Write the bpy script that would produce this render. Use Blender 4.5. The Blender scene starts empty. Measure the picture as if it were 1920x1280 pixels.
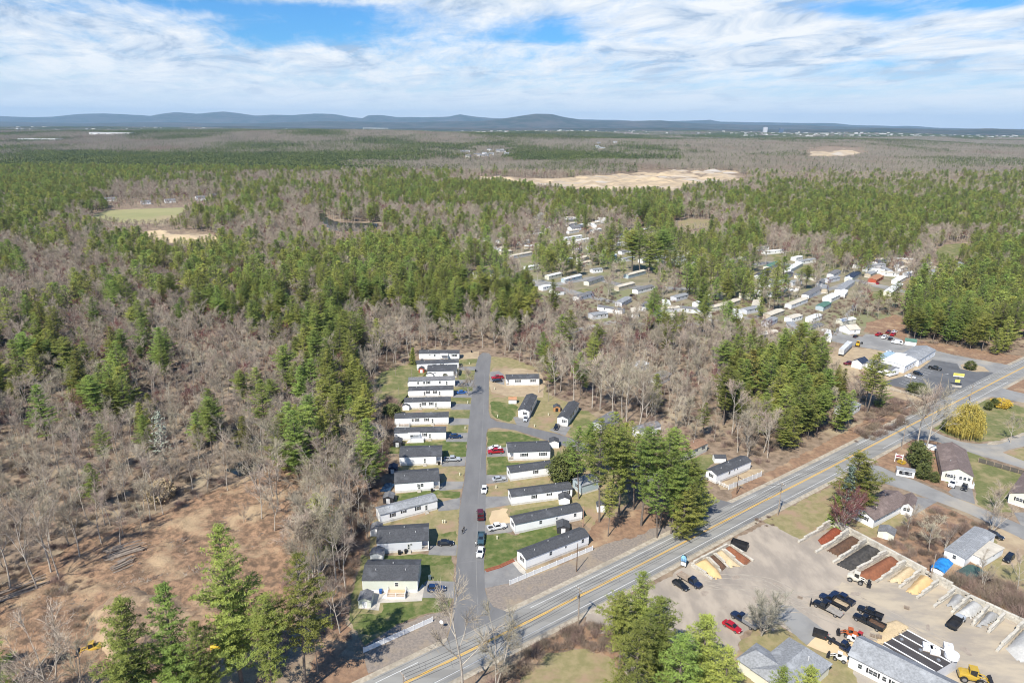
import bpy, bmesh, math, random
import numpy as np
from mathutils import Matrix, Vector, noise as mnoise

SC = bpy.context.scene
COL = SC.collection
rnd = random.Random(7)
R = math.radians

# ------------------------------------------------------------------ camera
H_CAM = 115.0
F_PX = 1280.0                       # focal length in pixels of a 1920 px wide frame
PITCH = math.atan((640 - 232) / F_PX)
ROLL = R(0.45)
cam_d = bpy.data.cameras.new("camera")
cam_d.sensor_width = 36.0
cam_d.lens = 36.0 * F_PX / 1920.0
cam_d.clip_start = 1.0
cam_d.clip_end = 90000.0
cam = bpy.data.objects.new("camera", cam_d)
COL.objects.link(cam)
CM = Matrix.Translation((0, 0, H_CAM)) @ Matrix.Rotation(math.pi / 2 - PITCH, 4, 'X') @ Matrix.Rotation(ROLL, 4, 'Z')
cam.matrix_world = CM
SC.camera = cam
_C3 = np.array(CM.to_3x3())

# ------------------------------------------------------------------ sky and sun
SUN_EL, SUN_AZ = R(49), R(210)      # azimuth clockwise from +Y: the sun stands behind and left of the camera
w = bpy.data.worlds.new("World")
SC.world = w
w.use_nodes = True
nt = w.node_tree
N, L = nt.nodes, nt.links
N.clear()

def nd(t, tree=None, **kw):
    n = (tree or nt).nodes.new(t)
    for k, v in kw.items():
        if k.startswith('i_'):
            n.inputs[k[2:].replace('_', ' ')].default_value = v
        else:
            setattr(n, k, v)
    return n

def mth(op, a, b=None, c=None, tree=None, clamp=False):
    t = tree or nt
    n = t.nodes.new('ShaderNodeMath'); n.operation = op; n.use_clamp = clamp
    for i, v in enumerate((a, b, c)):
        if v is None: continue
        if isinstance(v, (int, float)): n.inputs[i].default_value = v
        else: t.links.new(v, n.inputs[i])
    return n.outputs[0]

def build_sky():
    out = nd('ShaderNodeOutputWorld')
    sky = nd('ShaderNodeTexSky', sky_type='NISHITA', sun_disc=False, sun_elevation=SUN_EL, sun_rotation=SUN_AZ,
             air_density=1.0, dust_density=0.6, ozone_density=2.0, altitude=100)
    tc = nd('ShaderNodeTexCoord')
    sep = nd('ShaderNodeSeparateXYZ'); L.new(tc.outputs['Generated'], sep.inputs[0])
    x, y, z = sep.outputs
    zz = mth('MAXIMUM', z, 0.0)
    d = mth('MULTIPLY', mth('ADD', zz, 0.13), 0.5)
    px = mth('DIVIDE', x, d); py = mth('DIVIDE', y, d)
    def cvec(sx, sy, sz, shear=0.0):
        c = nd('ShaderNodeCombineXYZ')
        a = mth('MULTIPLY', px, sx)
        if shear: a = mth('ADD', a, mth('MULTIPLY', py, shear))
        L.new(a, c.inputs[0]); L.new(mth('MULTIPLY', py, sy), c.inputs[1]); c.inputs[2].default_value = sz
        return c.outputs[0]
    def noise(vec, scale, detail, rough, dist=0.0):
        n = nd('ShaderNodeTexNoise'); n.inputs['Scale'].default_value = scale
        n.inputs['Detail'].default_value = detail; n.inputs['Roughness'].default_value = rough
        n.inputs['Distortion'].default_value = dist
        L.new(vec, n.inputs['Vector']); return n.outputs['Fac']
    n1 = noise(cvec(0.34, 0.34, 3.1, 0.10), 1.0, 10, 0.62, 0.5)      # large banks
    n2 = noise(cvec(1.7, 0.75, 7.7, 0.25), 1.7, 11, 0.70, 0.4)         # small broken cloud
    n3 = noise(cvec(0.6, 0.9, 1.7, 0.5), 0.9, 7, 0.62, 0.8)          # streaks
    cov = mth('ADD', mth('MULTIPLY', n1, 0.46), mth('ADD', mth('MULTIPLY', n2, 0.36), mth('MULTIPLY', n3, 0.28)))
    # azimuth / elevation, for the openings in the cloud
    az = mth('ARCTAN2', x, y); el = mth('ARCSINE', z)
    def hole(a0, e0, wa, we, amt, tilt=0.0):
        da = mth('SUBTRACT', az, a0); de = mth('SUBTRACT', mth('SUBTRACT', el, e0), mth('MULTIPLY', da, tilt))
        q = mth('ADD', mth('POWER', mth('DIVIDE', mth('ABSOLUTE', da), wa), 2.0), mth('POWER', mth('DIVIDE', mth('ABSOLUTE', de), we), 2.0))
        return mth('MULTIPLY', mth('POWER', 2.718, mth('MULTIPLY', q, -1.0)), amt)
    for h in HOLES:
        cov = mth('SUBTRACT', cov, hole(*h))
    # the cloud deck breaks up higher in the sky
    thin = nd('ShaderNodeMapRange', interpolation_type='SMOOTHSTEP'); L.new(z, thin.inputs[0]); thin.inputs[1].default_value = 0.10; thin.inputs[2].default_value = 0.45; thin.inputs[3].default_value = 0.0; thin.inputs[4].default_value = 0.24
    mr = nd('ShaderNodeMapRange', interpolation_type='SMOOTHSTEP'); L.new(mth('SUBTRACT', cov, thin.outputs[0]), mr.inputs[0])
    mr.inputs[1].default_value = 0.33; mr.inputs[2].default_value = 0.60
    # cloud brightness: white tops, blue grey undersides
    n4 = noise(cvec(0.7, 0.55, 9.3, 0.2), 1.5, 9, 0.64, 0.6)
    cr = nd('ShaderNodeValToRGB'); L.new(n4, cr.inputs[0])
    e = cr.color_ramp.elements
    e[0].position = 0.38; e[0].color = (0.33, 0.42, 0.55, 1)
    e[1].position = 0.57; e[1].color = (0.69, 0.71, 0.73, 1)
    m2 = e.new(0.45); m2.color = (0.50, 0.57, 0.66, 1)
    # clear sky: the physical sky, scaled
    g = nd('ShaderNodeVectorMath', operation='MULTIPLY'); L.new(sky.outputs[0], g.inputs[0]); g.inputs[1].default_value = (0.030, 0.066, 0.104)
    mix = nd('ShaderNodeMixRGB'); L.new(mr.outputs[0], mix.inputs[0]); L.new(g.outputs[0], mix.inputs[1]); L.new(cr.outputs[0], mix.inputs[2])
    # pale band of far thin cloud low down
    lo = nd('ShaderNodeMapRange', interpolation_type='SMOOTHSTEP'); L.new(z, lo.inputs[0])
    lo.inputs[1].default_value = 0.0; lo.inputs[2].default_value = 0.10; lo.inputs[3].default_value = 0.92; lo.inputs[4].default_value = 0.0
    mix2 = nd('ShaderNodeMixRGB'); L.new(lo.outputs[0], mix2.inputs[0]); L.new(mix.outputs[0], mix2.inputs[1]); mix2.inputs[2].default_value = (0.56, 0.635, 0.71, 1)
    bg = nd('ShaderNodeBackground'); L.new(mix2.outputs[0], bg.inputs[0]); bg.inputs[1].default_value = 1.0
    L.new(bg.outputs[0], out.inputs[0])

def pa(px, py):
    """direction (azimuth, elevation) seen at a pixel of the 1920 px frame"""
    v = _C3 @ np.array([px - 960, 640 - py, -F_PX]); v /= np.linalg.norm(v)
    return math.atan2(v[0], v[1]), math.asin(v[2])
HOLES = []
for (hx, hy, wx, wy, amt, tilt) in [(615, 52, 150, 34, .30, -.10), (490, 62, 80, 30, .2, 0), (1010, 48, 120, 22, .26, .12), (1050, 70, 60, 14, .2, 0),
                                    (1600, 24, 120, 20, .26, -.12), (1790, 4, 120, 20, .16, 0), (330, 8, 120, 14, .2, 0), (1510, 172, 190, 16, .14, 0),
                                    (640, 22, 200, 14, .16, 0), (860, 160, 140, 12, .08, 0.1), (1880, 5, 60, 10, .2, 0)]:
    a0, e0 = pa(hx, hy)
    HOLES.append((a0, e0, wx / F_PX * .85, wy / F_PX * .8, amt * .72, tilt))
build_sky()

sun_d = bpy.data.lights.new("sun", 'SUN')
sun_d.energy = 5.0
sun_d.angle = R(0.5)
sun_d.color = (1.0, 0.945, 0.85)
sun = bpy.data.objects.new("sun", sun_d)
COL.objects.link(sun)
sdir = Vector((-math.sin(SUN_AZ) * math.cos(SUN_EL), -math.cos(SUN_AZ) * math.cos(SUN_EL), -math.sin(SUN_EL)))
sun.rotation_euler = sdir.to_track_quat('-Z', 'Y').to_euler()
sun.location = (0, 0, 300)

SC.view_settings.view_transform = 'Standard'
SC.view_settings.look = 'None'
SC.view_settings.exposure = 0.50
SC.view_settings.gamma = 1.0
SC.view_settings.use_curve_mapping = False
SC.render.engine = 'CYCLES'
cy = SC.cycles
cy.use_denoising = True
cy.denoiser = 'OPENIMAGEDENOISE'
cy.denoising_prefilter = 'ACCURATE'
cy.max_bounces = 5
cy.diffuse_bounces = 2
cy.glossy_bounces = 2
cy.transmission_bounces = 2
cy.volume_bounces = 0
cy.caustics_reflective = False
cy.caustics_refractive = False
cy.use_adaptive_sampling = True
cy.adaptive_threshold = 0.01
cy.pixel_filter_type = 'BLACKMAN_HARRIS'
cy.filter_width = 1.1

# ------------------------------------------------------------------ layout helpers
CAM0 = np.array([0, 0, H_CAM])

def G(px, py, z=0.0):
    """the point at height z that the photograph shows at (px, py) of its 1920x1280 frame"""
    v = _C3 @ np.array([px - 960, 640 - py, -F_PX])
    t = (z - H_CAM) / v[2]
    return float(v[0] * t), float(v[1] * t)

def GP(pts, z=0.0):
    return [G(a, b, z) for a, b in pts]

def proj(P):
    """world points (n,3) to photograph pixels"""
    q = (np.asarray(P, float) - CAM0) @ _C3
    return np.stack([960 + F_PX * q[:, 0] / -q[:, 2], 640 - F_PX * q[:, 1] / -q[:, 2]], 1)

def top_h(bx, by, ty):
    """height of an upright thing whose foot is at pixel (bx,by) and whose top is at row ty"""
    x, y = G(bx, by)
    lo, hi = 0.0, 60.0
    for _ in range(30):
        m = (lo + hi) / 2
        if proj([[x, y, m]])[0, 1] > ty: lo = m
        else: hi = m
    return (lo + hi) / 2

def inpoly(P, poly):
    P = np.asarray(P, float); poly = np.asarray(poly, float)
    x, y = P[:, 0], P[:, 1]
    ins = np.zeros(len(P), bool)
    j = len(poly) - 1
    for i in range(len(poly)):
        xi, yi = poly[i]; xj, yj = poly[j]
        c = ((yi > y) != (yj > y)) & (x < (xj - xi) * (y - yi) / (yj - yi + 1e-12) + xi)
        ins ^= c; j = i
    return ins

def segdist(P, poly, closed=True):
    P = np.asarray(P, float); poly = np.asarray(poly, float)
    best = np.full(len(P), 1e9)
    n = len(poly)
    for i in range(n if closed else n - 1):
        a = poly[i]; b = poly[(i + 1) % n]; ab = b - a
        t = np.clip(((P - a) @ ab) / (ab @ ab + 1e-12), 0, 1)
        best = np.minimum(best, np.linalg.norm(P - a - t[:, None] * ab, axis=1))
    return best

# ------------------------------------------------------------------ materials
MATS = {}
def mat(name, c1, c2=None, scale=0.5, rough=0.85, bump=0.0, bscale=None, c3=None, s3=None, amt3=(0.5, 0.7), detail=6, metal=0.0, spec=0.3, coat=0.0, stretch=None, contrast=(0.35, 0.65), vary=0.0, bdist=0.05, transl=None):
    if name in MATS: return MATS[name]
    m = bpy.data.materials.new(name); m.use_nodes = True
    t = m.node_tree; t.nodes.clear()
    o = nd('ShaderNodeOutputMaterial', t); p = nd('ShaderNodeBsdfPrincipled', t)
    p.inputs['Roughness'].default_value = rough; p.inputs['Metallic'].default_value = metal
    p.inputs['Specular IOR Level'].default_value = spec; p.inputs['Coat Weight'].default_value = coat
    geo = nd('ShaderNodeNewGeometry', t)
    vec = geo.outputs['Position']
    if stretch:
        vm = nd('ShaderNodeMapping', t); t.links.new(vec, vm.inputs[0])
        vm.inputs['Rotation'].default_value = (0, 0, stretch[0]); vm.inputs['Scale'].default_value = stretch[1:]
        vec = vm.outputs[0]
    def nz(s, det=detail, rg=0.6):
        n = nd('ShaderNodeTexNoise', t); n.inputs['Scale'].default_value = s; n.inputs['Detail'].default_value = det
        n.inputs['Roughness'].default_value = rg; t.links.new(vec, n.inputs['Vector']); return n.outputs['Fac']
    def rng(f, a, b):
        r = nd('ShaderNodeMapRange', t, interpolation_type='SMOOTHSTEP'); t.links.new(f, r.inputs[0])
        r.inputs[1].default_value = a; r.inputs[2].default_value = b; return r.outputs[0]
    col = None
    if c2 is None: c2 = tuple(v * 0.86 for v in c1)
    mx = nd('ShaderNodeMixRGB', t); t.links.new(rng(nz(scale), *contrast), mx.inputs[0])
    mx.inputs[1].default_value = (*c1, 1); mx.inputs[2].default_value = (*c2, 1); col = mx.outputs[0]
    if c3 is not None:
        m3 = nd('ShaderNodeMixRGB', t); t.links.new(rng(nz(s3 or scale * 0.2, 5), *amt3), m3.inputs[0])
        t.links.new(col, m3.inputs[1]); m3.inputs[2].default_value = (*c3, 1); col = m3.outputs[0]
    if vary:
        oi = nd('ShaderNodeObjectInfo', t)
        hs = nd('ShaderNodeHueSaturation', t); t.links.new(col, hs.inputs['Color'])
        r1 = nd('ShaderNodeMapRange', t); t.links.new(oi.outputs['Random'], r1.inputs[0]); r1.inputs[3].default_value = 1 - vary; r1.inputs[4].default_value = 1 + vary
        t.links.new(r1.outputs[0], hs.inputs['Value'])
        q = mth('FRACT', mth('MULTIPLY', oi.outputs['Random'], 7.31, tree=t), tree=t)
        r2 = nd('ShaderNodeMapRange', t); t.links.new(q, r2.inputs[0]); r2.inputs[3].default_value = 0.5 - vary * 0.09; r2.inputs[4].default_value = 0.5 + vary * 0.09
        t.links.new(r2.outputs[0], hs.inputs['Hue'])
        col = hs.outputs[0]
    t.links.new(col, p.inputs['Base Color'])
    if bump:
        b = nd('ShaderNodeBump', t); b.inputs['Strength'].default_value = bump; b.inputs['Distance'].default_value = bdist
        t.links.new(nz(bscale or scale * 6, 8, 0.7), b.inputs['Height']); t.links.new(b.outputs[0], p.inputs['Normal'])
    if transl:
        tr = nd('ShaderNodeBsdfTranslucent', t); t.links.new(col, tr.inputs[0])
        ms = nd('ShaderNodeMixShader', t); ms.inputs[0].default_value = transl
        t.links.new(p.outputs[0], ms.inputs[1]); t.links.new(tr.outputs[0], ms.inputs[2]); t.links.new(ms.outputs[0], o.inputs[0])
    else:
        t.links.new(p.outputs[0], o.inputs[0])
    MATS[name] = m
    return m

def paint(name, c, rough=0.35, spec=0.5, coat=0.3, metal=0.0):
    return mat(name, c, tuple(v * 0.9 for v in c), 1.5, rough, spec=spec, coat=coat, metal=metal)

# ------------------------------------------------------------------ mesh helpers
class MB:
    """collects shapes into one mesh"""
    def __init__(s): s.v = []; s.f = []; s.mi = []
    def add(s, vs, fs, mi=0):
        b = len(s.v); s.v.extend(vs); s.f.extend([tuple(i + b for i in f) for f in fs]); s.mi.extend([mi] * len(fs)); return s
    def box(s, x0, x1, y0, y1, z0, z1, mi=0):
        vs = [(x0, y0, z0), (x1, y0, z0), (x1, y1, z0), (x0, y1, z0), (x0, y0, z1), (x1, y0, z1), (x1, y1, z1), (x0, y1, z1)]
        return s.add(vs, [(0, 3, 2, 1), (4, 5, 6, 7), (0, 1, 5, 4), (1, 2, 6, 5), (2, 3, 7, 6), (3, 0, 4, 7)], mi)
    def prism(s, prof, y0, y1, mi=0, axis='y'):
        """profile (a,z) extruded along y (or x)"""
        n = len(prof)
        if axis == 'y': vs = [(a, y0, z) for a, z in prof] + [(a, y1, z) for a, z in prof]
        else: vs = [(y0, a, z) for a, z in prof] + [(y1, a, z) for a, z in prof]
        fs = [tuple(range(n)), tuple(range(2 * n - 1, n - 1, -1))] + [(i, i + n, (i + 1) % n + n, (i + 1) % n) for i in range(n)]
        return s.add(vs, fs, mi)
    def poly(s, pts, z0, z1, mi=0):
        n = len(pts)
        vs = [(x, y, z0) for x, y in pts] + [(x, y, z1) for x, y in pts]
        return s.add(vs, [tuple(range(n, 2 * n)), tuple(range(n - 1, -1, -1))] + [(i, (i + 1) % n, (i + 1) % n + n, i + n) for i in range(n)], mi)
    def tube(s, p0, p1, r0, r1=None, n=6, mi=0, cap=True):
        r1 = r0 if r1 is None else r1
        p0 = Vector(p0); p1 = Vector(p1); d = (p1 - p0)
        if d.length < 1e-6: return s
        d.normalize(); a = d.orthogonal().normalized(); b = d.cross(a)
        vs = []
        for p, r in ((p0, r0), (p1, r1)):
            for i in range(n):
                t = 2 * math.pi * i / n
                vs.append(tuple(p + (a * math.cos(t) + b * math.sin(t)) * r))
        fs = [(i, (i + 1) % n, (i + 1) % n + n, i + n) for i in range(n)]
        if cap: fs += [tuple(range(n - 1, -1, -1)), tuple(range(n, 2 * n))]
        return s.add(vs, fs, mi)
    def mesh(s, name, mats):
        me = bpy.data.meshes.new(name)
        me.from_pydata([tuple(map(float, v)) for v in s.v], [], s.f)
        for m in (mats if isinstance(mats, (list, tuple)) else [mats]): me.materials.append(m)
        if any(s.mi): me.polygons.foreach_set('material_index', s.mi)
        me.update()
        return me
    def obj(s, name, mats, parent=None, fix=True, **tags):
        me = s.mesh(name, mats)
        if fix:
            bm = bmesh.new(); bm.from_mesh(me); bmesh.ops.recalc_face_normals(bm, faces=bm.faces); bm.to_mesh(me); bm.free()
        return link(name, me, parent, **tags)

def link(name, data, parent=None, loc=None, rz=None, **tags):
    o = bpy.data.objects.new(name, data)
    COL.objects.link(o)
    if parent is not None: o.parent = parent
    if loc is not None: o.location = loc
    if rz is not None: o.rotation_euler = (0, 0, rz)
    for k, v in tags.items():
        if v is not None: o[k] = v
    return o

def thing(name, label, cat, loc=(0, 0, 0), rz=0.0, group=None):
    return link(name, None, None, loc, rz, label=label, category=cat, group=group)

def np_mesh(name, V, F, mats, mi=None, smooth=False):
    """triangle/quad mesh from arrays (all faces same size)"""
    me = bpy.data.meshes.new(name)
    V = np.asarray(V, np.float32); F = np.asarray(F, np.int32); k = F.shape[1]
    me.vertices.add(len(V)); me.vertices.foreach_set('co', V.ravel())
    me.loops.add(F.size); me.loops.foreach_set('vertex_index', F.ravel())
    me.polygons.add(len(F)); me.polygons.foreach_set('loop_start', np.arange(0, F.size, k, dtype=np.int32))
    try: me.polygons.foreach_set('loop_total', np.full(len(F), k, np.int32))
    except Exception: pass
    for m in (mats if isinstance(mats, (list, tuple)) else [mats]): me.materials.append(m)
    if mi is not None: me.polygons.foreach_set('material_index', np.asarray(mi, np.int32))
    if smooth: me.polygons.foreach_set('use_smooth', np.ones(len(F), bool))
    me.update(calc_edges=True)
    me.validate()
    return me

def fray(pts, amp=0.5, step=1.0, seed=0.0):
    out = []
    n = len(pts)
    for i in range(n):
        a = Vector(pts[i]); b = Vector(pts[(i + 1) % n]); l = (b - a).length
        k = max(1, int(l / step)); d = (b - a).normalized() if l > 0 else Vector((1, 0)); nn = Vector((-d.y, d.x))
        for j in range(k):
            p = a + (b - a) * (j / k)
            q = mnoise.noise(Vector((p.x * 0.23, p.y * 0.23, seed))) * 1.4 + mnoise.noise(Vector((p.x * 1.1, p.y * 1.1, seed + 5))) * 0.9
            s = 0.0 if (j == 0 and False) else 1.0
            p = p + nn * q * amp * s
            out.append((p.x, p.y))
    return out

def patch(name, pts, z, m, amp=0.0, step=1.0, world=False, parent=None, kind='structure', **tags):
    P = pts if world else GP(pts)
    if amp: P = fray(P, amp, step, z * 100 + len(pts))
    me = bpy.data.meshes.new(name)
    bm = bmesh.new()
    vs = [bm.verts.new((x, y, z)) for x, y in P]
    f = bm.faces.new(vs)
    if f.normal.z < 0 or sum((P[i][0] * P[(i + 1) % len(P)][1] - P[(i + 1) % len(P)][0] * P[i][1]) for i in range(len(P))) < 0: bmesh.ops.reverse_faces(bm, faces=[f])
    bmesh.ops.triangulate(bm, faces=bm.faces)
    bm.to_mesh(me); bm.free(); me.materials.append(m)
    return link(name, me, parent, kind=kind, **tags)

def ribbon(name, pts, half, z, m, parent=None, kind='structure', off=0.0, t0=0.0, **tags):
    P = [Vector(p) for p in pts]; vs = []; fs = []
    for i, p in enumerate(P):
        d = (P[min(i + 1, len(P) - 1)] - P[max(i - 1, 0)]).normalized(); nn = Vector((-d.y, d.x))
        h = half[i] if isinstance(half, (list, tuple)) else half
        a = p + nn * (off + h); b = p + nn * (off - h)
        vs += [(b.x, b.y, z), (a.x, a.y, z)]
        if i: fs.append((2 * i - 2, 2 * i, 2 * i + 1, 2 * i - 1))
    mb = MB(); mb.add(vs, fs)
    return mb.obj(name, m, parent, fix=False, kind=kind, **tags)

def smooth_line(pts, step=4.0):
    """Catmull-Rom through the points"""
    P = [Vector(p) for p in pts]; P = [P[0] * 2 - P[1]] + P + [P[-1] * 2 - P[-2]]
    out = []
    for i in range(1, len(P) - 2):
        n = max(1, int((P[i + 1] - P[i]).length / step))
        for j in range(n):
            t = j / n; a, b, c, d = P[i - 1:i + 3]
            q = 0.5 * ((2 * b) + (c - a) * t + (2 * a - 5 * b + 4 * c - d) * t * t + (-a + 3 * b - 3 * c + d) * t ** 3)
            out.append((q.x, q.y))
    out.append((P[-2].x, P[-2].y))
    return out
# ------------------------------------------------------------------ materials of the ground
M_GROUND = mat('forest_floor', (0.29, 0.215, 0.15), (0.17, 0.125, 0.085), 0.35, 0.95, 0.7, 2.2, c3=(0.36, 0.29, 0.19), s3=0.05, bdist=0.3)
M_LITTER = mat('needle_litter', (0.29, 0.18, 0.11), (0.19, 0.12, 0.078), 0.6, 0.95, 0.5, 3.0, c3=(0.37, 0.26, 0.16), s3=0.12, bdist=0.15)
M_GRASS = mat('mown_grass', (0.115, 0.135, 0.042), (0.165, 0.165, 0.068), 0.7, 0.9, 0.6, 5.0, c3=(0.27, 0.225, 0.115), s3=0.16, amt3=(0.44, 0.66), bdist=0.06)
M_LUSH = mat('green_lawn', (0.072, 0.105, 0.024), (0.125, 0.145, 0.045), 0.6, 0.9, 0.6, 5.0, c3=(0.235, 0.205, 0.095), s3=0.2, amt3=(0.50, 0.72), bdist=0.06)
M_DRY = mat('dry_grass', (0.29, 0.24, 0.125), (0.21, 0.19, 0.085), 0.45, 0.95, 0.5, 4.0, c3=(0.31, 0.215, 0.14), s3=0.11, amt3=(0.48, 0.66), bdist=0.08)
M_TAN = mat('bare_tan_soil', (0.42, 0.33, 0.21), (0.34, 0.26, 0.17), 0.35, 0.95, 0.4, 3.0, c3=(0.29, 0.215, 0.14), s3=0.1, bdist=0.08)
M_SAND = mat('pale_sand', (0.62, 0.48, 0.29), (0.52, 0.39, 0.235), 0.12, 0.95, 0.4, 1.0, c3=(0.42, 0.33, 0.22), s3=0.02)
M_CLEAR = mat('cleared_soil', (0.36, 0.225, 0.135), (0.15, 0.10, 0.065), 0.55, 0.95, 1.0, 2.0, c3=(0.44, 0.32, 0.195), s3=0.07, amt3=(0.48, 0.66), bdist=0.4)
M_YARD = mat('yard_gravel', (0.40, 0.34, 0.27), (0.285, 0.245, 0.2), 0.2, 0.9, 0.5, 4.0, c3=(0.24, 0.21, 0.18), s3=0.07, amt3=(0.48, 0.66), bdist=0.04, stretch=(R(38), 1.0, 0.45, 1))
M_YARD2 = mat('tan_yard_gravel', (0.44, 0.37, 0.27), (0.31, 0.265, 0.21), 0.2, 0.9, 0.4, 4.0, c3=(0.31, 0.28, 0.24), s3=0.05, bdist=0.04, stretch=(R(38), 0.45, 1.1, 1))
M_VERGE = mat('gravel_verge', (0.27, 0.225, 0.185), (0.19, 0.165, 0.14), 1.6, 0.95, 0.6, 9.0, c3=(0.31, 0.245, 0.17), s3=0.12, bdist=0.05)
M_ASPH = mat('lane_asphalt', (0.175, 0.172, 0.168), (0.15, 0.148, 0.146), 0.3, 0.85, 0.2, 9.0, c3=(0.205, 0.20, 0.19), s3=0.06, stretch=(0, 1.0, 0.25, 1), bdist=0.02)
M_ROAD = mat('road_asphalt', (0.28, 0.272, 0.248), (0.22, 0.213, 0.195), 0.25, 0.85, 0.2, 9.0, c3=(0.295, 0.29, 0.27), s3=0.05, stretch=(-R(36.5), 0.15, 1.2, 1), bdist=0.02)
M_DRIVE = mat('driveway_asphalt', (0.23, 0.225, 0.215), (0.185, 0.18, 0.175), 0.35, 0.9, 0.2, 8.0, c3=(0.27, 0.255, 0.23), s3=0.12, bdist=0.02)
M_DARKASPH = mat('lot_asphalt', (0.135, 0.137, 0.14), (0.105, 0.107, 0.11), 0.12, 0.85, 0.2, 8.0, c3=(0.17, 0.165, 0.16), s3=0.04, bdist=0.02)
M_OLDASPH = mat('worn_asphalt', (0.27, 0.265, 0.25), (0.21, 0.205, 0.195), 0.12, 0.9, 0.2, 8.0, c3=(0.34, 0.31, 0.26), s3=0.05, bdist=0.02)
M_SHOULDER = mat('sandy_shoulder', (0.44, 0.385, 0.30), (0.31, 0.265, 0.20), 0.9, 0.95, 0.4, 6.0, c3=(0.27, 0.235, 0.18), s3=0.09, bdist=0.04)
M_CONC = mat('concrete', (0.50, 0.46, 0.395), (0.43, 0.395, 0.34), 0.6, 0.85, 0.15, 6.0, bdist=0.02)
M_WHITEP = mat('white_road_paint', (0.74, 0.74, 0.71), (0.60, 0.60, 0.575), 1.5, 0.7)
M_YELLOWP = mat('yellow_road_paint', (0.72, 0.42, 0.06), (0.60, 0.36, 0.07), 1.5, 0.7)
M_WATER = mat('pond_water', (0.02, 0.028, 0.03), (0.03, 0.035, 0.03), 0.05, 0.06, 0.02, 0.5, spec=0.5)
M_FARHILL = mat('far_wooded_hills', (0.075, 0.07, 0.055), (0.03, 0.042, 0.024), 0.0035, 1.0, detail=10, c3=(0.09, 0.08, 0.065), s3=0.0009, contrast=(0.42, 0.56))
M_FARLAND = M_FARHILL

M_PARK = mat('mixed_yard_ground', (0.27, 0.225, 0.155), (0.18, 0.165, 0.095), 0.09, 0.95, 0.3, 1.0, c3=(0.20, 0.20, 0.10), s3=0.03, amt3=(0.5, 0.6))
# ------------------------------------------------------------------ terrain
def fbm(x, y, s, seed):
    return mnoise.fractal(Vector((x * s, y * s, seed)), 1.0, 2.0, 5)

def hgt(x, y):
    """height of the land: flat near the camera, rolling far off"""
    d = math.hypot(x, y)
    a = max(0.0, min(1.0, (d - 1300) / 2600.0)); a = a * a * (3 - 2 * a)
    if a == 0: return 0.0
    h = (fbm(x, y, 1 / 1500.0, 3.3) * 26 + 6) * a
    # the low wooded swell left of centre
    q = ((x + 900) / 1500.0) ** 2 + ((y - 4300) / 900.0) ** 2
    h += 46 * math.exp(-q)
    q = ((x + 2600) / 1500.0) ** 2 + ((y - 6000) / 1000.0) ** 2
    h += 26 * math.exp(-q)
    q = ((x - 400) / 900.0) ** 2 + ((y - 6200) / 700.0) ** 2
    h += 30 * math.exp(-q)
    return max(h, -8.0)

rows = [-60, 0, 60, 400, 900, 1300]
d = 1300.0
while d < 60000:
    d *= 1.045; rows.append(d)
cols = np.linspace(-1.25, 1.25, 121)
V = []; F = []
for i, yy in enumerate(rows):
    for j, u in enumerate(cols):
        x = u * (yy + 400); V.append((x, yy, hgt(x, yy) if yy < 14000 else 0.0))
nc = len(cols)
for i in range(len(rows) - 1):
    for j in range(nc - 1):
        F.append((i * nc + j, i * nc + j + 1, (i + 1) * nc + j + 1, (i + 1) * nc + j))
split = [k for k, f in enumerate(F)]
far_mi = [1 if rows[k // (nc - 1)] > 7500 else 0 for k in split]
link('ground', np_mesh('ground', V, F, [M_GROUND, M_FARLAND], far_mi), kind='structure')

def ridge(name, prof, D, width, seed, relief):
    """a long hill whose crest follows the skyline of the photograph, at distance D"""
    P = []
    xs = np.linspace(-250, 2170, 240)
    pr = np.array(prof, float)
    ys = np.interp(xs, pr[:, 0], pr[:, 1])
    V = []; F = []
    T = [-1.0, -.85, -.7, -.55, -.42, -.3, -.2, -.1, 0, .15, .4, .7, 1.0]
    for i, (px, py) in enumerate(zip(xs, ys)):
        v = _C3 @ np.array([px - 960, 640 - py, -F_PX]); s = D / v[1]
        cx, cz = v[0] * s, H_CAM + v[2] * s
        for t in T:
            y = D + t * width
            bell = math.cos(t * math.pi / 2) ** 2 if abs(t) < 1 else 0
            n = fbm(cx, y, 1 / 2600.0, seed)
            z = cz * bell * (1 + 0.35 * n * (1 - bell)) + relief * fbm(cx, y, 1 / 700.0, seed + 2) * bell * 0.6
            V.append((cx * (1 + t * width / D * 0.6), y, z - 3))
    m = len(T)
    for i in range(len(xs) - 1):
        for j in range(m - 1):
            F.append((i * m + j, (i + 1) * m + j, (i + 1) * m + j + 1, i * m + j + 1))
    return link(name, np_mesh(name, V, F, M_FARHILL, smooth=True), kind='structure')

ridge('hills', [(-250, 219), (0, 218), (70, 220), (115, 218), (150, 214), (200, 213), (265, 216), (285, 218), (300, 214), (330, 210), (352, 212), (370, 214), (395, 211), (420, 209), (445, 212), (480, 217), (510, 215), (550, 216), (590, 213), (625, 214), (660, 220), (684, 222), (692, 216), (715, 216), (745, 220), (800, 220), (842, 219), (862, 214), (890, 219), (930, 222), (1100, 224), (1150, 225), (1210, 228), (1260, 227), (1330, 225), (1345, 228), (1450, 230), (1560, 231), (1592, 234), (1680, 237), (1700, 236), (1760, 240), (1920, 243), (2170, 246)], 26000, 4500, 1.1, 22)
ridge('hills', [(-250, 229), (0, 228), (150, 231), (300, 229), (460, 232), (600, 227), (760, 229), (900, 227), (945, 222), (975, 217), (1003, 213), (1035, 214), (1062, 220), (1100, 226), (1150, 227), (1200, 226), (1240, 226), (1300, 231), (1400, 234), (1500, 235), (1600, 238), (1700, 240), (1800, 241), (1920, 243), (2170, 247)], 17500, 3600, 5.2, 18)
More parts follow.
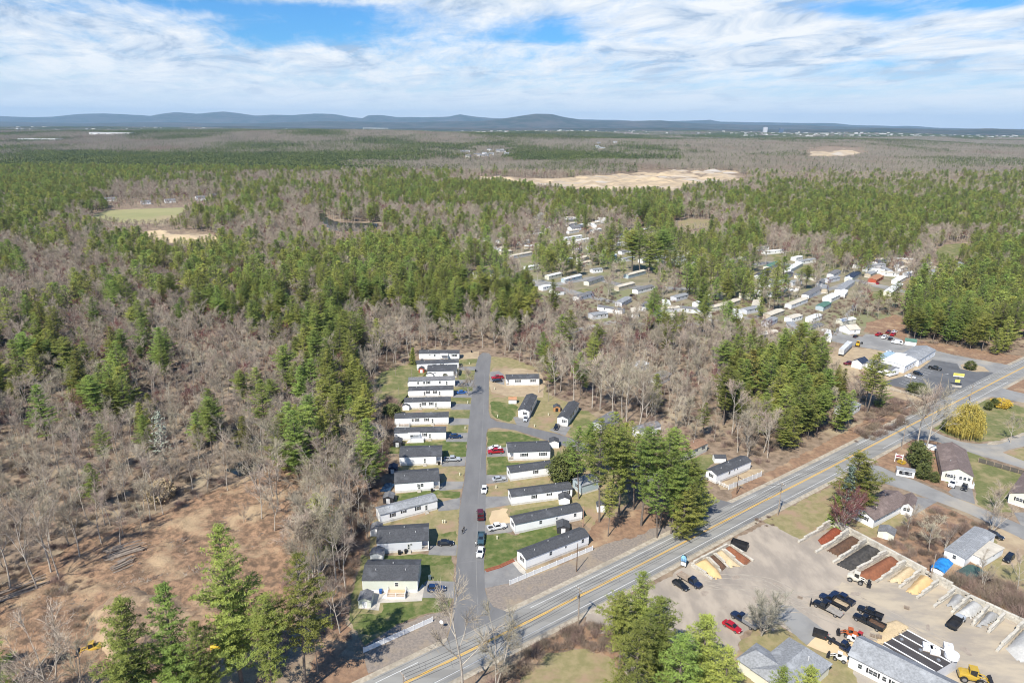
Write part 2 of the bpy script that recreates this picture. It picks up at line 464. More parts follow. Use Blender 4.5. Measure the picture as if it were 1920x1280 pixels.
ridge('hills', [(-250, 240), (0, 241), (150, 239), (300, 240), (440, 236), (560, 239), (700, 241), (860, 239), (940, 240), (1100, 240), (1250, 239), (1400, 243), (1550, 243), (1650, 240), (1720, 242), (1800, 243), (1850, 240), (1920, 244), (2170, 246)], 10800, 1900, 9.7, 10)

# ------------------------------------------------------------------ roads
ROADPX = [(500, 1408), (799, 1260), (945, 1187), (1080, 1120), (1235, 1041), (1390, 960), (1440, 935), (1560, 874), (1711, 795), (1830, 734), (1890, 703), (1960, 668), (2080, 607)]
ROADC = smooth_line(GP(ROADPX), 5.0)
RHW = 5.2
ribbon('road_shoulder', ROADC, RHW + 1.5, 0.030, M_SHOULDER)
ROAD = ribbon('main_road', ROADC, RHW, 0.045, M_ROAD)
for s in (-0.19, 0.19):
    ribbon('centre_line', ROADC, 0.11, 0.053, M_YELLOWP, parent=ROAD, off=s)

def road_sub(px0, px1, off):
    """stretch of the centre line between two picture columns"""
    pts = [p for p in ROADC if px0 <= proj([[p[0], p[1], 0]])[0, 0] <= px1]
    return pts
for a, b in ((560, 837), (985, 1318), (1390, 1578), (1612, 1745), (1780, 1880), (1905, 2060)):
    ribbon('edge_line', road_sub(a, b, 1), 0.062, 0.053, M_WHITEP, parent=ROAD, off=3.65)
for a, b in ((640, 1585), (1632, 1740), (1785, 1880), (1905, 2080)):
    ribbon('edge_line', road_sub(a, b, -1), 0.062, 0.053, M_WHITEP, parent=ROAD, off=-3.65)
# dark tar seams and faint stripes of worn tarmac
for k, (a, b, o_) in enumerate([(900, 1500, -4.6), (700, 1900, 4.7), (1100, 1560, 1.9), (820, 1240, -1.8)]):
    ribbon('tar_seam', road_sub(a, b, 0), 0.06, 0.049, M_DARKASPH, parent=ROAD, off=o_)

LANE = patch('lane', [(846, 1172), (852, 1119), (857, 1041), (862, 953), (871, 900), (876, 825), (884, 745), (892, 685), (897, 668), (905, 661), (917, 662), (921, 668), (919, 690), (917, 715), (916, 770), (919, 783), (932, 790), (965, 795), (1000, 803), (1040, 812), (1085, 826), (1130, 842), (1190, 866), (1245, 890), (1290, 912), (1325, 930), (1378, 944), (1420, 936), (1440, 950), (1310, 1010), (1285, 990), (1255, 945), (1215, 905), (1170, 880), (1110, 853), (1065, 838), (1015, 822), (965, 806), (930, 801), (915, 803), (912, 812), (911, 865), (912, 900), (910, 956), (907, 1041), (909, 1102), (913, 1120), (925, 1137), (950, 1146), (985, 1143), (960, 1185), (830, 1240), (822, 1218), (838, 1200)], 0.040, M_ASPH, amp=0.06, step=2.5)
for pts in ([(897, 1170), (893, 1060), (895, 985), (899, 900), (905, 800), (909, 700)], [(846, 1138), (880, 1136), (910, 1135)], [(872, 946), (912, 946)], [(860, 1055), (907, 1049)]):
    ribbon('lane_seam', smooth_line(GP(pts), 4), 0.07, 0.047, M_DRIVE, parent=LANE)

rk = random.Random(8)
for k in range(26):      # cracks sealed with tar, and cut patches
    i = rk.randrange(6, len(ROADC) - 8); a = Vector(ROADC[i]); d = (Vector(ROADC[i + 1]) - a).normalized(); n_ = Vector((-d.y, d.x))
    o1 = rk.uniform(-4.6, 2.0); pts = [a + n_ * o1 + d * rk.uniform(-.5, .5)]
    for j in range(4): pts.append(pts[-1] + n_ * rk.uniform(.5, 1.3) + d * rk.uniform(-.7, .7))
    ribbon('tar_seam', [tuple(p) for p in pts], .035, .0475, M_DARKASPH, parent=ROAD)
for k, (i, o1, l, w_) in enumerate([(30, -2.9, 9, 1.6), (44, 1.2, 14, 2.4), (58, -1.2, 6, 1.3), (20, 2.8, 11, 1.5)]):
    a = Vector(ROADC[i]); d = (Vector(ROADC[i + 1]) - a).normalized(); n_ = Vector((-d.y, d.x)); c = a + n_ * o1
    patch('asphalt_patch', [tuple(c + d * u * l / 2 + n_ * v * w_ / 2) for u, v in ((-1, -1), (1, -1), (1, 1), (-1, 1))], .0485 + .0003 * k, M_OLDASPH, world=True, amp=.05, parent=ROAD)
for k in range(22):
    px = rk.uniform(862, 905); py = rk.uniform(720, 1120); x, y = G(px + (1100 - py) * .02, py); pts = [(x, y)]
    for j in range(4): pts.append((pts[-1][0] + rk.uniform(-.2, .9), pts[-1][1] + rk.uniform(-.5, .5)))
    ribbon('lane_seam', pts, .03, .0425, M_DARKASPH, parent=LANE)
# side roads right of the main road
patch('side_road', [(1612, 905), (1632, 870), (1650, 874), (1690, 892), (1715, 900), (1777, 927), (1840, 952), (1925, 988), (2050, 1040), (2050, 1075), (1922, 1012), (1850, 978), (1815, 962), (1752, 938), (1690, 916), (1650, 903), (1625, 902)], 0.040, M_OLDASPH, amp=0.12)
patch('side_road', [(1725, 800), (1745, 806), (1772, 818), (1802, 828), (1835, 832), (1868, 829), (1925, 812), (2010, 790), (2010, 812), (1940, 832), (1895, 842), (1880, 848), (1925, 866), (2020, 905), (2020, 935), (1925, 880), (1868, 862), (1840, 855), (1790, 838), (1750, 826), (1700, 822)], 0.034, M_OLDASPH, amp=0.12)
patch('side_road', [(1808, 752), (1840, 735), (1868, 719), (1880, 728), (1930, 740), (2010, 757), (2010, 775), (1925, 756), (1862, 744), (1840, 745), (1815, 756)], 0.034, M_OLDASPH, amp=0.1)
patch('lot_road', [(1560, 622), (1590, 628), (1650, 636), (1715, 648), (1790, 666), (1850, 677), (1900, 686), (1880, 708), (1838, 698), (1790, 690), (1750, 678), (1700, 668), (1640, 655), (1600, 648), (1560, 640)], 0.036, M_OLDASPH, amp=0.2)
patch('parking_lot', [(1655, 716), (1690, 706), (1727, 690), (1748, 674), (1795, 682), (1800, 692), (1860, 698), (1868, 703), (1838, 722), (1800, 742), (1772, 752), (1745, 742), (1700, 728), (1668, 722)], 0.041, M_DARKASPH, amp=0.1)
patch('gravel_lot', [(1555, 662), (1590, 650), (1640, 655), (1700, 667), (1750, 678), (1735, 690), (1690, 706), (1660, 717), (1672, 724), (1720, 745), (1740, 755), (1725, 758), (1660, 738), (1610, 720), (1570, 706), (1548, 690)], 0.030, M_TAN, amp=0.5)
patch('parking_area', [(1610, 640), (1622, 626), (1665, 628), (1690, 636), (1700, 648)], 0.038, M_OLDASPH, amp=0.1)
patch('needle_bank', [(1690, 640), (1740, 640), (1830, 655), (1920, 668), (1960, 650), (1960, 676), (1890, 684), (1830, 672), (1780, 662), (1716, 647)], 0.026, M_LITTER, amp=0.8)
patch('needle_bank', [(1625, 605), (1680, 590), (1698, 600), (1700, 640), (1660, 630), (1620, 622)], 0.026, M_LITTER, amp=0.8)
patch('planting_island', [(1800, 684), (1815, 680), (1845, 688), (1856, 697), (1830, 697), (1805, 692)], 0.046, M_TAN, amp=0.3)

# verges and lawns round the lane
patch('needle_bank', [(640, 1230), (655, 1185), (650, 1130), (668, 1060), (700, 985), (722, 900), (736, 820), (742, 770), (716, 760), (694, 800), (672, 880), (650, 960), (622, 1040), (600, 1120), (585, 1230), (560, 1330), (700, 1330), (760, 1260)], 0.012, M_LITTER, amp=1.2)
patch('gravel_verge', [(690, 1262), (684, 1216), (700, 1200), (745, 1172), (800, 1152), (845, 1146), (843, 1172), (836, 1198), (818, 1214), (760, 1240)], 0.022, M_VERGE, amp=0.3)
patch('gravel_verge', [(909, 1100), (956, 1094), (1040, 1064), (1110, 1030), (1190, 992), (1290, 945), (1310, 965), (1200, 1030), (1100, 1080), (985, 1142), (950, 1145), (925, 1137), (912, 1120)], 0.022, M_VERGE, amp=0.4)
patch('needle_bank', [(1104, 1030), (1105, 1000), (1120, 975), (1300, 930), (1322, 948), (1300, 958), (1240, 985), (1180, 1008), (1140, 1016)], 0.024, M_LITTER, amp=0.9)
patch('needle_bank', [(1372, 936), (1372, 920), (1430, 890), (1520, 845), (1600, 800), (1700, 750), (1745, 742), (1730, 768), (1640, 820), (1588, 842), (1500, 890), (1420, 932), (1395, 937)], 0.020, M_LITTER, amp=1.0)

patch('grass_strip', [(668, 1180), (655, 1160), (660, 1110), (678, 1040), (700, 1045), (845, 1040), (851, 1062), (852, 1090), (850, 1125), (843, 1146), (800, 1150), (745, 1170), (700, 1198), (682, 1210)], 0.018, M_GRASS, amp=0.5)
patch('lawn', [(664, 1178), (668, 1150), (712, 1148), (716, 1128), (790, 1126), (792, 1118), (838, 1118), (840, 1140), (800, 1147), (745, 1167), (710, 1190), (690, 1192)], 0.028, M_LUSH, amp=0.7)
patch('lawn', [(722, 1042), (810, 1037), (846, 1040), (846, 1056), (800, 1062), (788, 1070), (782, 1052), (722, 1050)], 0.028, M_LUSH, amp=0.6)
patch('dry_lawn', [(690, 1040), (700, 975), (820, 955), (862, 951), (859, 1000), (856, 1042), (806, 1036), (800, 990), (720, 1000)], 0.020, M_DRY, amp=0.5)
patch('lawn', [(818, 1002), (856, 995), (855, 1012), (818, 1012)], 0.027, M_LUSH, amp=0.7)
patch('lawn', [(742, 925), (826, 918), (862, 922), (860, 934), (800, 932), (745, 938)], 0.027, M_LUSH, amp=0.5)
patch('dry_lawn', [(826, 876), (872, 874), (870, 896), (866, 922), (826, 918)], 0.021, M_DRY, amp=0.4)
patch('dry_lawn', [(738, 938), (862, 930), (862, 948), (820, 958), (706, 985), (700, 990)], 0.0195, M_DRY, amp=0.5)
patch('dry_lawn', [(750, 872), (828, 871), (870, 878), (868, 884), (740, 884)], 0.0205, M_DRY, amp=0.4)
patch('lawn', [(722, 838), (762, 831), (836, 826), (876, 828), (875, 856), (830, 858), (826, 838), (748, 850), (722, 850)], 0.027, M_LUSH, amp=0.5)
patch('grass_strip', [(742, 812), (742, 780), (750, 765), (846, 745), (885, 742), (878, 830), (740, 836)], 0.0185, M_DRY, amp=0.4)
for q in ([(840, 797), (878, 796), (876, 812), (840, 811)], [(842, 767), (882, 768), (880, 784), (842, 783)], [(846, 745), (884, 746), (882, 758), (846, 757)], [(862, 676), (896, 675), (893, 688), (862, 687)], [(853, 694), (888, 694), (886, 703), (858, 703)]):
    patch('lawn', q, 0.0275, M_GRASS, amp=0.4)
patch('grass_strip', [(690, 738), (705, 705), (735, 688), (790, 680), (865, 668), (897, 668), (890, 740), (770, 745), (745, 765), (730, 740), (712, 752)], 0.0165, M_GRASS, amp=0.8)
patch('dirt_strip', [(858, 664), (898, 658), (898, 672), (862, 674)], 0.029, M_TAN, amp=0.3)
# right of the lane
patch('dry_lawn', [(917, 715), (921, 668), (960, 672), (1010, 690), (1030, 740), (1060, 752), (1130, 790), (1150, 820), (1130, 840), (1085, 824), (1040, 811), (990, 800), (940, 790), (920, 782), (917, 770)], 0.0175, M_DRY, amp=0.5)
patch('gravel_pad', [(918, 700), (925, 690), (975, 690), (1012, 697), (1022, 715), (1018, 745), (950, 742), (924, 735), (918, 728)], 0.023, M_TAN, amp=0.4)
patch('lawn', [(919, 755), (925, 752), (955, 755), (972, 763), (968, 778), (955, 791), (932, 784), (921, 776)], 0.027, M_LUSH, amp=0.5)
patch('grass_strip', [(1080, 772), (1100, 770), (1150, 800), (1140, 838), (1100, 825), (1060, 810), (1074, 800)], 0.0265, M_GRASS, amp=0.7)
patch('grass_strip', [(914, 805), (960, 806), (1010, 822), (1060, 838), (1100, 858), (1170, 900), (1180, 940), (1110, 990), (1060, 960), (1000, 975), (911, 990), (912, 865)], 0.0145, M_DRY, amp=0.4)
patch('lawn', [(914, 810), (955, 808), (1010, 822), (1012, 829), (952, 828), (946, 838), (914, 838)], 0.027, M_LUSH, amp=0.5)
patch('lawn', [(913, 856), (948, 856), (953, 866), (1035, 866), (1046, 845), (1062, 862), (1050, 872), (956, 882), (948, 889), (913, 890)], 0.0272, M_LUSH, amp=0.5)
patch('lawn', [(908, 1004), (945, 998), (966, 1003), (1020, 985), (1060, 975), (1072, 990), (1040, 1010), (972, 1040), (955, 1052), (908, 1068)], 0.0274, M_LUSH, amp=0.5)
patch('lawn', [(955, 958), (1060, 942), (1064, 952), (985, 972), (958, 975)], 0.0273, M_GRASS, amp=0.5)
patch('sand_patch', [(922, 958), (950, 953), (956, 975), (952, 984), (928, 985), (917, 975)], 0.031, M_SAND, amp=0.8)
patch('grass_strip', [(1290, 905), (1325, 880), (1350, 860), (1330, 850), (1300, 860), (1270, 890), (1285, 902)], 0.025, M_GRASS, amp=0.7)
patch('dirt_strip', [(1345, 908), (1410, 880), (1432, 880), (1425, 893), (1372, 918), (1350, 918)], 0.028, M_TAN, amp=0.4)

# driveways
DRIVES = [[(796, 1092), (790, 1120), (851, 1121), (853, 1090), (800, 1088)], [(806, 1022), (803, 1040), (856, 1041), (857, 1020)], [(820, 942), (822, 958), (861, 954), (864, 932)],
          [(826, 906), (824, 920), (866, 916), (870, 902), (835, 902)], [(828, 862), (828, 874), (872, 873), (874, 856)], [(836, 812), (836, 828), (878, 828), (879, 811)],
          [(841, 784), (843, 797), (881, 796), (882, 784)], [(846, 757), (846, 768), (884, 768), (885, 757)], [(850, 733), (850, 745), (886, 745), (887, 733)],
          [(852, 712), (852, 725), (888, 725), (889, 712)], [(860, 687), (860, 694), (893, 694), (894, 687)],
          [(913, 838), (913, 856), (955, 855), (955, 838)], [(912, 890), (912, 907), (952, 903), (957, 890)], [(910, 930), (910, 953), (958, 946), (957, 930)],
          [(909, 984), (908, 1002), (960, 997), (964, 990), (955, 980)], [(908, 1070), (909, 1102), (960, 1092), (990, 1078), (968, 1052)],
          [(919, 697), (919, 714), (946, 722), (946, 703), (935, 695)], [(962, 782), (970, 798), (990, 800), (996, 780)], [(1030, 806), (1046, 795), (1070, 800), (1060, 817)],
          [(1795, 905), (1822, 912), (1828, 945), (1790, 932), (1778, 922)], [(1708, 928), (1760, 938), (1732, 955), (1700, 972), (1690, 950)], [(1900, 960), (1960, 960), (1960, 1000), (1915, 985)]]
for q in DRIVES:
    patch('driveway', q, 0.033, M_DRIVE, amp=0.08, step=1.5)
patch('patio', [(672, 1140), (676, 1108), (784, 1106), (792, 1094), (796, 1098), (791, 1126), (713, 1130), (710, 1144)], 0.037, M_CONC, amp=0.0)
patch('walkway', [(957, 1050), (966, 1049), (986, 1070), (983, 1077), (975, 1072)], 0.037, M_CONC)

# the clearing bottom left, heaped and rutted
def relief_patch(name, px, cell, hf, m, taper=3.0, z=0.02, mi=None):
    poly = np.array(GP(px))
    x0, y0 = poly.min(0); x1, y1 = poly.max(0)
    nx, ny = int((x1 - x0) / cell) + 2, int((y1 - y0) / cell) + 2
    X, Y = np.meshgrid(x0 + np.arange(nx) * cell, y0 + np.arange(ny) * cell)
    P = np.stack([X.ravel(), Y.ravel()], 1)
    wob = np.array([mnoise.noise(Vector((a * 0.15, b * 0.15, 4.0))) * 2.5 + mnoise.noise(Vector((a * 0.6, b * 0.6, 9.0))) for a, b in P])
    sd = segdist(P, poly) * np.where(inpoly(P, poly), 1, -1) + wob * 1.0
    Z = np.array([hf(a, b) for a, b in P]); t = np.clip(sd / taper, 0, 1); t = t * t * (3 - 2 * t)
    Z = z + np.maximum(Z, 0.0) * t
    V = np.stack([P[:, 0], P[:, 1], Z], 1)
    F = []
    for j in range(ny - 1):
        for i in range(nx - 1):
            k = j * nx + i; q = (k, k + 1, k + nx + 1, k + nx)
            if min(sd[list(q)]) > 0: F.append(q)
    return link(name, np_mesh(name, V, F, m, smooth=True), kind='structure')

def clear_h(x, y):
    return 0.7 + fbm(x, y, 1 / 9.0, 2.0) * 0.9 + abs(fbm(x, y, 1 / 2.6, 8.0)) * 0.9 - .2
relief_patch('cleared_ground', [(-60, 1300), (-40, 1120), (60, 1060), (180, 1000), (290, 965), (400, 915), (500, 880), (585, 870), (640, 862), (668, 900), (640, 960), (600, 1010), (560, 1060), (560, 1140), (540, 1220), (500, 1310)], 0.9, clear_h, M_CLEAR, 4.0)
M_MOUND = mat('heaped_dirt', (0.40, 0.285, 0.175), (0.25, 0.17, 0.11), 0.45, 0.95, 1.0, 2.0, c3=(0.46, 0.35, 0.22), s3=0.12, bdist=0.3)
def mound_h(x, y):
    cx, cy_ = G(235, 1165); q = ((x - cx) / 11) ** 2 + ((y - cy_) / 13) ** 2
    return 3.0 * math.exp(-q) * (1 + 0.35 * fbm(x, y, 1 / 4.0, 1.0)) + 0.7 + fbm(x, y, 1 / 1.8, 5.0) * 0.3
relief_patch('dirt_mound', [(165, 1240), (160, 1150), (195, 1108), (270, 1100), (340, 1112), (390, 1140), (395, 1200), (330, 1250), (210, 1280)], 0.7, mound_h, M_MOUND, 6.0, z=0.05)

# land right of the main road
patch('yard', [(1090, 1175), (1110, 1150), (1250, 1085), (1290, 1060), (1370, 1015), (1440, 978), (1470, 968), (1500, 1000), (1560, 985), (1600, 1000), (1700, 1060), (1830, 1128), (1960, 1190), (1980, 1340), (1650, 1340), (1500, 1190), (1460, 1168), (1400, 1180), (1360, 1250), (1240, 1320), (1120, 1320)], 0.010, M_YARD, amp=0.8)
patch('yard', [(1560, 1100), (1640, 1080), (1700, 1075), (1760, 1100), (1960, 1200), (1980, 1340), (1650, 1340), (1560, 1250), (1530, 1200), (1640, 1190), (1640, 1150)], 0.016, M_YARD2, amp=1.5)
patch('worn_asphalt_strip', [(1452, 1148), (1466, 1134), (1486, 1136), (1560, 1190), (1512, 1208), (1470, 1168)], 0.021, M_OLDASPH, amp=0.3)
patch('concrete_apron', [(1512, 1209), (1538, 1184), (1575, 1205), (1640, 1200), (1655, 1208), (1600, 1245), (1588, 1240)], 0.024, M_SAND, amp=0.15)
patch('grass_bank', [(1380, 1245), (1390, 1200), (1420, 1180), (1460, 1170), (1500, 1192), (1560, 1228), (1600, 1250), (1620, 1340), (1380, 1340)], 0.019, M_DRY, amp=0.6)
patch('grass_bank', [(1432, 976), (1470, 955), (1560, 910), (1620, 905), (1690, 930), (1700, 985), (1620, 1010), (1570, 985), (1500, 1010), (1480, 1000)], 0.013, M_DRY, amp=0.8)
patch('grass_field', [(960, 1330), (985, 1250), (1010, 1225), (1080, 1212), (1130, 1220), (1165, 1260), (1180, 1330)], 0.014, M_DRY, amp=1.0)
patch('needle_bank', [(900, 1330), (960, 1265), (1010, 1205), (1060, 1185), (1100, 1175), (1160, 1200), (1190, 1330), (1130, 1225), (1075, 1216), (1010, 1228), (985, 1260), (975, 1330)], 0.0135, M_LITTER, amp=1.0)
patch('grass_bank', [(1690, 930), (1760, 945), (1850, 985), (1960, 1040), (1960, 1190), (1830, 1120), (1700, 1055), (1620, 1008), (1690, 985)], 0.0125, M_LITTER, amp=0.8)
patch('dry_lawn', [(1840, 1000), (1960, 1040), (1960, 1180), (1880, 1140), (1830, 1080)], 0.0165, M_DRY, amp=1.2)
patch('sand_patch', [(1852, 985), (1880, 992), (1960, 1030), (1925, 1035), (1905, 1060), (1880, 1060), (1872, 1020)], 0.0285, M_TAN, amp=0.9)
patch('lawn', [(1760, 850), (1800, 838), (1840, 856), (1920, 890), (1990, 920), (1990, 960), (1900, 930), (1885, 940), (1900, 960), (1870, 962), (1830, 945), (1828, 900), (1775, 905)], 0.0235, M_GRASS, amp=0.6)
patch('dry_lawn', [(1640, 862), (1660, 842), (1740, 812), (1800, 835), (1770, 860), (1770, 905), (1800, 915), (1790, 925), (1720, 898), (1690, 890), (1648, 872)], 0.0145, M_LITTER, amp=0.5)
patch('lawn', [(1748, 800), (1790, 775), (1845, 748), (1880, 752), (1925, 765), (1990, 785), (1925, 808), (1870, 826), (1835, 828), (1800, 822), (1770, 812)], 0.0255, M_GRASS, amp=0.5)
patch('dry_lawn', [(1870, 850), (1900, 843), (1960, 830), (1990, 840), (1990, 900), (1925, 868)], 0.0165, M_DRY, amp=0.6)
patch('needle_bank', [(1872, 722), (1890, 712), (1960, 690), (1960, 745), (1900, 735)], 0.0265, M_LITTER, amp=0.7)
patch('stone_edging', [(1855, 828), (1875, 826), (1925, 808), (1926, 814), (1876, 832), (1852, 834)], 0.044, M_SHOULDER, amp=0.3)

# open places further off
M_HAY = mat('hay_stubble', (0.31, 0.285, 0.135), (0.25, 0.25, 0.11), 0.02, 0.95, c3=(0.33, 0.27, 0.15), s3=0.01)
patch('hay_field', [(162, 408), (200, 394), (345, 389), (346, 396), (335, 410), (310, 418), (250, 420), (215, 416)], 0.06, M_HAY, amp=3.0, step=5.0)
patch('sand_patch', [(248, 436), (300, 431), (330, 440), (400, 440), (412, 452), (340, 458), (290, 448)], 0.05, M_SAND, amp=6.0, step=5.0)
patch('sand_patch', [(95, 416), (130, 414), (190, 424), (190, 428), (130, 424)], 0.05, M_TAN, amp=5.0, step=5.0)
patch('clearing', [(1262, 420), (1290, 410), (1330, 412), (1332, 428), (1290, 430)], 0.05, M_DRY, amp=4.0, step=5.0)
patch('green_mound', [(1752, 470), (1775, 458), (1810, 456), (1825, 464), (1800, 470), (1790, 486), (1760, 490)], 0.05, M_GRASS, amp=2.0, step=4.0)
patch('pond', [(592, 402), (608, 398), (618, 409), (636, 417), (660, 418), (700, 418), (716, 423), (702, 431), (650, 434), (618, 432), (610, 421), (598, 412)], 0.05, M_WATER, amp=4.0, step=5.0)
patch('pond', [(425, 882), (440, 868), (470, 862), (495, 870), (488, 886), (450, 893)], 0.05, M_WATER, amp=0.8, step=2.0)
patch('park_ground', [(860, 560), (900, 500), (960, 470), (1050, 440), (1180, 420), (1230, 432), (1330, 440), (1420, 470), (1500, 470), (1640, 505), (1690, 520), (1700, 580), (1640, 620), (1560, 640), (1400, 650), (1250, 640), (1100, 600), (1000, 560), (930, 540)], 0.008, M_PARK, amp=5.0, step=4.0)
for q in ([(885, 524), (950, 514), (1000, 524), (1060, 540), (1160, 566), (1165, 572), (1050, 548), (980, 532), (900, 532)], [(1000, 522), (1040, 530), (1110, 518), (1180, 535), (1320, 540), (1320, 545), (1180, 541), (1110, 524), (1040, 537)],
          [(1385, 497), (1440, 490), (1500, 496), (1500, 500), (1440, 495), (1392, 505)], [(1490, 560), (1540, 545), (1600, 522), (1660, 535), (1700, 545), (1700, 550), (1640, 538), (1600, 527), (1545, 550), (1500, 566)], [(1560, 640), (1575, 600), (1600, 570), (1610, 545), (1618, 545), (1608, 572), (1585, 604), (1575, 640)],
          [(1060, 620), (1150, 600), (1250, 610), (1340, 600), (1430, 590), (1430, 595), (1340, 606), (1250, 616), (1150, 606), (1065, 627)]):
    patch('park_road', q, 0.055, M_OLDASPH, amp=0.2, step=4.0)
for q in ([(1065, 550), (1095, 540), (1115, 545), (1085, 556)], [(1440, 478), (1500, 470), (1520, 480), (1460, 492)], [(1340, 570), (1400, 560), (1420, 575), (1350, 585)], [(1620, 548), (1680, 545), (1690, 560), (1640, 565)], [(1500, 500), (1560, 490), (1580, 505), (1520, 515)]):
    patch('lawn', q, 0.05, M_GRASS, amp=2.0, step=4.0)
# quarry: stepped pale banks
def quarry_h(x, y):
    return -3.0 + 13 * abs(fbm(x, y, 1 / 90.0, 4.0)) + 4.5 * abs(fbm(x, y, 1 / 30.0, 6.0))
M_QUARRY = mat('quarry_sand', (0.56, 0.43, 0.27), (0.36, 0.28, 0.19), 0.03, 0.95, 0.8, 0.15, c3=(0.46, 0.42, 0.37), s3=0.008, bdist=2.5, stretch=(0, 0.6, 2.2, 1))
relief_patch('quarry', [(880, 338), (900, 331), (960, 336), (1060, 334), (1130, 328), (1230, 322), (1330, 319), (1395, 324), (1398, 338), (1330, 342), (1290, 352), (1270, 362), (1180, 366), (1090, 360), (1050, 350), (960, 350), (915, 346)], 9.0, quarry_h, M_QUARRY, 30.0, z=0.4)
relief_patch('quarry', [(1500, 290), (1540, 284), (1620, 286), (1625, 292), (1560, 297), (1505, 296)], 14.0, lambda x, y: 8 + 16 * max(0, fbm(x, y, 1 / 120.0, 1.0)), M_QUARRY, 60.0, z=1.0)
# ------------------------------------------------------------------ trees
M_PINEBARK = mat('pine_bark', (0.20, 0.165, 0.135), (0.13, 0.105, 0.09), 3.0, 0.95)
M_BARK = mat('grey_bark', (0.50, 0.45, 0.38), (0.34, 0.30, 0.25), 2.0, 0.95)
M_TWIG = mat('bare_twigs', (0.43, 0.365, 0.28), (0.32, 0.265, 0.20), 0.08, 0.95, vary=0.28)
M_REDTWIG = mat('budding_red_twigs', (0.22, 0.10, 0.085), (0.17, 0.08, 0.07), 0.08, 0.95, vary=0.2)
M_WHITETWIG = mat('pale_bare_limbs', (0.55, 0.51, 0.44), (0.42, 0.38, 0.32), 1.0, 0.95)
M_NEEDLE = mat('pine_needles', (0.31, 0.355, 0.078), (0.20, 0.245, 0.058), 0.35, 0.75, vary=0.34, transl=0.25)
M_SPRUCE = mat('blue_spruce_needles', (0.20, 0.25, 0.20), (0.14, 0.19, 0.15), 0.6, 0.75, transl=0.15)
M_CEDAR = mat('cedar_foliage', (0.15, 0.165, 0.045), (0.10, 0.12, 0.038), 0.6, 0.8, transl=0.15)
M_WILLOW = mat('willow_shoots', (0.58, 0.47, 0.115), (0.45, 0.385, 0.10), 0.6, 0.8, transl=0.3)
M_YELLOWBUSH = mat('yellow_blossom', (0.75, 0.52, 0.06), (0.62, 0.45, 0.07), 0.6, 0.8, transl=0.3)
M_BLOSSOM = mat('pale_blossom', (0.60, 0.56, 0.50), (0.50, 0.47, 0.42), 0.6, 0.8, transl=0.3)
M_BRUSH = mat('brush_stems', (0.29, 0.215, 0.165), (0.20, 0.15, 0.115), 0.1, 0.95, vary=0.3)
M_DEADPINE = mat('yellowing_needles', (0.34, 0.27, 0.07), (0.22, 0.22, 0.06), 0.3, 0.8, transl=0.2)

def tube_np(V, F, path, radii, n):
    path = np.asarray(path, float); b = len(V)
    m = len(path)
    for i in range(m):
        d = path[min(i + 1, m - 1)] - path[max(i - 1, 0)]; d = d / (np.linalg.norm(d) + 1e-9)
        a = np.cross(d, [0.31, 0.95, 0.1]); a /= np.linalg.norm(a) + 1e-9; c = np.cross(d, a)
        for k in range(n):
            t = 2 * math.pi * k / n
            V.append(path[i] + (a * math.cos(t) + c * math.sin(t)) * radii[i])
    for i in range(m - 1):
        for k in range(n):
            p, q = b + i * n + k, b + i * n + (k + 1) % n
            F.append((p, q, q + n)); F.append((p, q + n, p + n))

def tufts(rng, centres, per, size, flat, spread, thin=0.42):
    """small needle sprays round the given centres, as loose triangles"""
    C = np.repeat(np.asarray(centres, float), per, axis=0); n = len(C)
    off = rng.normal(0, 1, (n, 3)) * np.array([spread, spread, spread * flat]); C = C + off
    nrm = rng.normal(0, 1, (n, 3)); nrm[:, 2] = np.abs(nrm[:, 2]) + 0.9; nrm /= np.linalg.norm(nrm, axis=1)[:, None]
    a = np.cross(nrm, rng.normal(0, 1, (n, 3))); a /= np.linalg.norm(a, axis=1)[:, None]; b = np.cross(nrm, a)
    s = size * rng.uniform(0.6, 1.25, (n, 1))
    P0 = C + a * s; P1 = C - a * s * 0.5 + b * s * thin; P2 = C - a * s * 0.45 - b * s * thin
    V = np.stack([P0, P1, P2], 1).reshape(-1, 3)
    return V, np.arange(3 * n).reshape(-1, 3)

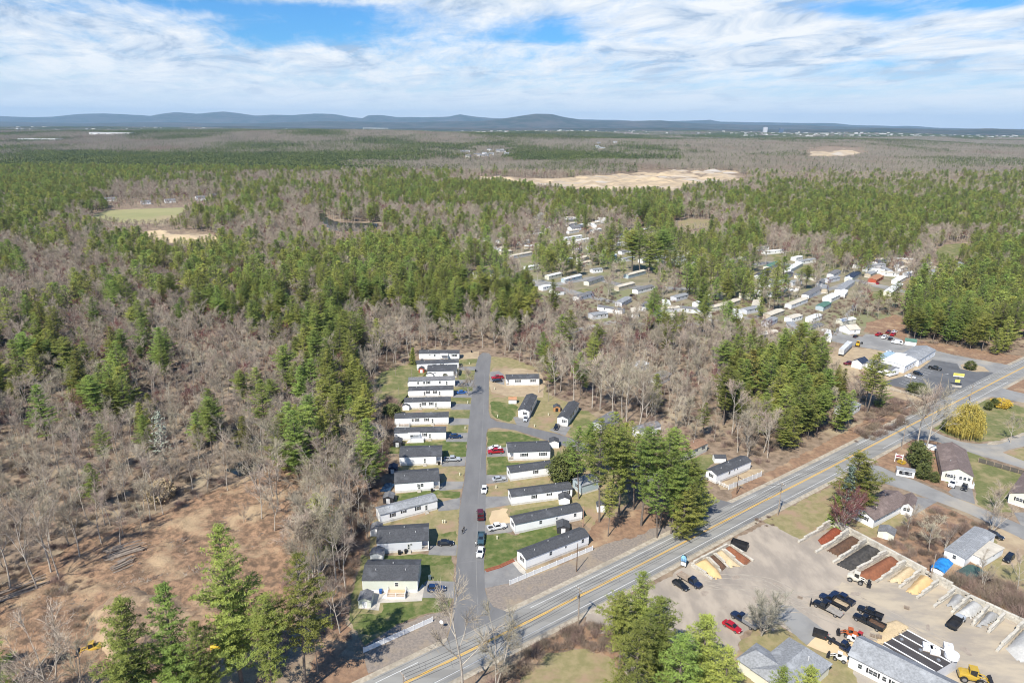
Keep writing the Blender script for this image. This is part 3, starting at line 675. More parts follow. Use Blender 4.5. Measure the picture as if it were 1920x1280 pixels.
def make_pine(seed, h=22.0, R0=4.2, base=0.25, whorl=0.75, nb=5, per=9, size=0.42, step=0.75, shape='white', trunk_r=0.3, sprd=0.36, thin=0.42):
    rng = np.random.default_rng(seed)
    TV, TF = [], []
    bend = rng.normal(0, 0.35, 2)
    ax = lambda z: np.array([bend[0] * (z / h) ** 2, bend[1] * math.sin(z / h * 2.5), z])
    zs = np.linspace(0, h * 0.97, 8)
    tube_np(TV, TF, [ax(z) for z in zs], [trunk_r * (1 - z / h) ** 0.8 + 0.03 for z in zs], 6)
    cent = []
    z = h * base
    lop = rng.uniform(0, 6.28)
    while z < h * 0.985:
        t = (z - h * base) / (h * (1 - base))
        if shape == 'white': prof = (0.50 + 0.62 * min(1, t * 3.0)) * (1 - t ** 1.4 * 0.92)
        elif shape == 'cone': prof = 1.05 - t
        elif shape == 'spire': prof = (0.6 + 0.45 * min(1, t * 4)) * (1 - t) ** 0.85 + 0.06
        else: prof = (0.35 + 0.9 * min(1, t * 1.8)) * (1 - t ** 2.6 * 0.9)
        k = max(2, int(round(nb * rng.uniform(0.6, 1.2))))
        ph = rng.uniform(0, 6.28)
        for i in range(k):
            az = ph + 6.28 * i / k + rng.normal(0, 0.25)
            Lb = R0 * prof * rng.uniform(0.45, 1.18) * (1 + 0.18 * math.cos(az - lop))
            if Lb < 0.35: Lb = 0.35
            up = (0.10 + 0.55 * t if shape in ('white', 'spire') else -0.12 + 0.5 * t) + rng.normal(0, 0.09)
            m = max(2, int(Lb / step))
            p0 = ax(z); dirv = np.array([math.cos(az), math.sin(az), up])
            pts = [p0 + dirv * Lb * (j / m) + np.array([0, 0, 0.10 * Lb * (j / m) ** 2]) for j in range(m + 1)]
            if Lb > 1.0:
                tube_np(TV, TF, [pts[0], pts[m // 2 + 1 if m > 2 else m], pts[-1]], [0.06 + 0.012 * Lb, 0.04, 0.015], 3)
            for j in range(1, m + 1):
                if shape == 'white' and j / m < 0.35 and Lb > 2: continue
                side = np.array([-math.sin(az), math.cos(az), 0])
                wdt = 0.36 * Lb * (1 - 0.55 * j / m)
                nn = max(1, int(wdt / 0.45))
                for q in range(nn):
                    cent.append(pts[j] + side * rng.uniform(-wdt, wdt) + np.array([0, 0, rng.uniform(0, 0.22)]))
        z += whorl * rng.uniform(0.7, 1.3) * (1 - 0.35 * t)
    cent += [ax(h * 0.97), ax(h * 0.99), ax(h)]
    FV, FF = tufts(rng, cent, per, size, 0.22, sprd, thin)
    return np.array(TV), np.array(TF), FV, FF

def make_bare(seed, h=17.0, R0=4.0, fork=0.35, limbs=7, subs=6, twigs=13, tr=0.18, tw=0.05, tl=1.5, tn=6, multi=1):
    rng = np.random.default_rng(seed)
    TV, TF = [], []; CV, CF = [], []
    ends = []
    for s in range(multi):
        lean = rng.normal(0, 0.04 if multi == 1 else 0.11, 2)
        r = tr * (1 if multi == 1 else 0.7)
        hh = h * rng.uniform(0.85, 1.0)
        ax = lambda z: np.array([lean[0] * z + 0.3 * math.sin(z * 0.35 + seed), lean[1] * z + 0.3 * math.sin(z * 0.28 + seed * 2), z])
        zs = np.linspace(0, hh * 0.9, 7)
        tube_np(TV, TF, [ax(z) for z in zs], [r * (1 - z / hh) ** 0.9 + 0.02 for z in zs], 6)
        for i in range(limbs):
            t = fork + (0.92 - fork) * (i + rng.uniform(0, 0.8)) / limbs
            z = hh * t; az = rng.uniform(0, 6.28); Lb = R0 * rng.uniform(0.7, 1.15) * (1.15 - 0.6 * abs(t - 0.45))
            up = rng.uniform(0.8, 1.5)
            d = np.array([math.cos(az), math.sin(az), up]); d /= np.linalg.norm(d)
            p0 = ax(z); p1 = p0 + d * Lb * 0.55; d2 = d + np.array([0, 0, 0.35]) + rng.normal(0, 0.12, 3); d2 /= np.linalg.norm(d2)
            p2 = p1 + d2 * Lb * 0.75
            rr = r * (1 - t) * 0.6 + 0.035
            tube_np(TV, TF, [p0, p1, p2], [rr, rr * 0.65, 0.02], 4)
            for j in range(subs):
                u = rng.uniform(0.3, 1.0)
                b0 = p0 + (p1 - p0) * min(1, u * 2) + (p2 - p1) * max(0, u * 2 - 1)
                e = d + rng.normal(0, 0.55, 3); e[2] = abs(e[2]) * 0.8 + 0.25; e /= np.linalg.norm(e)
                sl = Lb * rng.uniform(0.3, 0.55)
                b1 = b0 + e * sl
                tube_np(TV, TF, [b0, b1], [rr * 0.42, 0.012], 3)
                ends.append((b0, b1))
            ends.append((p1, p2))
        ends.append((ax(hh * 0.7), ax(hh)))
    A = np.array([e[0] for e in ends]); B = np.array([e[1] for e in ends])
    n = len(ends) * twigs
    idx = np.repeat(np.arange(len(ends)), twigs); u = rng.uniform(0.2, 1.0, (n, 1))
    S = A[idx] + (B[idx] - A[idx]) * u
    D = (B - A)[idx]; D /= np.linalg.norm(D, axis=1)[:, None] + 1e-9
    D = D + rng.normal(0, 0.55, (n, 3)); D[:, 2] += 0.35; D /= np.linalg.norm(D, axis=1)[:, None]
    Ln = tl * rng.uniform(0.5, 1.2, (n, 1))
    W = np.cross(D, rng.normal(0, 1, (n, 3))); W /= np.linalg.norm(W, axis=1)[:, None] + 1e-9
    # each twig: one long sliver and two side slivers
    allV = []
    for k in range(3):
        if k == 0: s, d, l = S, D, Ln
        else:
            s = S + D * Ln * (0.25 + 0.25 * k); d = D + rng.normal(0, 0.5, (n, 3)); d /= np.linalg.norm(d, axis=1)[:, None]; l = Ln * 0.6
        allV.append(np.stack([s + W * tw * 0.5, s - W * tw * 0.5, s + d * l], 1))
    Vt = np.concatenate(allV, 0).reshape(-1, 3)
    return np.array(TV), np.array(TF), Vt, np.arange(len(Vt)).reshape(-1, 3)

def tree_meshes(name, data, mt, mf):
    TV, TF, FV, FF = data
    a = np_mesh(name + '_trunk', TV, TF, mt); b = np_mesh(name + '_crown', FV, FF, mf)
    return a, b

def joined(name, data, mt, mf):
    TV, TF, FV, FF = data
    V = np.concatenate([TV, FV]); F = np.concatenate([TF, FF + len(TV)])
    return np_mesh(name, V, F, [mt, mf], np.concatenate([np.zeros(len(TF)), np.ones(len(FF))]).astype(np.int32))

PK = dict(whorl=1.15, nb=6, per=26, size=0.33, step=0.60, sprd=0.27, thin=0.2)
PINE_D = [make_pine(11, 24, 6.4, 0.16, shape='spire', **PK), make_pine(12, 22, 5.8, 0.12, shape='spire', **PK), make_pine(13, 26, 6.0, 0.38, **PK), make_pine(14, 20, 6.2, 0.08, **PK), make_pine(15, 23, 5.2, 0.30, shape='open', **PK)]
PINE_M = [tree_meshes('white_pine', d, M_PINEBARK, M_NEEDLE) for d in PINE_D]
PINE_H = [24, 22, 26, 20, 23]
BARE_D = [make_bare(21, 18, 4.3), make_bare(22, 16, 3.8, 0.3), make_bare(23, 19, 4.2, 0.45), make_bare(24, 15, 4.4, 0.22, multi=2, limbs=5), make_bare(25, 17, 3.4, 0.5), make_bare(26, 14, 3.6, 0.2, multi=3, limbs=4)]
BARE_M = [tree_meshes('bare_tree', d, M_BARK, M_TWIG) for d in BARE_D]
BARE_H = [18, 16, 19, 15, 17, 14]
# lighter versions for the woods further off
PINE_MID = [joined('pine_mid', make_pine(31 + i, 20 + i, 6.0, 0.12 + 0.06 * i, whorl=1.3, nb=5, per=6, size=0.55, step=1.15, sprd=0.45), M_PINEBARK, M_NEEDLE) for i in range(4)]
BARE_MID = [joined('bare_mid', make_bare(41 + i, 15 + i, 3.9, 0.3, limbs=6, subs=4, twigs=8, tw=0.11, tl=1.9, multi=1 + i % 2), M_BARK, M_TWIG) for i in range(4)]
BARE_MID.append(joined('red_mid', make_bare(47, 14, 4.0, 0.3, limbs=6, subs=3, twigs=7, tw=0.12, tl=1.9), M_BARK, M_REDTWIG))

def far_tile(seed, size, n, pine):
    """a square of distant woodland, every tree a small clump of foliage with a stem"""
    rng = np.random.default_rng(seed)
    V, F, MI = [], [], []
    b = 0
    for _ in range(n):
        x, y = rng.uniform(-size / 2, size / 2, 2); ip = rng.random() < pine
        h = rng.uniform(13, 21) if ip else rng.uniform(11, 17); r = rng.uniform(3.4, 6.4)
        k = 16 if ip else 20
        if ip:
            c = rng.normal(0, 1, (k, 3)); t = rng.random(k)
            P = np.stack([x + c[:, 0] * r * 0.42 * (1.15 - t), y + c[:, 1] * r * 0.42 * (1.15 - t), h * (0.25 + 0.75 * t)], 1)
            s = r * 0.50 * (1.15 - 0.6 * t)[:, None]
            nrm = rng.normal(0, 1, (k, 3)); nrm[:, 2] = abs(nrm[:, 2]) + 0.8
        else:
            t = rng.random(k)
            P = np.stack([x + rng.normal(0, 1, k) * r * 0.45, y + rng.normal(0, 1, k) * r * 0.45, h * (0.35 + 0.6 * t)], 1)
            s = np.full((k, 1), 2.2)
            nrm = rng.normal(0, 1, (k, 3))
        nrm /= np.linalg.norm(nrm, axis=1)[:, None]
        if ip:
            a = np.cross(nrm, rng.normal(0, 1, (k, 3)))
        else:
            a = rng.normal(0, 0.4, (k, 3)); a[:, 2] = 1
        a /= np.linalg.norm(a, axis=1)[:, None]
        bb = np.cross(a, nrm); bb /= np.linalg.norm(bb, axis=1)[:, None] + 1e-9
        wd = 0.6 if ip else 0.13
        T = np.stack([P + a * s, P - a * s * 0.5 + bb * s * wd, P - a * s * 0.5 - bb * s * wd], 1).reshape(-1, 3)
        V.append(T); F.append(np.arange(3 * k).reshape(-1, 3) + b); MI.append(np.full(k, 1 if ip else 2)); b += 3 * k
        # stem
        S = np.array([[x - 0.2, y, 0], [x + 0.2, y, 0], [x, y + 0.1, h * 0.8]]); V.append(S); F.append(np.array([[b, b + 1, b + 2]])); MI.append(np.array([0])); b += 3
    return np_mesh('woodland', np.concatenate(V), np.concatenate(F), [M_BARK, M_NEEDLE_FAR, M_TWIG_FAR], np.concatenate(MI))
M_NEEDLE_FAR = mat('distant_needles', (0.15, 0.18, 0.052), (0.09, 0.12, 0.04), 0.01, 0.8, transl=0.15)
M_TWIG_FAR = mat('distant_twigs', (0.30, 0.265, 0.21), (0.24, 0.21, 0.165), 0.01, 0.95, c3=(0.26, 0.20, 0.16), s3=0.003)
TILE = 64.0
TILES = [[far_tile(100 + i * 10 + j, TILE, 105, p) for j in range(2)] for i, p in enumerate((0.03, 0.3, 0.62, 0.92))]

# a brush clump
def make_brush(seed, h=1.6, r=1.3, n=150, tw=0.05):
    rng = np.random.default_rng(seed)
    S = np.stack([rng.normal(0, r * 0.4, n), rng.normal(0, r * 0.4, n), np.zeros(n)], 1)
    D = rng.normal(0, 0.45, (n, 3)); D[:, 2] = 1; D /= np.linalg.norm(D, axis=1)[:, None]
    L_ = h * rng.uniform(0.4, 1.1, (n, 1)); W = np.cross(D, rng.normal(0, 1, (n, 3))); W /= np.linalg.norm(W, axis=1)[:, None]
    T = []
    T.append(np.stack([S + W * tw * .5, S - W * tw * .5, S + D * L_], 1))
    for k in range(2):
        s = S + D * L_ * rng.uniform(0.3, 0.7, (n, 1)); d = D + rng.normal(0, 0.6, (n, 3)); d /= np.linalg.norm(d, axis=1)[:, None]
        T.append(np.stack([s + W * tw * .4, s - W * tw * .4, s + d * L_ * 0.6], 1))
    V = np.concatenate(T).reshape(-1, 3)
    return V, np.arange(len(V)).reshape(-1, 3)
BRUSH = [np_mesh('brush', *make_brush(60 + i, 1.3 + 0.5 * i), M_BRUSH) for i in range(3)]

# ---- where the woods stand, read from the photograph by the position of the crowns (0 bare .. 9 pine, '.' open)
WOODS = {
 250: "444444444445555555554444444444445555555566666666",
 270: "222222444444555544444466665555442222222222222222",
 290: "256777877777777777776621888888886333331111112223",
 310: "777888888888887722222111111111111111111222223334",
 330: "888786655443232355555311111111133111111223333444",
 350: "888872111245544457888888822222226542665444444555",
 370: "777761111655544455777788877777662577777776666665",
 390: "666541111776544445112244666657873247788888888777",
 410: "665421115452111222564554445521992325888888888777",
 430: "444333113321111444454554222118777777077888833336",
 450: "134447888875555448999444222238888888211179937777",
 470: "711158888877666779999566666884798882631799538887",
 490: "511134668888878888888666588732897445332152345777",
 510: "211151777788766999999999433443447789963222389999",
 540: "215717185888853899998888842112218999731123999999",
 580: "455121435675568922338337832112587111131113999999",
 620: "787741824422246871111133111111242132111112999999",
 660: "388748172111135551222211661111111378887643777777",
 700: "833666311224257661111111111222222488888722222222",
 740: "411355115312514352111111111333112478886542222222",
 780: "221114531716298951111111111134443367776421111111",
 820: "431161111111179951111111111178883211113322222222",
 860: "431111111111132221111111118888882111111222222222",
 900: "211111111111112221111111118888861111111222222222",
}
WK = sorted(WOODS)
def pine_share(x, y):
    q = proj([[x, y, 12.0]])[0]
    c = int(q[0] // 40)
    if c < 0: c = 0
    if c > 47: c = 47
    k = min(WK, key=lambda v: abs(v - q[1]))
    ch = WOODS[k][c]
    return -1.0 if ch == '.' else int(ch) / 9.0

OPEN = [np.array(GP(p)) for p in (
    [(655, 1185), (668, 1100), (690, 1000), (715, 900), (732, 830), (738, 790), (716, 760), (694, 746), (700, 715), (735, 690), (780, 682), (786, 662), (865, 655), (905, 652), (925, 660), (1000, 690), (1026, 735), (1060, 752), (1100, 772), (1135, 800), (1165, 830), (1200, 850), (1250, 860), (1290, 850), (1340, 845), (1410, 865), (1440, 890), (1300, 960), (1110, 1030), (1080, 965), (1075, 900), (1070, 960), (1100, 1040), (900, 1240), (680, 1270)],
    [(-100, 1220), (60, 1150), (150, 1090), (210, 1040), (290, 992), (400, 940), (480, 910), (540, 900), (565, 930), (540, 1010), (520, 1090), (560, 1180), (655, 1200), (640, 1400), (-100, 1400)],
    [(1550, 712), (1548, 640), (1590, 615), (1640, 600), (1690, 585), (1705, 640), (1790, 650), (1900, 672), (1960, 665), (1960, 690), (1890, 690), (1775, 760), (1740, 790), (1640, 760), (1600, 735)],
    [(165, 410), (200, 392), (345, 386), (350, 396), (335, 412), (310, 420), (250, 422)], [(240, 438), (300, 430), (400, 438), (415, 452), (340, 460)], [(590, 399), (606, 398), (616, 410), (640, 417), (712, 418), (716, 430), (650, 433), (614, 432)],
    [(890, 337), (905, 330), (1060, 337), (1130, 328), (1230, 320), (1395, 321), (1400, 340), (1330, 345), (1270, 364), (1180, 370), (1090, 364), (1040, 352), (915, 348)], [(1497, 290), (1540, 283), (1622, 285), (1625, 293), (1560, 299), (1505, 298)],
    [(1262, 420), (1290, 410), (1330, 412), (1332, 428), (1290, 430)], [(1750, 470), (1775, 457), (1812, 455), (1828, 464), (1800, 474), (1790, 492), (1760, 492)])]
ROADA = np.array(ROADC)
rd_end = ROADA[-1]; rd_dir = ROADA[-1] - ROADA[-6]; rd_dir /= np.linalg.norm(rd_dir)
ROADX = np.vstack([ROADA, ROADA[-1] + rd_dir * 3000])
PARK = np.array(GP([(860, 545), (905, 500), (960, 470), (1050, 430), (1180, 415), (1330, 440), (1420, 470), (1500, 470), (1640, 505), (1690, 520), (1700, 580), (1640, 615), (1560, 640), (1400, 640), (1250, 630), (1120, 600), (1000, 560), (930, 545)]))

def road_side(P):
    """signed distance to the main road: positive on its right (camera) side"""
    P = np.asarray(P, float); best = np.full(len(P), 1e9); sg = np.ones(len(P))
    for a, b in zip(ROADX[:-1], ROADX[1:]):
        ab = b - a; t = np.clip(((P - a) @ ab) / (ab @ ab + 1e-12), 0, 1)
        d = np.linalg.norm(P - a - t[:, None] * ab, axis=1)
        cr = ab[0] * (P[:, 1] - a[1]) - ab[1] * (P[:, 0] - a[0])
        m = d < best; best[m] = d[m]; sg[m] = np.where(cr[m] < 0, 1, -1)
    return best * sg

BUILT = []      # (x, y, radius) of buildings, filled in before planting
TREES_HAND = [] # hand placed trees
# ------------------------------------------------------------------ materials of buildings
def siding(name, c, lap=0.16):
    """clapboard: the boards' lower edges show as fine horizontal relief"""
    if name in MATS: return MATS[name]
    m = mat(name, c, tuple(v * 0.965 for v in c), 0.35, 0.6, spec=0.3)
    t = m.node_tree; p = [n for n in t.nodes if n.type == 'BSDF_PRINCIPLED'][0]
    geo = nd('ShaderNodeNewGeometry', t); sp = nd('ShaderNodeSeparateXYZ', t); t.links.new(geo.outputs['Position'], sp.inputs[0])
    f = mth('FRACT', mth('DIVIDE', sp.outputs[2], lap, tree=t), tree=t)
    b = nd('ShaderNodeBump', t); b.inputs['Strength'].default_value = 0.35; b.inputs['Distance'].default_value = 0.015
    t.links.new(f, b.inputs['Height']); t.links.new(b.outputs[0], p.inputs['Normal'])
    return m
def shingle(name, c):
    if name in MATS: return MATS[name]
    m = mat(name, c, tuple(v * 0.72 for v in c), 2.2, 0.9, 0.4, 9.0, c3=tuple(v * 1.25 for v in c), s3=0.35, bdist=0.02, spec=0.2)
    t = m.node_tree; p = [n for n in t.nodes if n.type == 'BSDF_PRINCIPLED'][0]
    old = p.inputs['Base Color'].links[0].from_socket
    geo = nd('ShaderNodeNewGeometry', t); sp = nd('ShaderNodeSeparateXYZ', t); t.links.new(geo.outputs['Position'], sp.inputs[0])
    f = mth('FRACT', mth('DIVIDE', sp.outputs[2], 0.055, tree=t), tree=t)
    k = mth('LESS_THAN', f, 0.18, tree=t)
    mx = nd('ShaderNodeMixRGB', t); mx.blend_type = 'MULTIPLY'; t.links.new(mth('MULTIPLY', k, 0.45, tree=t), mx.inputs[0]); t.links.new(old, mx.inputs[1]); mx.inputs[2].default_value = (0.5, 0.5, 0.5, 1)
    t.links.new(mx.outputs[0], p.inputs['Base Color'])
    return m
S_WHITE = siding('white_siding', (0.87, 0.87, 0.86))
S_CREAM = siding('cream_siding', (0.70, 0.68, 0.56))
S_PALEGREEN = siding('pale_sage_siding', (0.60, 0.62, 0.53))
S_GREY = siding('pale_grey_siding', (0.62, 0.63, 0.66))
S_BLUE = siding('pale_blue_siding', (0.42, 0.50, 0.53))
S_TAN = siding('tan_siding', (0.52, 0.45, 0.34))
S_RED = siding('red_siding', (0.42, 0.09, 0.05))
S_BROWN = siding('brown_siding', (0.30, 0.16, 0.09))
R_DARK = shingle('charcoal_shingles', (0.085, 0.088, 0.095))
R_GREY = shingle('grey_shingles', (0.19, 0.19, 0.195))
R_LGREY = shingle('light_grey_shingles', (0.30, 0.31, 0.32))
R_BROWN = shingle('brown_shingles', (0.20, 0.155, 0.14))
R_RUST = shingle('needle_strewn_brown_roof', (0.30, 0.185, 0.12))
R_WHITE = mat('white_metal_roof', (0.72, 0.73, 0.71), (0.60, 0.60, 0.57), 0.6, 0.6)
R_TAN = mat('pale_tan_roof', (0.58, 0.53, 0.43), (0.48, 0.43, 0.35), 0.5, 0.7)
R_GREEN = mat('green_roof', (0.10, 0.20, 0.15), (0.08, 0.16, 0.12), 0.5, 0.7)
R_BLUE = mat('navy_roof', (0.035, 0.05, 0.085), (0.03, 0.04, 0.065), 0.5, 0.7)
R_ORANGE = mat('orange_roof', (0.42, 0.22, 0.12), (0.36, 0.19, 0.10), 0.5, 0.7)
M_TRIM = mat('white_trim', (0.80, 0.80, 0.79), (0.74, 0.74, 0.73), 2.0, 0.5)
M_SKIRT = mat('foundation_skirt', (0.66, 0.64, 0.60), (0.55, 0.53, 0.50), 1.2, 0.8)
M_SHUT = mat('black_shutters', (0.018, 0.018, 0.02), (0.028, 0.028, 0.03), 2.0, 0.5)
M_GLASS = mat('window_glass', (0.035, 0.042, 0.05), (0.06, 0.07, 0.08), 0.4, 0.08, spec=0.8)
M_DOOR = mat('panelled_door', (0.66, 0.66, 0.64), (0.58, 0.58, 0.56), 1.0, 0.5)
M_WOOD = mat('new_deck_boards', (0.60, 0.42, 0.27), (0.50, 0.35, 0.22), 1.5, 0.8, stretch=(0, 0.3, 4, 1))
M_OLDWOOD = mat('weathered_boards', (0.34, 0.27, 0.20), (0.26, 0.20, 0.15), 1.0, 0.9)
M_GREYPOST = mat('weathered_pole', (0.36, 0.30, 0.24), (0.27, 0.22, 0.17), 1.5, 0.9)
M_BROWNPOST = mat('dark_treated_pole', (0.14, 0.085, 0.055), (0.10, 0.065, 0.045), 1.5, 0.9)
M_STEEL = mat('galvanised_steel', (0.45, 0.46, 0.47), (0.36, 0.37, 0.38), 1.5, 0.5, metal=0.6)
M_WIRE = mat('black_cable', (0.03, 0.03, 0.03), (0.04, 0.04, 0.04), 1.0, 0.7)
M_BLACK = mat('black_painted_steel', (0.018, 0.019, 0.022), (0.03, 0.03, 0.033), 1.0, 0.45, spec=0.4)
M_VENT = mat('roof_vent_metal', (0.60, 0.60, 0.60), (0.5, 0.5, 0.5), 1.0, 0.5)
M_BLOCK = mat('cast_concrete_block', (0.56, 0.52, 0.44), (0.44, 0.41, 0.35), 0.9, 0.9, 0.3, 4.0, c3=(0.36, 0.32, 0.26), s3=0.4, bdist=0.04)

def window(parent, face, u, z, w, h, x0, x1, y0, y1, shut=True, grid=True, sm=M_SHUT):
    """a window on one face of a box-shaped house: frame proud of the wall, glass, muntin and shutters"""
    def put(name, du0, du1, z0, z1, d0, d1, m, par):
        if face == 'front': b = (u + du0, u + du1, y0 - d1, y0 - d0)
        elif face == 'back': b = (u + du0, u + du1, y1 + d0, y1 + d1)
        elif face == 'left': b = (x0 - d1, x0 - d0, u + du0, u + du1)
        else: b = (x1 + d0, x1 + d1, u + du0, u + du1)
        mb = MB(); mb.box(*b, z0, z1); return mb.obj(name, m, par, fix=False)
    f = put('window', -w / 2, w / 2, z, z + h, 0.0, 0.04, M_TRIM, parent)
    n = 2 if w > 1.5 else 1
    for k in range(n):
        a = -w / 2 + 0.08 + k * (w - 0.08) / n; b = -w / 2 + (k + 1) * (w - 0.08) / n
        put('pane', a, b, z + 0.08, z + h / 2 - 0.03, 0.0, 0.047, M_GLASS, f)
        put('pane', a, b, z + h / 2 + 0.03, z + h - 0.08, 0.0, 0.047, M_GLASS, f)
    if shut:
        for s in (-1, 1):
            c = s * (w / 2 + 0.24)
            put('shutter', c - 0.19, c + 0.19, z - 0.02, z + h + 0.02, 0.0, 0.045, sm, parent)

def door(parent, face, u, z, x0, x1, y0, y1, w=0.95, h=2.0, m=None):
    def put(name, du0, du1, z0, z1, d0, d1, mm, par):
        if face == 'front': b = (u + du0, u + du1, y0 - d1, y0 - d0)
        elif face == 'left': b = (x0 - d1, x0 - d0, u + du0, u + du1)
        else: b = (x1 + d0, x1 + d1, u + du0, u + du1)
        mb = MB(); mb.box(*b, z0, z1); return mb.obj(name, mm, par, fix=False)
    d = put('door', -w / 2, w / 2, z, z + h, 0, 0.05, m or M_DOOR, parent)
    put('pane', -w / 4, w / 4, z + h * 0.52, z + h * 0.9, 0, 0.057, M_GLASS, d)
    put('pane', -w / 4, w / 4, z + h * 0.12, z + h * 0.45, 0, 0.057, M_GLASS, d)

def gable_roof(parent, x0, x1, y0, y1, z, rise, m, over=0.3, th=0.14, axis='x', name='roof'):
    """two thick slopes with overhang; ridge along x or y"""
    mb = MB()
    if axis == 'x':
        c = (y0 + y1) / 2; s = rise / (y1 - c); zo = z - s * over
        prof = [(y0 - over, zo), (c, z + rise), (y1 + over, zo), (y1 + over, zo + th), (c, z + rise + th * 1.1), (y0 - over, zo + th)]
        mb.prism(prof, x0 - over * 0.8, x1 + over * 0.8, axis='x')
    else:
        c = (x0 + x1) / 2; s = rise / (x1 - c); zo = z - s * over
        prof = [(x0 - over, zo), (c, z + rise), (x1 + over, zo), (x1 + over, zo + th), (c, z + rise + th * 1.1), (x0 - over, zo + th)]
        mb.prism(prof, y0 - over * 0.8, y1 + over * 0.8, axis='y')
    r = mb.obj(name, m, parent)
    mb = MB()
    if axis == 'x': mb.prism([(c - 0.16, z + rise + th * 1.1 - 0.05), (c, z + rise + th * 1.1 + 0.03), (c + 0.16, z + rise + th * 1.1 - 0.05)], x0 - over * 0.8 - 0.01, x1 + over * 0.8 + 0.01, axis='x')
    else: mb.prism([(c - 0.16, z + rise + th * 1.1 - 0.05), (c, z + rise + th * 1.1 + 0.03), (c + 0.16, z + rise + th * 1.1 - 0.05)], y0 - over * 0.8 - 0.01, y1 + over * 0.8 + 0.01, axis='y')
    mb.obj('ridge_cap', m, r)
    return r

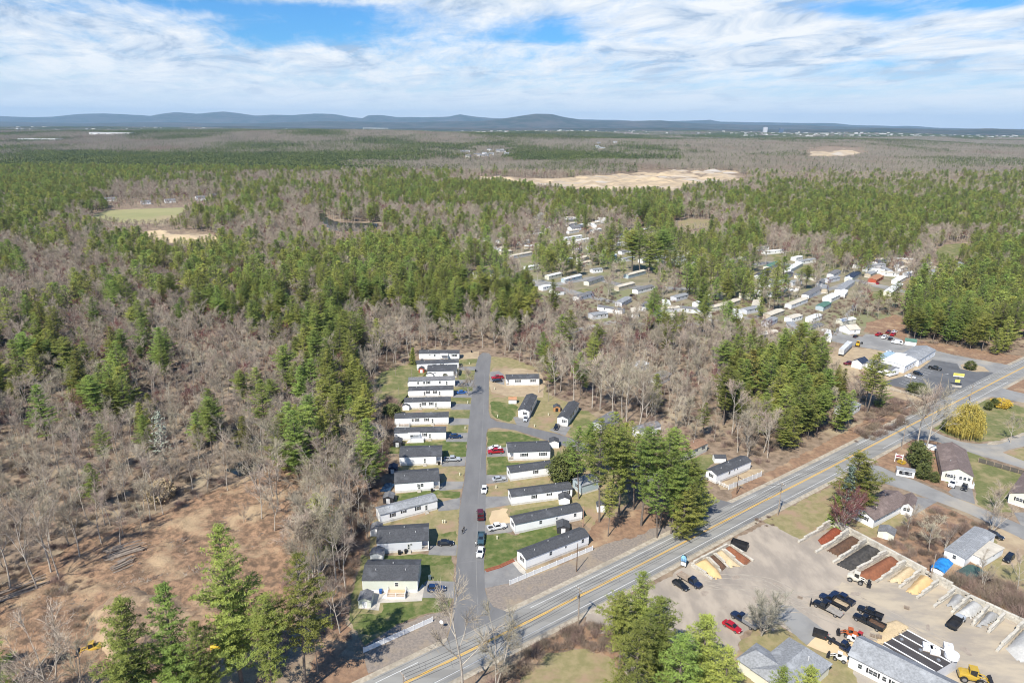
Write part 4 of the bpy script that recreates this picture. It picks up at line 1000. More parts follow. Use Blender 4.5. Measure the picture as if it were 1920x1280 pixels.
def house(label, A, B, depth, wall=2.75, rise=0.75, sk=0.7, ws=S_WHITE, rs=R_DARK, feats=(), name='mobile_home', cat='mobile home', group=None,
          axis='x', vents=2, porch=None, world=False, over=0.25, corner=True, flat=False, skm=None):
    """A, B: the near wall's lower left and lower right corner (pixels, or world points)"""
    a = Vector(A if world else G(*A)); b = Vector(B if world else G(*B))
    Lh = (b - a).length; d = (b - a).normalized(); ang = math.atan2(d.y, d.x); nn = Vector((-d.y, d.x))
    c = (a + b) / 2 + nn * depth / 2
    root = thing(name, label, cat, (c.x, c.y, 0.0), ang, group)
    BUILT.append((c.x, c.y, max(Lh, depth) / 2 + 1.0))
    x0, x1, y0, y1 = -Lh / 2, Lh / 2, -depth / 2, depth / 2
    zt = sk + wall
    MB().box(x0 + 0.04, x1 - 0.04, y0 + 0.04, y1 - 0.04, 0, sk).obj('skirting', skm or M_SKIRT, root, fix=False)
    px0, px1 = x0, x1
    mb = MB()
    if porch:      # (side, length): an open corner under the roof, on the near side
        side, pl, pd = porch
        if side == 'right': pts = [(x0, y0), (x1 - pl, y0), (x1 - pl, y0 + pd), (x1, y0 + pd), (x1, y1), (x0, y1)]
        else: pts = [(x0, y1), (x0, y0 + pd), (x0 + pl, y0 + pd), (x0 + pl, y0), (x1, y0), (x1, y1)]
        mb.poly(pts, sk, zt)
    else: mb.box(x0, x1, y0, y1, sk, zt)
    r_ = 0.0 if flat else rise
    if not flat:
        if axis == 'x': mb.prism([(y0, zt - 0.002), (y1, zt - 0.002), (0, zt + r_ - 0.03)], x0, x1, axis='x')
        else: mb.prism([(x0, zt - 0.002), (x1, zt - 0.002), (0, zt + r_ - 0.03)], y0, y1, axis='y')
    wl = mb.obj('wall', ws, root)
    if corner:
        for cx in (x0, x1):
            MB().box(cx - 0.07, cx + 0.07, y0 - 0.025, y0 + 0.1, sk, zt - 0.02).obj('corner_trim', M_TRIM, wl, fix=False)
    if flat:
        mb = MB(); mb.box(x0 - over, x1 + over, y0 - over, y1 + over, zt, zt + 0.18); mb.obj('roof', rs, root, fix=False)
    else:
        rf = gable_roof(root, x0, x1, y0, y1, zt, rise, rs, over, axis=axis)
        for k in range(vents):
            vx = x0 + Lh * (0.22 + 0.5 * k / max(1, vents - 1) + 0.05 * math.sin(a.x + k)) if axis == 'x' else x0 + Lh * 0.3
            vy = y0 + depth * (0.32 if k % 2 == 0 else 0.62) if axis == 'x' else y0 + depth * (0.3 + 0.3 * k)
            if axis == 'x': zr = zt + rise * (1 - abs(vy) / (depth / 2))
            else: zr = zt + rise * (1 - abs(vx) / (Lh / 2))
            MB().tube((vx, vy, zr), (vx, vy, zr + 0.55), 0.10, 0.10, 8).obj('vent_pipe', M_VENT, rf)
    if porch:
        side, pl, pd = porch
        q0, q1 = (x1 - pl, x1) if side == 'right' else (x0, x0 + pl)
        MB().box(q0, q1, y0, y0 + pd, sk - 0.1, sk + 0.02).obj('porch_floor', M_OLDWOOD, root, fix=False)
        for cx in (q0 + 0.1, q1 - 0.1): MB().box(cx - 0.07, cx + 0.07, y0 + 0.02, y0 + 0.16, sk + 0.02, zt).obj('porch_post', M_TRIM, root, fix=False)
        mb = MB(); mb.box(q0 + 0.1, q1 - 0.1, y0 + 0.05, y0 + 0.11, sk + 0.9, sk + 0.98)
        n = max(2, int(pl / 0.3))
        for k in range(n): mb.box(q0 + 0.1 + k * (pl - 0.2) / n, q0 + 0.16 + k * (pl - 0.2) / n, y0 + 0.06, y0 + 0.1, sk + 0.05, sk + 0.9)
        mb.obj('porch_railing', M_TRIM, root, fix=False)
    zw = sk + 0.95
    for ft in feats:
        face, u, kind = ft[:3]
        if face in ('front', 'back'): uu = x0 + u * Lh
        else: uu = y0 + u * depth
        if kind == 'w': window(root, face, uu, zw, 0.95, 1.25, x0, x1, y0, y1)
        elif kind == 'n': window(root, face, uu, zw, 0.95, 1.25, x0, x1, y0, y1, shut=False)
        elif kind == 'W': window(root, face, uu, zw, 1.9, 1.25, x0, x1, y0, y1)
        elif kind == 's': window(root, face, uu, zw + 0.45, 0.7, 0.75, x0, x1, y0, y1, shut=False)
        elif kind == 'S': window(root, face, uu, zw + 0.35, 0.9, 0.8, x0, x1, y0, y1)
        elif kind == 'd':
            door(root, face, uu, sk + 0.03, x0, x1, y0, y1)
            if face == 'front':
                mb = MB()
                for k in range(3): mb.box(uu - 0.6, uu + 0.6, y0 - 0.32 * (k + 1), y0 - 0.32 * k - 0.03, 0, sk * (1 - k / 3.0) - 0.05)
                mb.obj('steps', M_CONC, root, fix=False)
        elif kind == 'k':      # deck with railing
            w_, dp = ft[3], ft[4]
            dk = deck(root, uu - w_ / 2, uu + w_ / 2, y0 - dp, y0 - 0.03, sk, ft[5] if len(ft) > 5 else M_WOOD)
        elif kind == 'a':      # awning
            w_, dp = ft[3], ft[4]
            MB().add([(uu - w_ / 2, y0 - 0.02, zt - 0.05), (uu + w_ / 2, y0 - 0.02, zt - 0.05), (uu + w_ / 2, y0 - dp, zt - 0.45), (uu - w_ / 2, y0 - dp, zt - 0.45),
                      (uu - w_ / 2, y0 - 0.02, zt + 0.03), (uu + w_ / 2, y0 - 0.02, zt + 0.03), (uu + w_ / 2, y0 - dp, zt - 0.37), (uu - w_ / 2, y0 - dp, zt - 0.37)],
                     [(0, 1, 2, 3), (7, 6, 5, 4), (0, 4, 5, 1), (1, 5, 6, 2), (2, 6, 7, 3), (3, 7, 4, 0)]).obj('awning', M_TRIM, root)
            for sx in (uu - w_ / 2 + .1, uu + w_ / 2 - .1): MB().box(sx - .05, sx + .05, y0 - dp + .02, y0 - dp + .12, 0, zt - 0.44).obj('awning_post', M_TRIM, root, fix=False)
    return root

def deck(root, x0, x1, y0, y1, z, m):
    MB().box(x0, x1, y0, y1, z - 0.12, z).obj('deck', m, root, fix=False)
    for (cx, cy_) in ((x0, y0), ((x0 + x1) / 2, y0), (x1, y0), (x0, y1 - 0.12), (x1, y1 - 0.12)):
        MB().box(cx - 0.07, cx + 0.07, cy_ - 0.02, cy_ + 0.10, 0, z + 1.0).obj('deck_post', M_TRIM, root, fix=False)
    mb = MB()
    def rail(ax, ay, bx, by):
        n = max(2, int(math.hypot(bx - ax, by - ay) / 0.22))
        for zz in (z + 0.12, z + 0.92): mb.tube((ax, ay, zz), (bx, by, zz), 0.035, n=4)
        for k in range(n):
            t = (k + .5) / n; mb.tube((ax + (bx - ax) * t, ay + (by - ay) * t, z + 0.12), (ax + (bx - ax) * t, ay + (by - ay) * t, z + 0.92), 0.02, n=3, cap=False)
    rail(x0, y0 + 0.04, x1, y0 + 0.04); rail(x0, y0, x0, y1); rail(x1, y0, x1, y1)
    mb.obj('deck_railing', M_TRIM, root, fix=False)
    MB().box(x0 + 0.05, x1 - 0.05, y0 + 0.03, y0 + 0.07, 0.02, z - 0.15).obj('deck_skirt', M_TRIM, root, fix=False)
    mb = MB()
    for k in range(4): mb.box(x0 - 0.3 * (k + 1), x0 - 0.3 * k - 0.02, y0 + 0.2, y0 + 1.3, 0, z * (1 - k / 4.0) - 0.14)
    mb.obj('deck_steps', M_TRIM, root, fix=False)

def shed(label, px, py, w=2.6, dp=3.0, h=2.0, rise=0.7, ang=0.0, ws=S_WHITE, rs=R_DARK, cat='shed', group='garden sheds', dm=None, axis='y'):
    x, y = G(px, py)
    root = thing('shed', label, cat, (x, y + dp / 2, 0), ang, group)
    BUILT.append((x, y, 2.5))
    mb = MB(); mb.box(-w / 2, w / 2, -dp / 2, dp / 2, 0.05, h)
    if axis == 'y': mb.prism([(-w / 2, h - .002), (w / 2, h - .002), (0, h + rise - .03)], -dp / 2, dp / 2, axis='y')
    else: mb.prism([(-dp / 2, h - .002), (dp / 2, h - .002), (0, h + rise - .03)], -w / 2, w / 2, axis='x')
    mb.obj('wall', ws, root)
    gable_roof(root, -w / 2, w / 2, -dp / 2, dp / 2, h, rise, rs, 0.18, 0.1, axis=axis)
    MB().box(-0.6, 0.6, -dp / 2 - 0.04, -dp / 2, 0.08, 1.75).obj('door', dm or M_TRIM, root, fix=False)
    return root

# ---- the homes on the left side of the lane, nearest last
F = 'front'
LG = 'white mobile homes along the lane'
house('white mobile home with an awning over its porch, farthest on the left side', (786, 674), (861, 674), 5.0, feats=[(F, .27, 's'), (F, .39, 'n'), (F, .63, 'a', 4.0, 2.2), (F, .63, 'k', 4.0, 2.0, M_OLDWOOD), (F, .88, 'W')], group=LG)
house('white mobile home second from the far end, red shed at its left corner', (782, 694), (860, 691), 4.6, feats=[(F, .42, 'w'), (F, .6, 'w'), (F, .72, 'd')], group=LG)
house('white double home with a satellite dish before it, third from the far end', (802, 708), (857, 707), 8.0, rise=1.0, feats=[(F, .25, 's')], porch=('right', 1.8, 1.8), group=LG)
house('white mobile home with a lighter roof, fourth from the far end', (767, 727), (853, 724), 4.3, rs=R_GREY, feats=[(F, .2, 'n'), (F, .33, 'n'), (F, .42, 'w'), (F, .67, 'n'), (F, .82, 'd')], group=LG)
house('white mobile home beside the bright blue car, fifth from the far end', (767, 745), (850, 743), 4.3, feats=[(F, .35, 'd'), (F, .43, 'w'), (F, .59, 'w'), (F, .69, 'd')], group=LG)
house('white mobile home with an empty driveway, sixth from the far end', (759, 767), (845, 765), 4.3, feats=[(F, .34, 'd'), (F, .42, 'w'), (F, .58, 'w'), (F, .68, 'd')], group=LG)
house('white mobile home with a grey deck by its left corner', (741, 798), (841, 795), 4.3, feats=[(F, .33, 'n'), (F, .41, 'w'), (F, .59, 'w'), (F, .70, 'd'), (F, .17, 'k', 4.2, 2.0, M_OLDWOOD)], group=LG)
house('white mobile home with an awning over its white railed deck', (740, 826), (836, 824), 4.3, feats=[(F, .34, 'n'), (F, .44, 'k', 5.0, 2.2, M_TRIM), (F, .38, 'a', 4.4, 1.6), (F, .59, 'w'), (F, .69, 'd')], group=LG)
house('white double wide home with a silver pickup parked beside it', (750, 873), (828, 871), 8.0, wall=2.9, rise=1.2, feats=[(F, .6, 'd')], porch=('right', 2.0, 2.0), group=LG)
house('white double wide home behind the small dark sheds and blue tarpaulin', (741, 924), (824, 918), 8.2, wall=2.9, rise=1.3, feats=[(F, .52, 'n'), (F, .61, 'n'), (F, .54, 'd')], porch=('right', 2.0, 2.0), group=LG)
house('long white mobile home set askew with a weathered grey roof', (714, 983), (820, 955), 4.4, rs=R_LGREY, feats=[(F, .21, 'w'), (F, .4, 'S'), (F, .65, 'w'), (F, .8, 'd')], group=LG)
house('light grey double wide home beside the black car', (708, 1038), (804, 1032), 8.2, wall=2.9, rise=1.3, ws=S_GREY, feats=[(F, .61, 'd'), (F, .66, 's')], porch=('right', 2.0, 1.9), vents=3, group=LG)
h13 = house('pale green double wide home with a railed wooden deck, nearest the main road', (681, 1110), (783, 1110), 8.4, wall=2.9, rise=1.35, sk=0.9, ws=S_PALEGREEN, skm=M_TRIM, feats=[(F, .62, 'n'), (F, .63, 'k', 4.6, 2.6), ('right', .35, 'n')], vents=3, group=LG)
# ---- right of the lane
house('white mobile home at the far end of the right side, two wide shuttered windows', (949, 723), (1011, 722), 5.6, rise=0.9, feats=[(F, .36, 'W'), (F, .8, 'W')], porch=('left', 1.6, 1.6), group=LG)
a_ = Vector(G(972, 783)); b_ = Vector(G(992, 785))
house('white mobile home turned end-on to the side street, silver car at its door', (972, 783), (992, 785), 17.0, axis='y', rise=0.8, feats=[(F, .62, 'w'), ('right', .3, 'w'), ('right', .6, 'n')], vents=1, group=LG)
house('pale home standing end-on beside the small black car', (1045, 797), (1064, 800), 17.0, axis='y', rise=0.8, ws=S_WHITE, feats=[(F, .68, 'w'), ('right', .3, 'w'), ('right', .5, 'w'), ('right', .8, 'n')], vents=1, group=LG)
BUILT[-1] = (BUILT[-1][0], BUILT[-1][1], 8.0)
house('white double wide home with white and red vehicles beside it', (953, 864), (1031, 861), 7.6, wall=2.9, rise=1.2, feats=[(F, .38, 'W'), (F, .83, 'W')], porch=('left', 2.0, 1.8), group=LG)
house('white mobile home with a round evergreen at its right end', (957, 902), (1047, 889), 4.4, feats=[(F, .52, 'w'), (F, .87, 'S'), ('left', .5, 'w')], group=LG)
house('white mobile home between the sand patch lawn and the evergreen', (959, 948), (1072, 933), 4.4, feats=[(F, .37, 'w'), (F, .62, 'S'), (F, .9, 'W'), ('left', .5, 'w')], group=LG)
house('white mobile home with a white pickup before its left end', (966, 1001), (1091, 974), 4.3, feats=[(F, .37, 'n'), (F, .61, 's'), (F, .89, 'n'), ('left', .5, 'w')], vents=3, group=LG)
house('white mobile home nearest the main road behind the long white fence', (986, 1068), (1103, 1022), 4.4, feats=[(F, .38, 'n'), (F, .62, 's'), (F, .9, 'n'), ('left', .45, 'w')], vents=3, group=LG)
house('pale blue small building half hidden by the pines', (1090, 928), (1122, 918), 5.0, ws=S_BLUE, rs=R_LGREY, rise=0.8, feats=[('left', .5, 'w')], group=LG)
house('grey roofed home behind the pines, its gable end to the right', (1128, 812), (1160, 792), 4.4, ws=S_GREY, rs=R_GREY, feats=[], group=LG)
house('low home with dark roof and a white right-hand gable by the wood edge', (1198, 824), (1238, 812), 4.4, ws=S_WHITE, rs=R_GREY, feats=[('right', .5, 'n')], group=LG)
house('brown roofed long home seen through the pines', (1278, 868), (1325, 846), 4.4, ws=S_CREAM, rs=R_RUST, feats=[(F, .3, 'w'), (F, .55, 'S'), (F, .85, 'w')], group=LG)
house('white mobile home by the main road with a fenced boarded yard', (1342, 907), (1406, 880), 4.4, feats=[(F, .37, 'n'), (F, .52, 's'), (F, .6, 's'), ('left', .5, 'w')], vents=3, group=LG)
BUILT[-1] = (BUILT[-1][0], BUILT[-1][1], 9.0)

# small sheds
shed('red wooden shed beside the second home from the far end', 790, 699, 2.6, 2.4, ws=S_RED)
shed('small white shed at the left end of the third home', 806, 709, 3.2, 2.4)
shed('small white shed at the left end of the fourth home', 770, 725, 2.6, 2.4)
shed('small white shed left of the fifth home', 771, 742, 2.8, 2.6)
shed('white gabled shed left of the sixth home', 761, 769, 2.8, 2.8)
shed('dark roofed shed left of the seventh home by the grey deck', 747, 797, 3.0, 2.8)
shed('black gabled shed beside the awning home', 745, 838, 3.0, 3.2, ws=mat('charcoal_boards', (0.05, 0.05, 0.055)))
shed('navy shed at the edge of the woods', 736, 888, 2.8, 3.0, ws=mat('navy_boards', (0.03, 0.035, 0.06)), rs=R_BLUE)
shed('dark gabled shed with white corner trim behind the skewed home', 728, 944, 3.2, 3.2, ws=mat('charcoal_boards', (0.05, 0.05, 0.055)), rs=R_GREY)
shed('white shed with long grey roof left of the light grey home', 704, 1005, 3.0, 3.6, rs=R_GREY)
shed('small white shed behind the pale green home', 706, 1052, 3.4, 3.2, rs=R_GREY)
shed('pale green shed on the patio before the pale green home', 684, 1139, 3.1, 3.4, ws=S_PALEGREEN, rs=R_GREY, h=2.2)
shed('white shed with tan roof among shrubs right of the lane', 961, 757, 3.4, 2.6, rs=R_ORANGE, axis='x')
shed('small open wooden shed with orange frame', 1044, 772, 2.8, 2.6, ws=mat('orange_wood', (0.48, 0.25, 0.11)), dm=M_SHUT)
shed('tall white shed right of the white double wide home', 1039, 840, 3.4, 3.4, ws=S_WHITE, rs=R_DARK, h=2.4)
shed('white shed behind the home with the round evergreen', 1044, 890, 3.0, 3.0)
shed('white shed at the right end between two long homes', 1058, 946, 3.4, 3.2)
shed('dark shed behind the home nearest the long fence', 1056, 1000, 3.6, 3.6, ws=mat('charcoal_boards', (0.05, 0.05, 0.055)))
shed('white shed with a round emblem behind the roadside home', 1350, 868, 4.0, 2.8, axis='x')
shed('small white shed in the pine shade', 1128, 960, 2.8, 2.8)
shed('weathered white shed with black roof in the brown yard', 1668, 1012, 4.2, 4.0, rs=R_GREY, ang=R(-35), ws=S_CREAM)

# ---- right side of the main road
HG = 'houses right of the main road'
house('brown roofed ranch home with three arched porch windows', (1764, 900), (1820, 911), 22.0, axis='y', wall=3.0, rise=1.9, ws=S_CREAM, rs=R_BROWN, skm=M_TRIM, feats=[(F, .27, 'W'), (F, .42, 'd'), (F, .62, 'n'), (F, .76, 'n'), (F, .9, 'n'), (F, .78, 'k', 5.0, 1.6, M_TRIM)], vents=1, name='house', cat='house', group=HG, over=0.4)
BUILT[-1] = (BUILT[-1][0], BUILT[-1][1], 12.0)
house('white house with a taupe roof and a gabled porch wing beside the red shrub', (1636, 990), (1700, 955), 7.5, wall=2.7, rise=1.5, rs=R_BROWN, skm=M_TRIM, sk=0.5, feats=[(F, .15, 's'), (F, .4, 's'), (F, .6, 's'), ('left', .4, 'W')], vents=2, name='house', cat='house', group=HG, over=0.5)
house('small gabled porch wing of the white roadside house, three windows', (1688, 963), (1709, 969), 7.5, axis='y', wall=2.7, rise=1.2, rs=R_BROWN, skm=M_TRIM, sk=0.5, feats=[(F, .3, 'n'), (F, .6, 'n')], vents=0, name='porch_wing', cat='porch', group=HG, over=0.35)
house('cream house with a wide shuttered window at the right edge', (1889, 942), (1950, 962), 20.0, axis='y', wall=2.9, rise=1.9, ws=S_CREAM, rs=R_BROWN, skm=M_TRIM, feats=[(F, .32, 'W')], vents=0, name='house', cat='house', group=HG, over=0.4)
house('derelict white trailer home with a patched pale roof', (1806, 1064), (1862, 1018), 5.2, wall=2.4, rise=0.35, rs=R_LGREY, sk=0.4, feats=[(F, .2, 's'), ('left', .5, 'n')], vents=1, group=HG)
house('white lean-to with bare rafters built onto the derelict trailer', (1842, 1064), (1878, 1042), 5.0, wall=2.3, flat=True, rs=R_TAN, sk=0.3, feats=[(F, .5, 's')], vents=0, name='lean_to', cat='lean-to', group=HG)
GW = 'office buildings by the parking lot'
house('long white office building with black roof and two groups of windows', (1622, 692), (1668, 707), 7.0, wall=3.0, rise=1.1, rs=R_GREY, skm=M_SHUT, sk=0.5, feats=[(F, .2, 'W'), (F, .62, 'W'), ('right', .3, 'n'), ('right', .6, 'n')], vents=2, name='office', cat='office', group=GW)
house('white garage with a navy gable roof beside the office', (1596, 688), (1614, 693), 7.0, axis='y', wall=3.2, rise=1.4, rs=R_BLUE, sk=0.1, feats=[], vents=0, name='garage', cat='garage', group=GW)
house('flat white roofed middle wing of the office', (1694, 700), (1722, 684), 11.0, wall=3.3, rise=0.6, rs=R_WHITE, sk=0.4, feats=[(F, .2, 'n'), (F, .4, 'n'), (F, .6, 'n'), (F, .8, 'n')], vents=2, name='office', cat='office', group=GW)
house('white far wing of the office with a pale grey roof', (1721, 688), (1752, 668), 9.5, wall=3.2, rise=1.2, rs=R_LGREY, sk=0.4, feats=[(F, .15, 'n'), (F, .4, 'n'), (F, .65, 'n'), (F, .85, 'n')], vents=1, name='office', cat='office', group=GW)
house('dark roofed low building with a white front among the pines', (1696, 646), (1717, 649), 5.0, wall=2.2, rise=0.9, rs=R_GREEN, sk=0.1, feats=[], vents=0, name='garage', cat='garage', group=GW)
house('pale blue container shed behind the white garage', (1649, 675), (1664, 679), 9.0, axis='y', wall=2.9, flat=True, ws=mat('pale_blue_steel', (0.30, 0.42, 0.50)), rs=mat('pale_blue_steel', (0.30, 0.42, 0.50)), sk=0.05, vents=0, name='container', cat='container', group=GW, corner=False)

# workshop at the lower right: long grey gable roof, low black roof with white pipes
def local_box(label, name, cat, C3, z, group=None):
    pass
A3 = Vector(G(1588, 1246)); B3 = Vector(G(1760, 1318))
house('long workshop with a weathered grey shingle roof and white front', (1590, 1250), (1772, 1345), 7.6, wall=3.4, rise=2.0, rs=R_LGREY, sk=0.2, feats=[(F, .12, 'n'), (F, .26, 'W'), (F, .38, 'n'), (F, .5, 'W')], vents=0, name='workshop', cat='workshop', over=0.5)
BUILT[-1] = (BUILT[-1][0], BUILT[-1][1], 6.0)
zr = 3.4
P_ = [Vector(G(1655, 1206, zr)), Vector(G(1703, 1180, zr)), Vector(G(1798, 1232, zr)), Vector(G(1762, 1262, zr))]
rt = thing('flat_roofed_shed', 'low shed with a black membrane roof crossed by white pipes', 'shed', (P_[0].x, P_[0].y, 0), 0)
o_ = Vector((P_[0].x, P_[0].y))
Q_ = [(p - o_) for p in P_]
Q_[3] = Q_[0] + (Q_[2] - Q_[1])
c_ = sum(Q_, Vector((0, 0))) / 4
MB().poly([tuple(c_ + (q - c_) * 0.985) for q in Q_][::-1], 0, zr - 0.15).obj('wall', S_GREY, rt)
M_MEMB = mat('black_roof_membrane', (0.055, 0.05, 0.05), (0.08, 0.072, 0.068), 0.25, 0.8, c3=(0.13, 0.12, 0.11), s3=0.2, amt3=(0.6, 0.75))
MB().poly([tuple(q) for q in Q_][::-1], zr - 0.15, zr).obj('roof', M_MEMB, rt)
for t in (0.06, 0.36, 0.66, 0.95):
    a = Q_[0].lerp(Q_[1], t); b = Q_[3].lerp(Q_[2], t)
    MB().tube((a.x, a.y, zr + 0.16), (b.x, b.y, zr + 0.16), 0.14, n=6).obj('roof_pipe', M_TRIM, rt)
for t in (0.12, 0.5, 0.85):
    a = Q_[0].lerp(Q_[3], t); b = Q_[1].lerp(Q_[2], t)
    MB().box(-0.3, 0.3, -0.3, 0.3, 0, 0.35).obj('roof_hatch', M_STEEL, rt, fix=False).location = (a.lerp(b, 0.5).x, a.lerp(b, 0.5).y, zr)
def tote(px, py, w, label):
    x, y = G(px, py, zr + 0.5)
    r = thing('water_tote', label, 'water tote', (x, y, zr), R(-25), 'white totes on the black roof')
    mb = MB(); mb.box(-w / 2, w / 2, -w / 2, w / 2, 0.15, 1.15); me = mb.obj('tank', mat('white_plastic', (0.76, 0.77, 0.78), (0.68, 0.69, 0.71), 1.5, 0.4), r)
    mb = MB(); mb.box(-w / 2 - .03, w / 2 + .03, -w / 2 - .03, w / 2 + .03, 0, 0.14); mb.obj('pallet', M_OLDWOOD, r)
    mb = MB()
    for s in (-1, 1):
        for k in range(3):
            t = -w / 2 + (k + .5) * w / 3
            mb.tube((t, s * w / 2, 0.15), (t, s * w / 2, 1.17), 0.025, n=4); mb.tube((s * w / 2, t, 0.15), (s * w / 2, t, 1.17), 0.025, n=4)
    mb.obj('cage', M_STEEL, r)
    MB().tube((0, 0, 1.15), (0, 0, 1.22), 0.12, n=8).obj('lid', M_BLACK, r)
tote(1739, 1213, 1.9, 'white water tote on the black roof, leftmost')
tote(1753, 1220, 1.9, 'white water tote on the black roof, middle and nearest')
tote(1778, 1213, 1.8, 'white water tote on the black roof, farthest right')
r = thing('round_tank', 'round white tank at the right corner of the black roof', 'tank', (*G(1785, 1227, zr + .5), zr - 0.0), 0)
MB().tube((0, 0, 0), (0, 0, 0.9), 1.5, 1.45, 16).obj('drum', MATS['white_plastic'], r)
MB().tube((0, 0, 0.9), (0, 0, 1.15), 1.45, 0.4, 16).obj('dome', MATS['white_plastic'], r)

# grey hip-roofed house at the bottom
def hip(parent, x0, x1, y0, y1, z, rise, m, over=0.4, name='roof', inset=None):
    a, b, c, d = x0 - over, x1 + over, y0 - over, y1 + over
    ins = inset if inset is not None else (d - c) / 2
    cy2 = (c + d) / 2
    V = [(a, c, z), (b, c, z), (b, d, z), (a, d, z), (a + ins, cy2, z + rise), (b - ins, cy2, z + rise), (a, c, z - .15), (b, c, z - .15), (b, d, z - .15), (a, d, z - .15)]
    Fc = [(0, 1, 5, 4), (2, 3, 4, 5), (1, 2, 5), (3, 0, 4), (0, 6, 7, 1), (1, 7, 8, 2), (2, 8, 9, 3), (3, 9, 6, 0), (6, 9, 8, 7)]
    return MB().add(V, Fc).obj(name, m, parent)
p0, p1 = Vector(G(1463, 1254, 5.0)), Vector(G(1509, 1215, 5.0))
q0, q1 = Vector(G(1428, 1225, 4.6)), Vector(G(1462, 1247, 4.6))
cc = (p0 + p1) / 2; an = math.atan2((p1 - p0).y, (p1 - p0).x); hl_ = (p1 - p0).length / 2 + 2.5
r = thing('house', 'grey cross-gabled house half hidden by pine tops at the bottom edge', 'house', (cc.x, cc.y, 0), an)
BUILT.append((cc.x, cc.y, 10))
MB().box(-hl_, hl_, -4.8, 4.8, 0, 3.0).obj('wall', S_CREAM, r)
hip(r, -hl_, hl_, -4.8, 4.8, 3.0, 2.2, R_LGREY, inset=2.4)
qa = q0 - cc; qb = q1 - cc; wa = math.atan2((q1 - q0).y, (q1 - q0).x) - an
rot = lambda v: Vector((v.x * math.cos(-an) - v.y * math.sin(-an), v.x * math.sin(-an) + v.y * math.cos(-an)))
qa, qb = rot(qa), rot(qb); wl_ = (qb - qa).length
w1 = MB().box(-3.2, wl_ - .5, -3.6, 3.6, 0, 2.95).obj('front_wing', S_CREAM, r, fix=False); w1.location = (qa.x, qa.y, 0); w1.rotation_euler = (0, 0, wa)
w2 = hip(r, -3.2, wl_ + 2.4, -3.6, 3.6, 2.96, 1.75, R_LGREY, inset=2.2); w2.location = (qa.x, qa.y, 0); w2.rotation_euler = (0, 0, wa)
MB().tube((3, -2, 3.5), (3, -2, 5.4), 0.14, n=8).obj('vent_pipe', M_VENT, r)

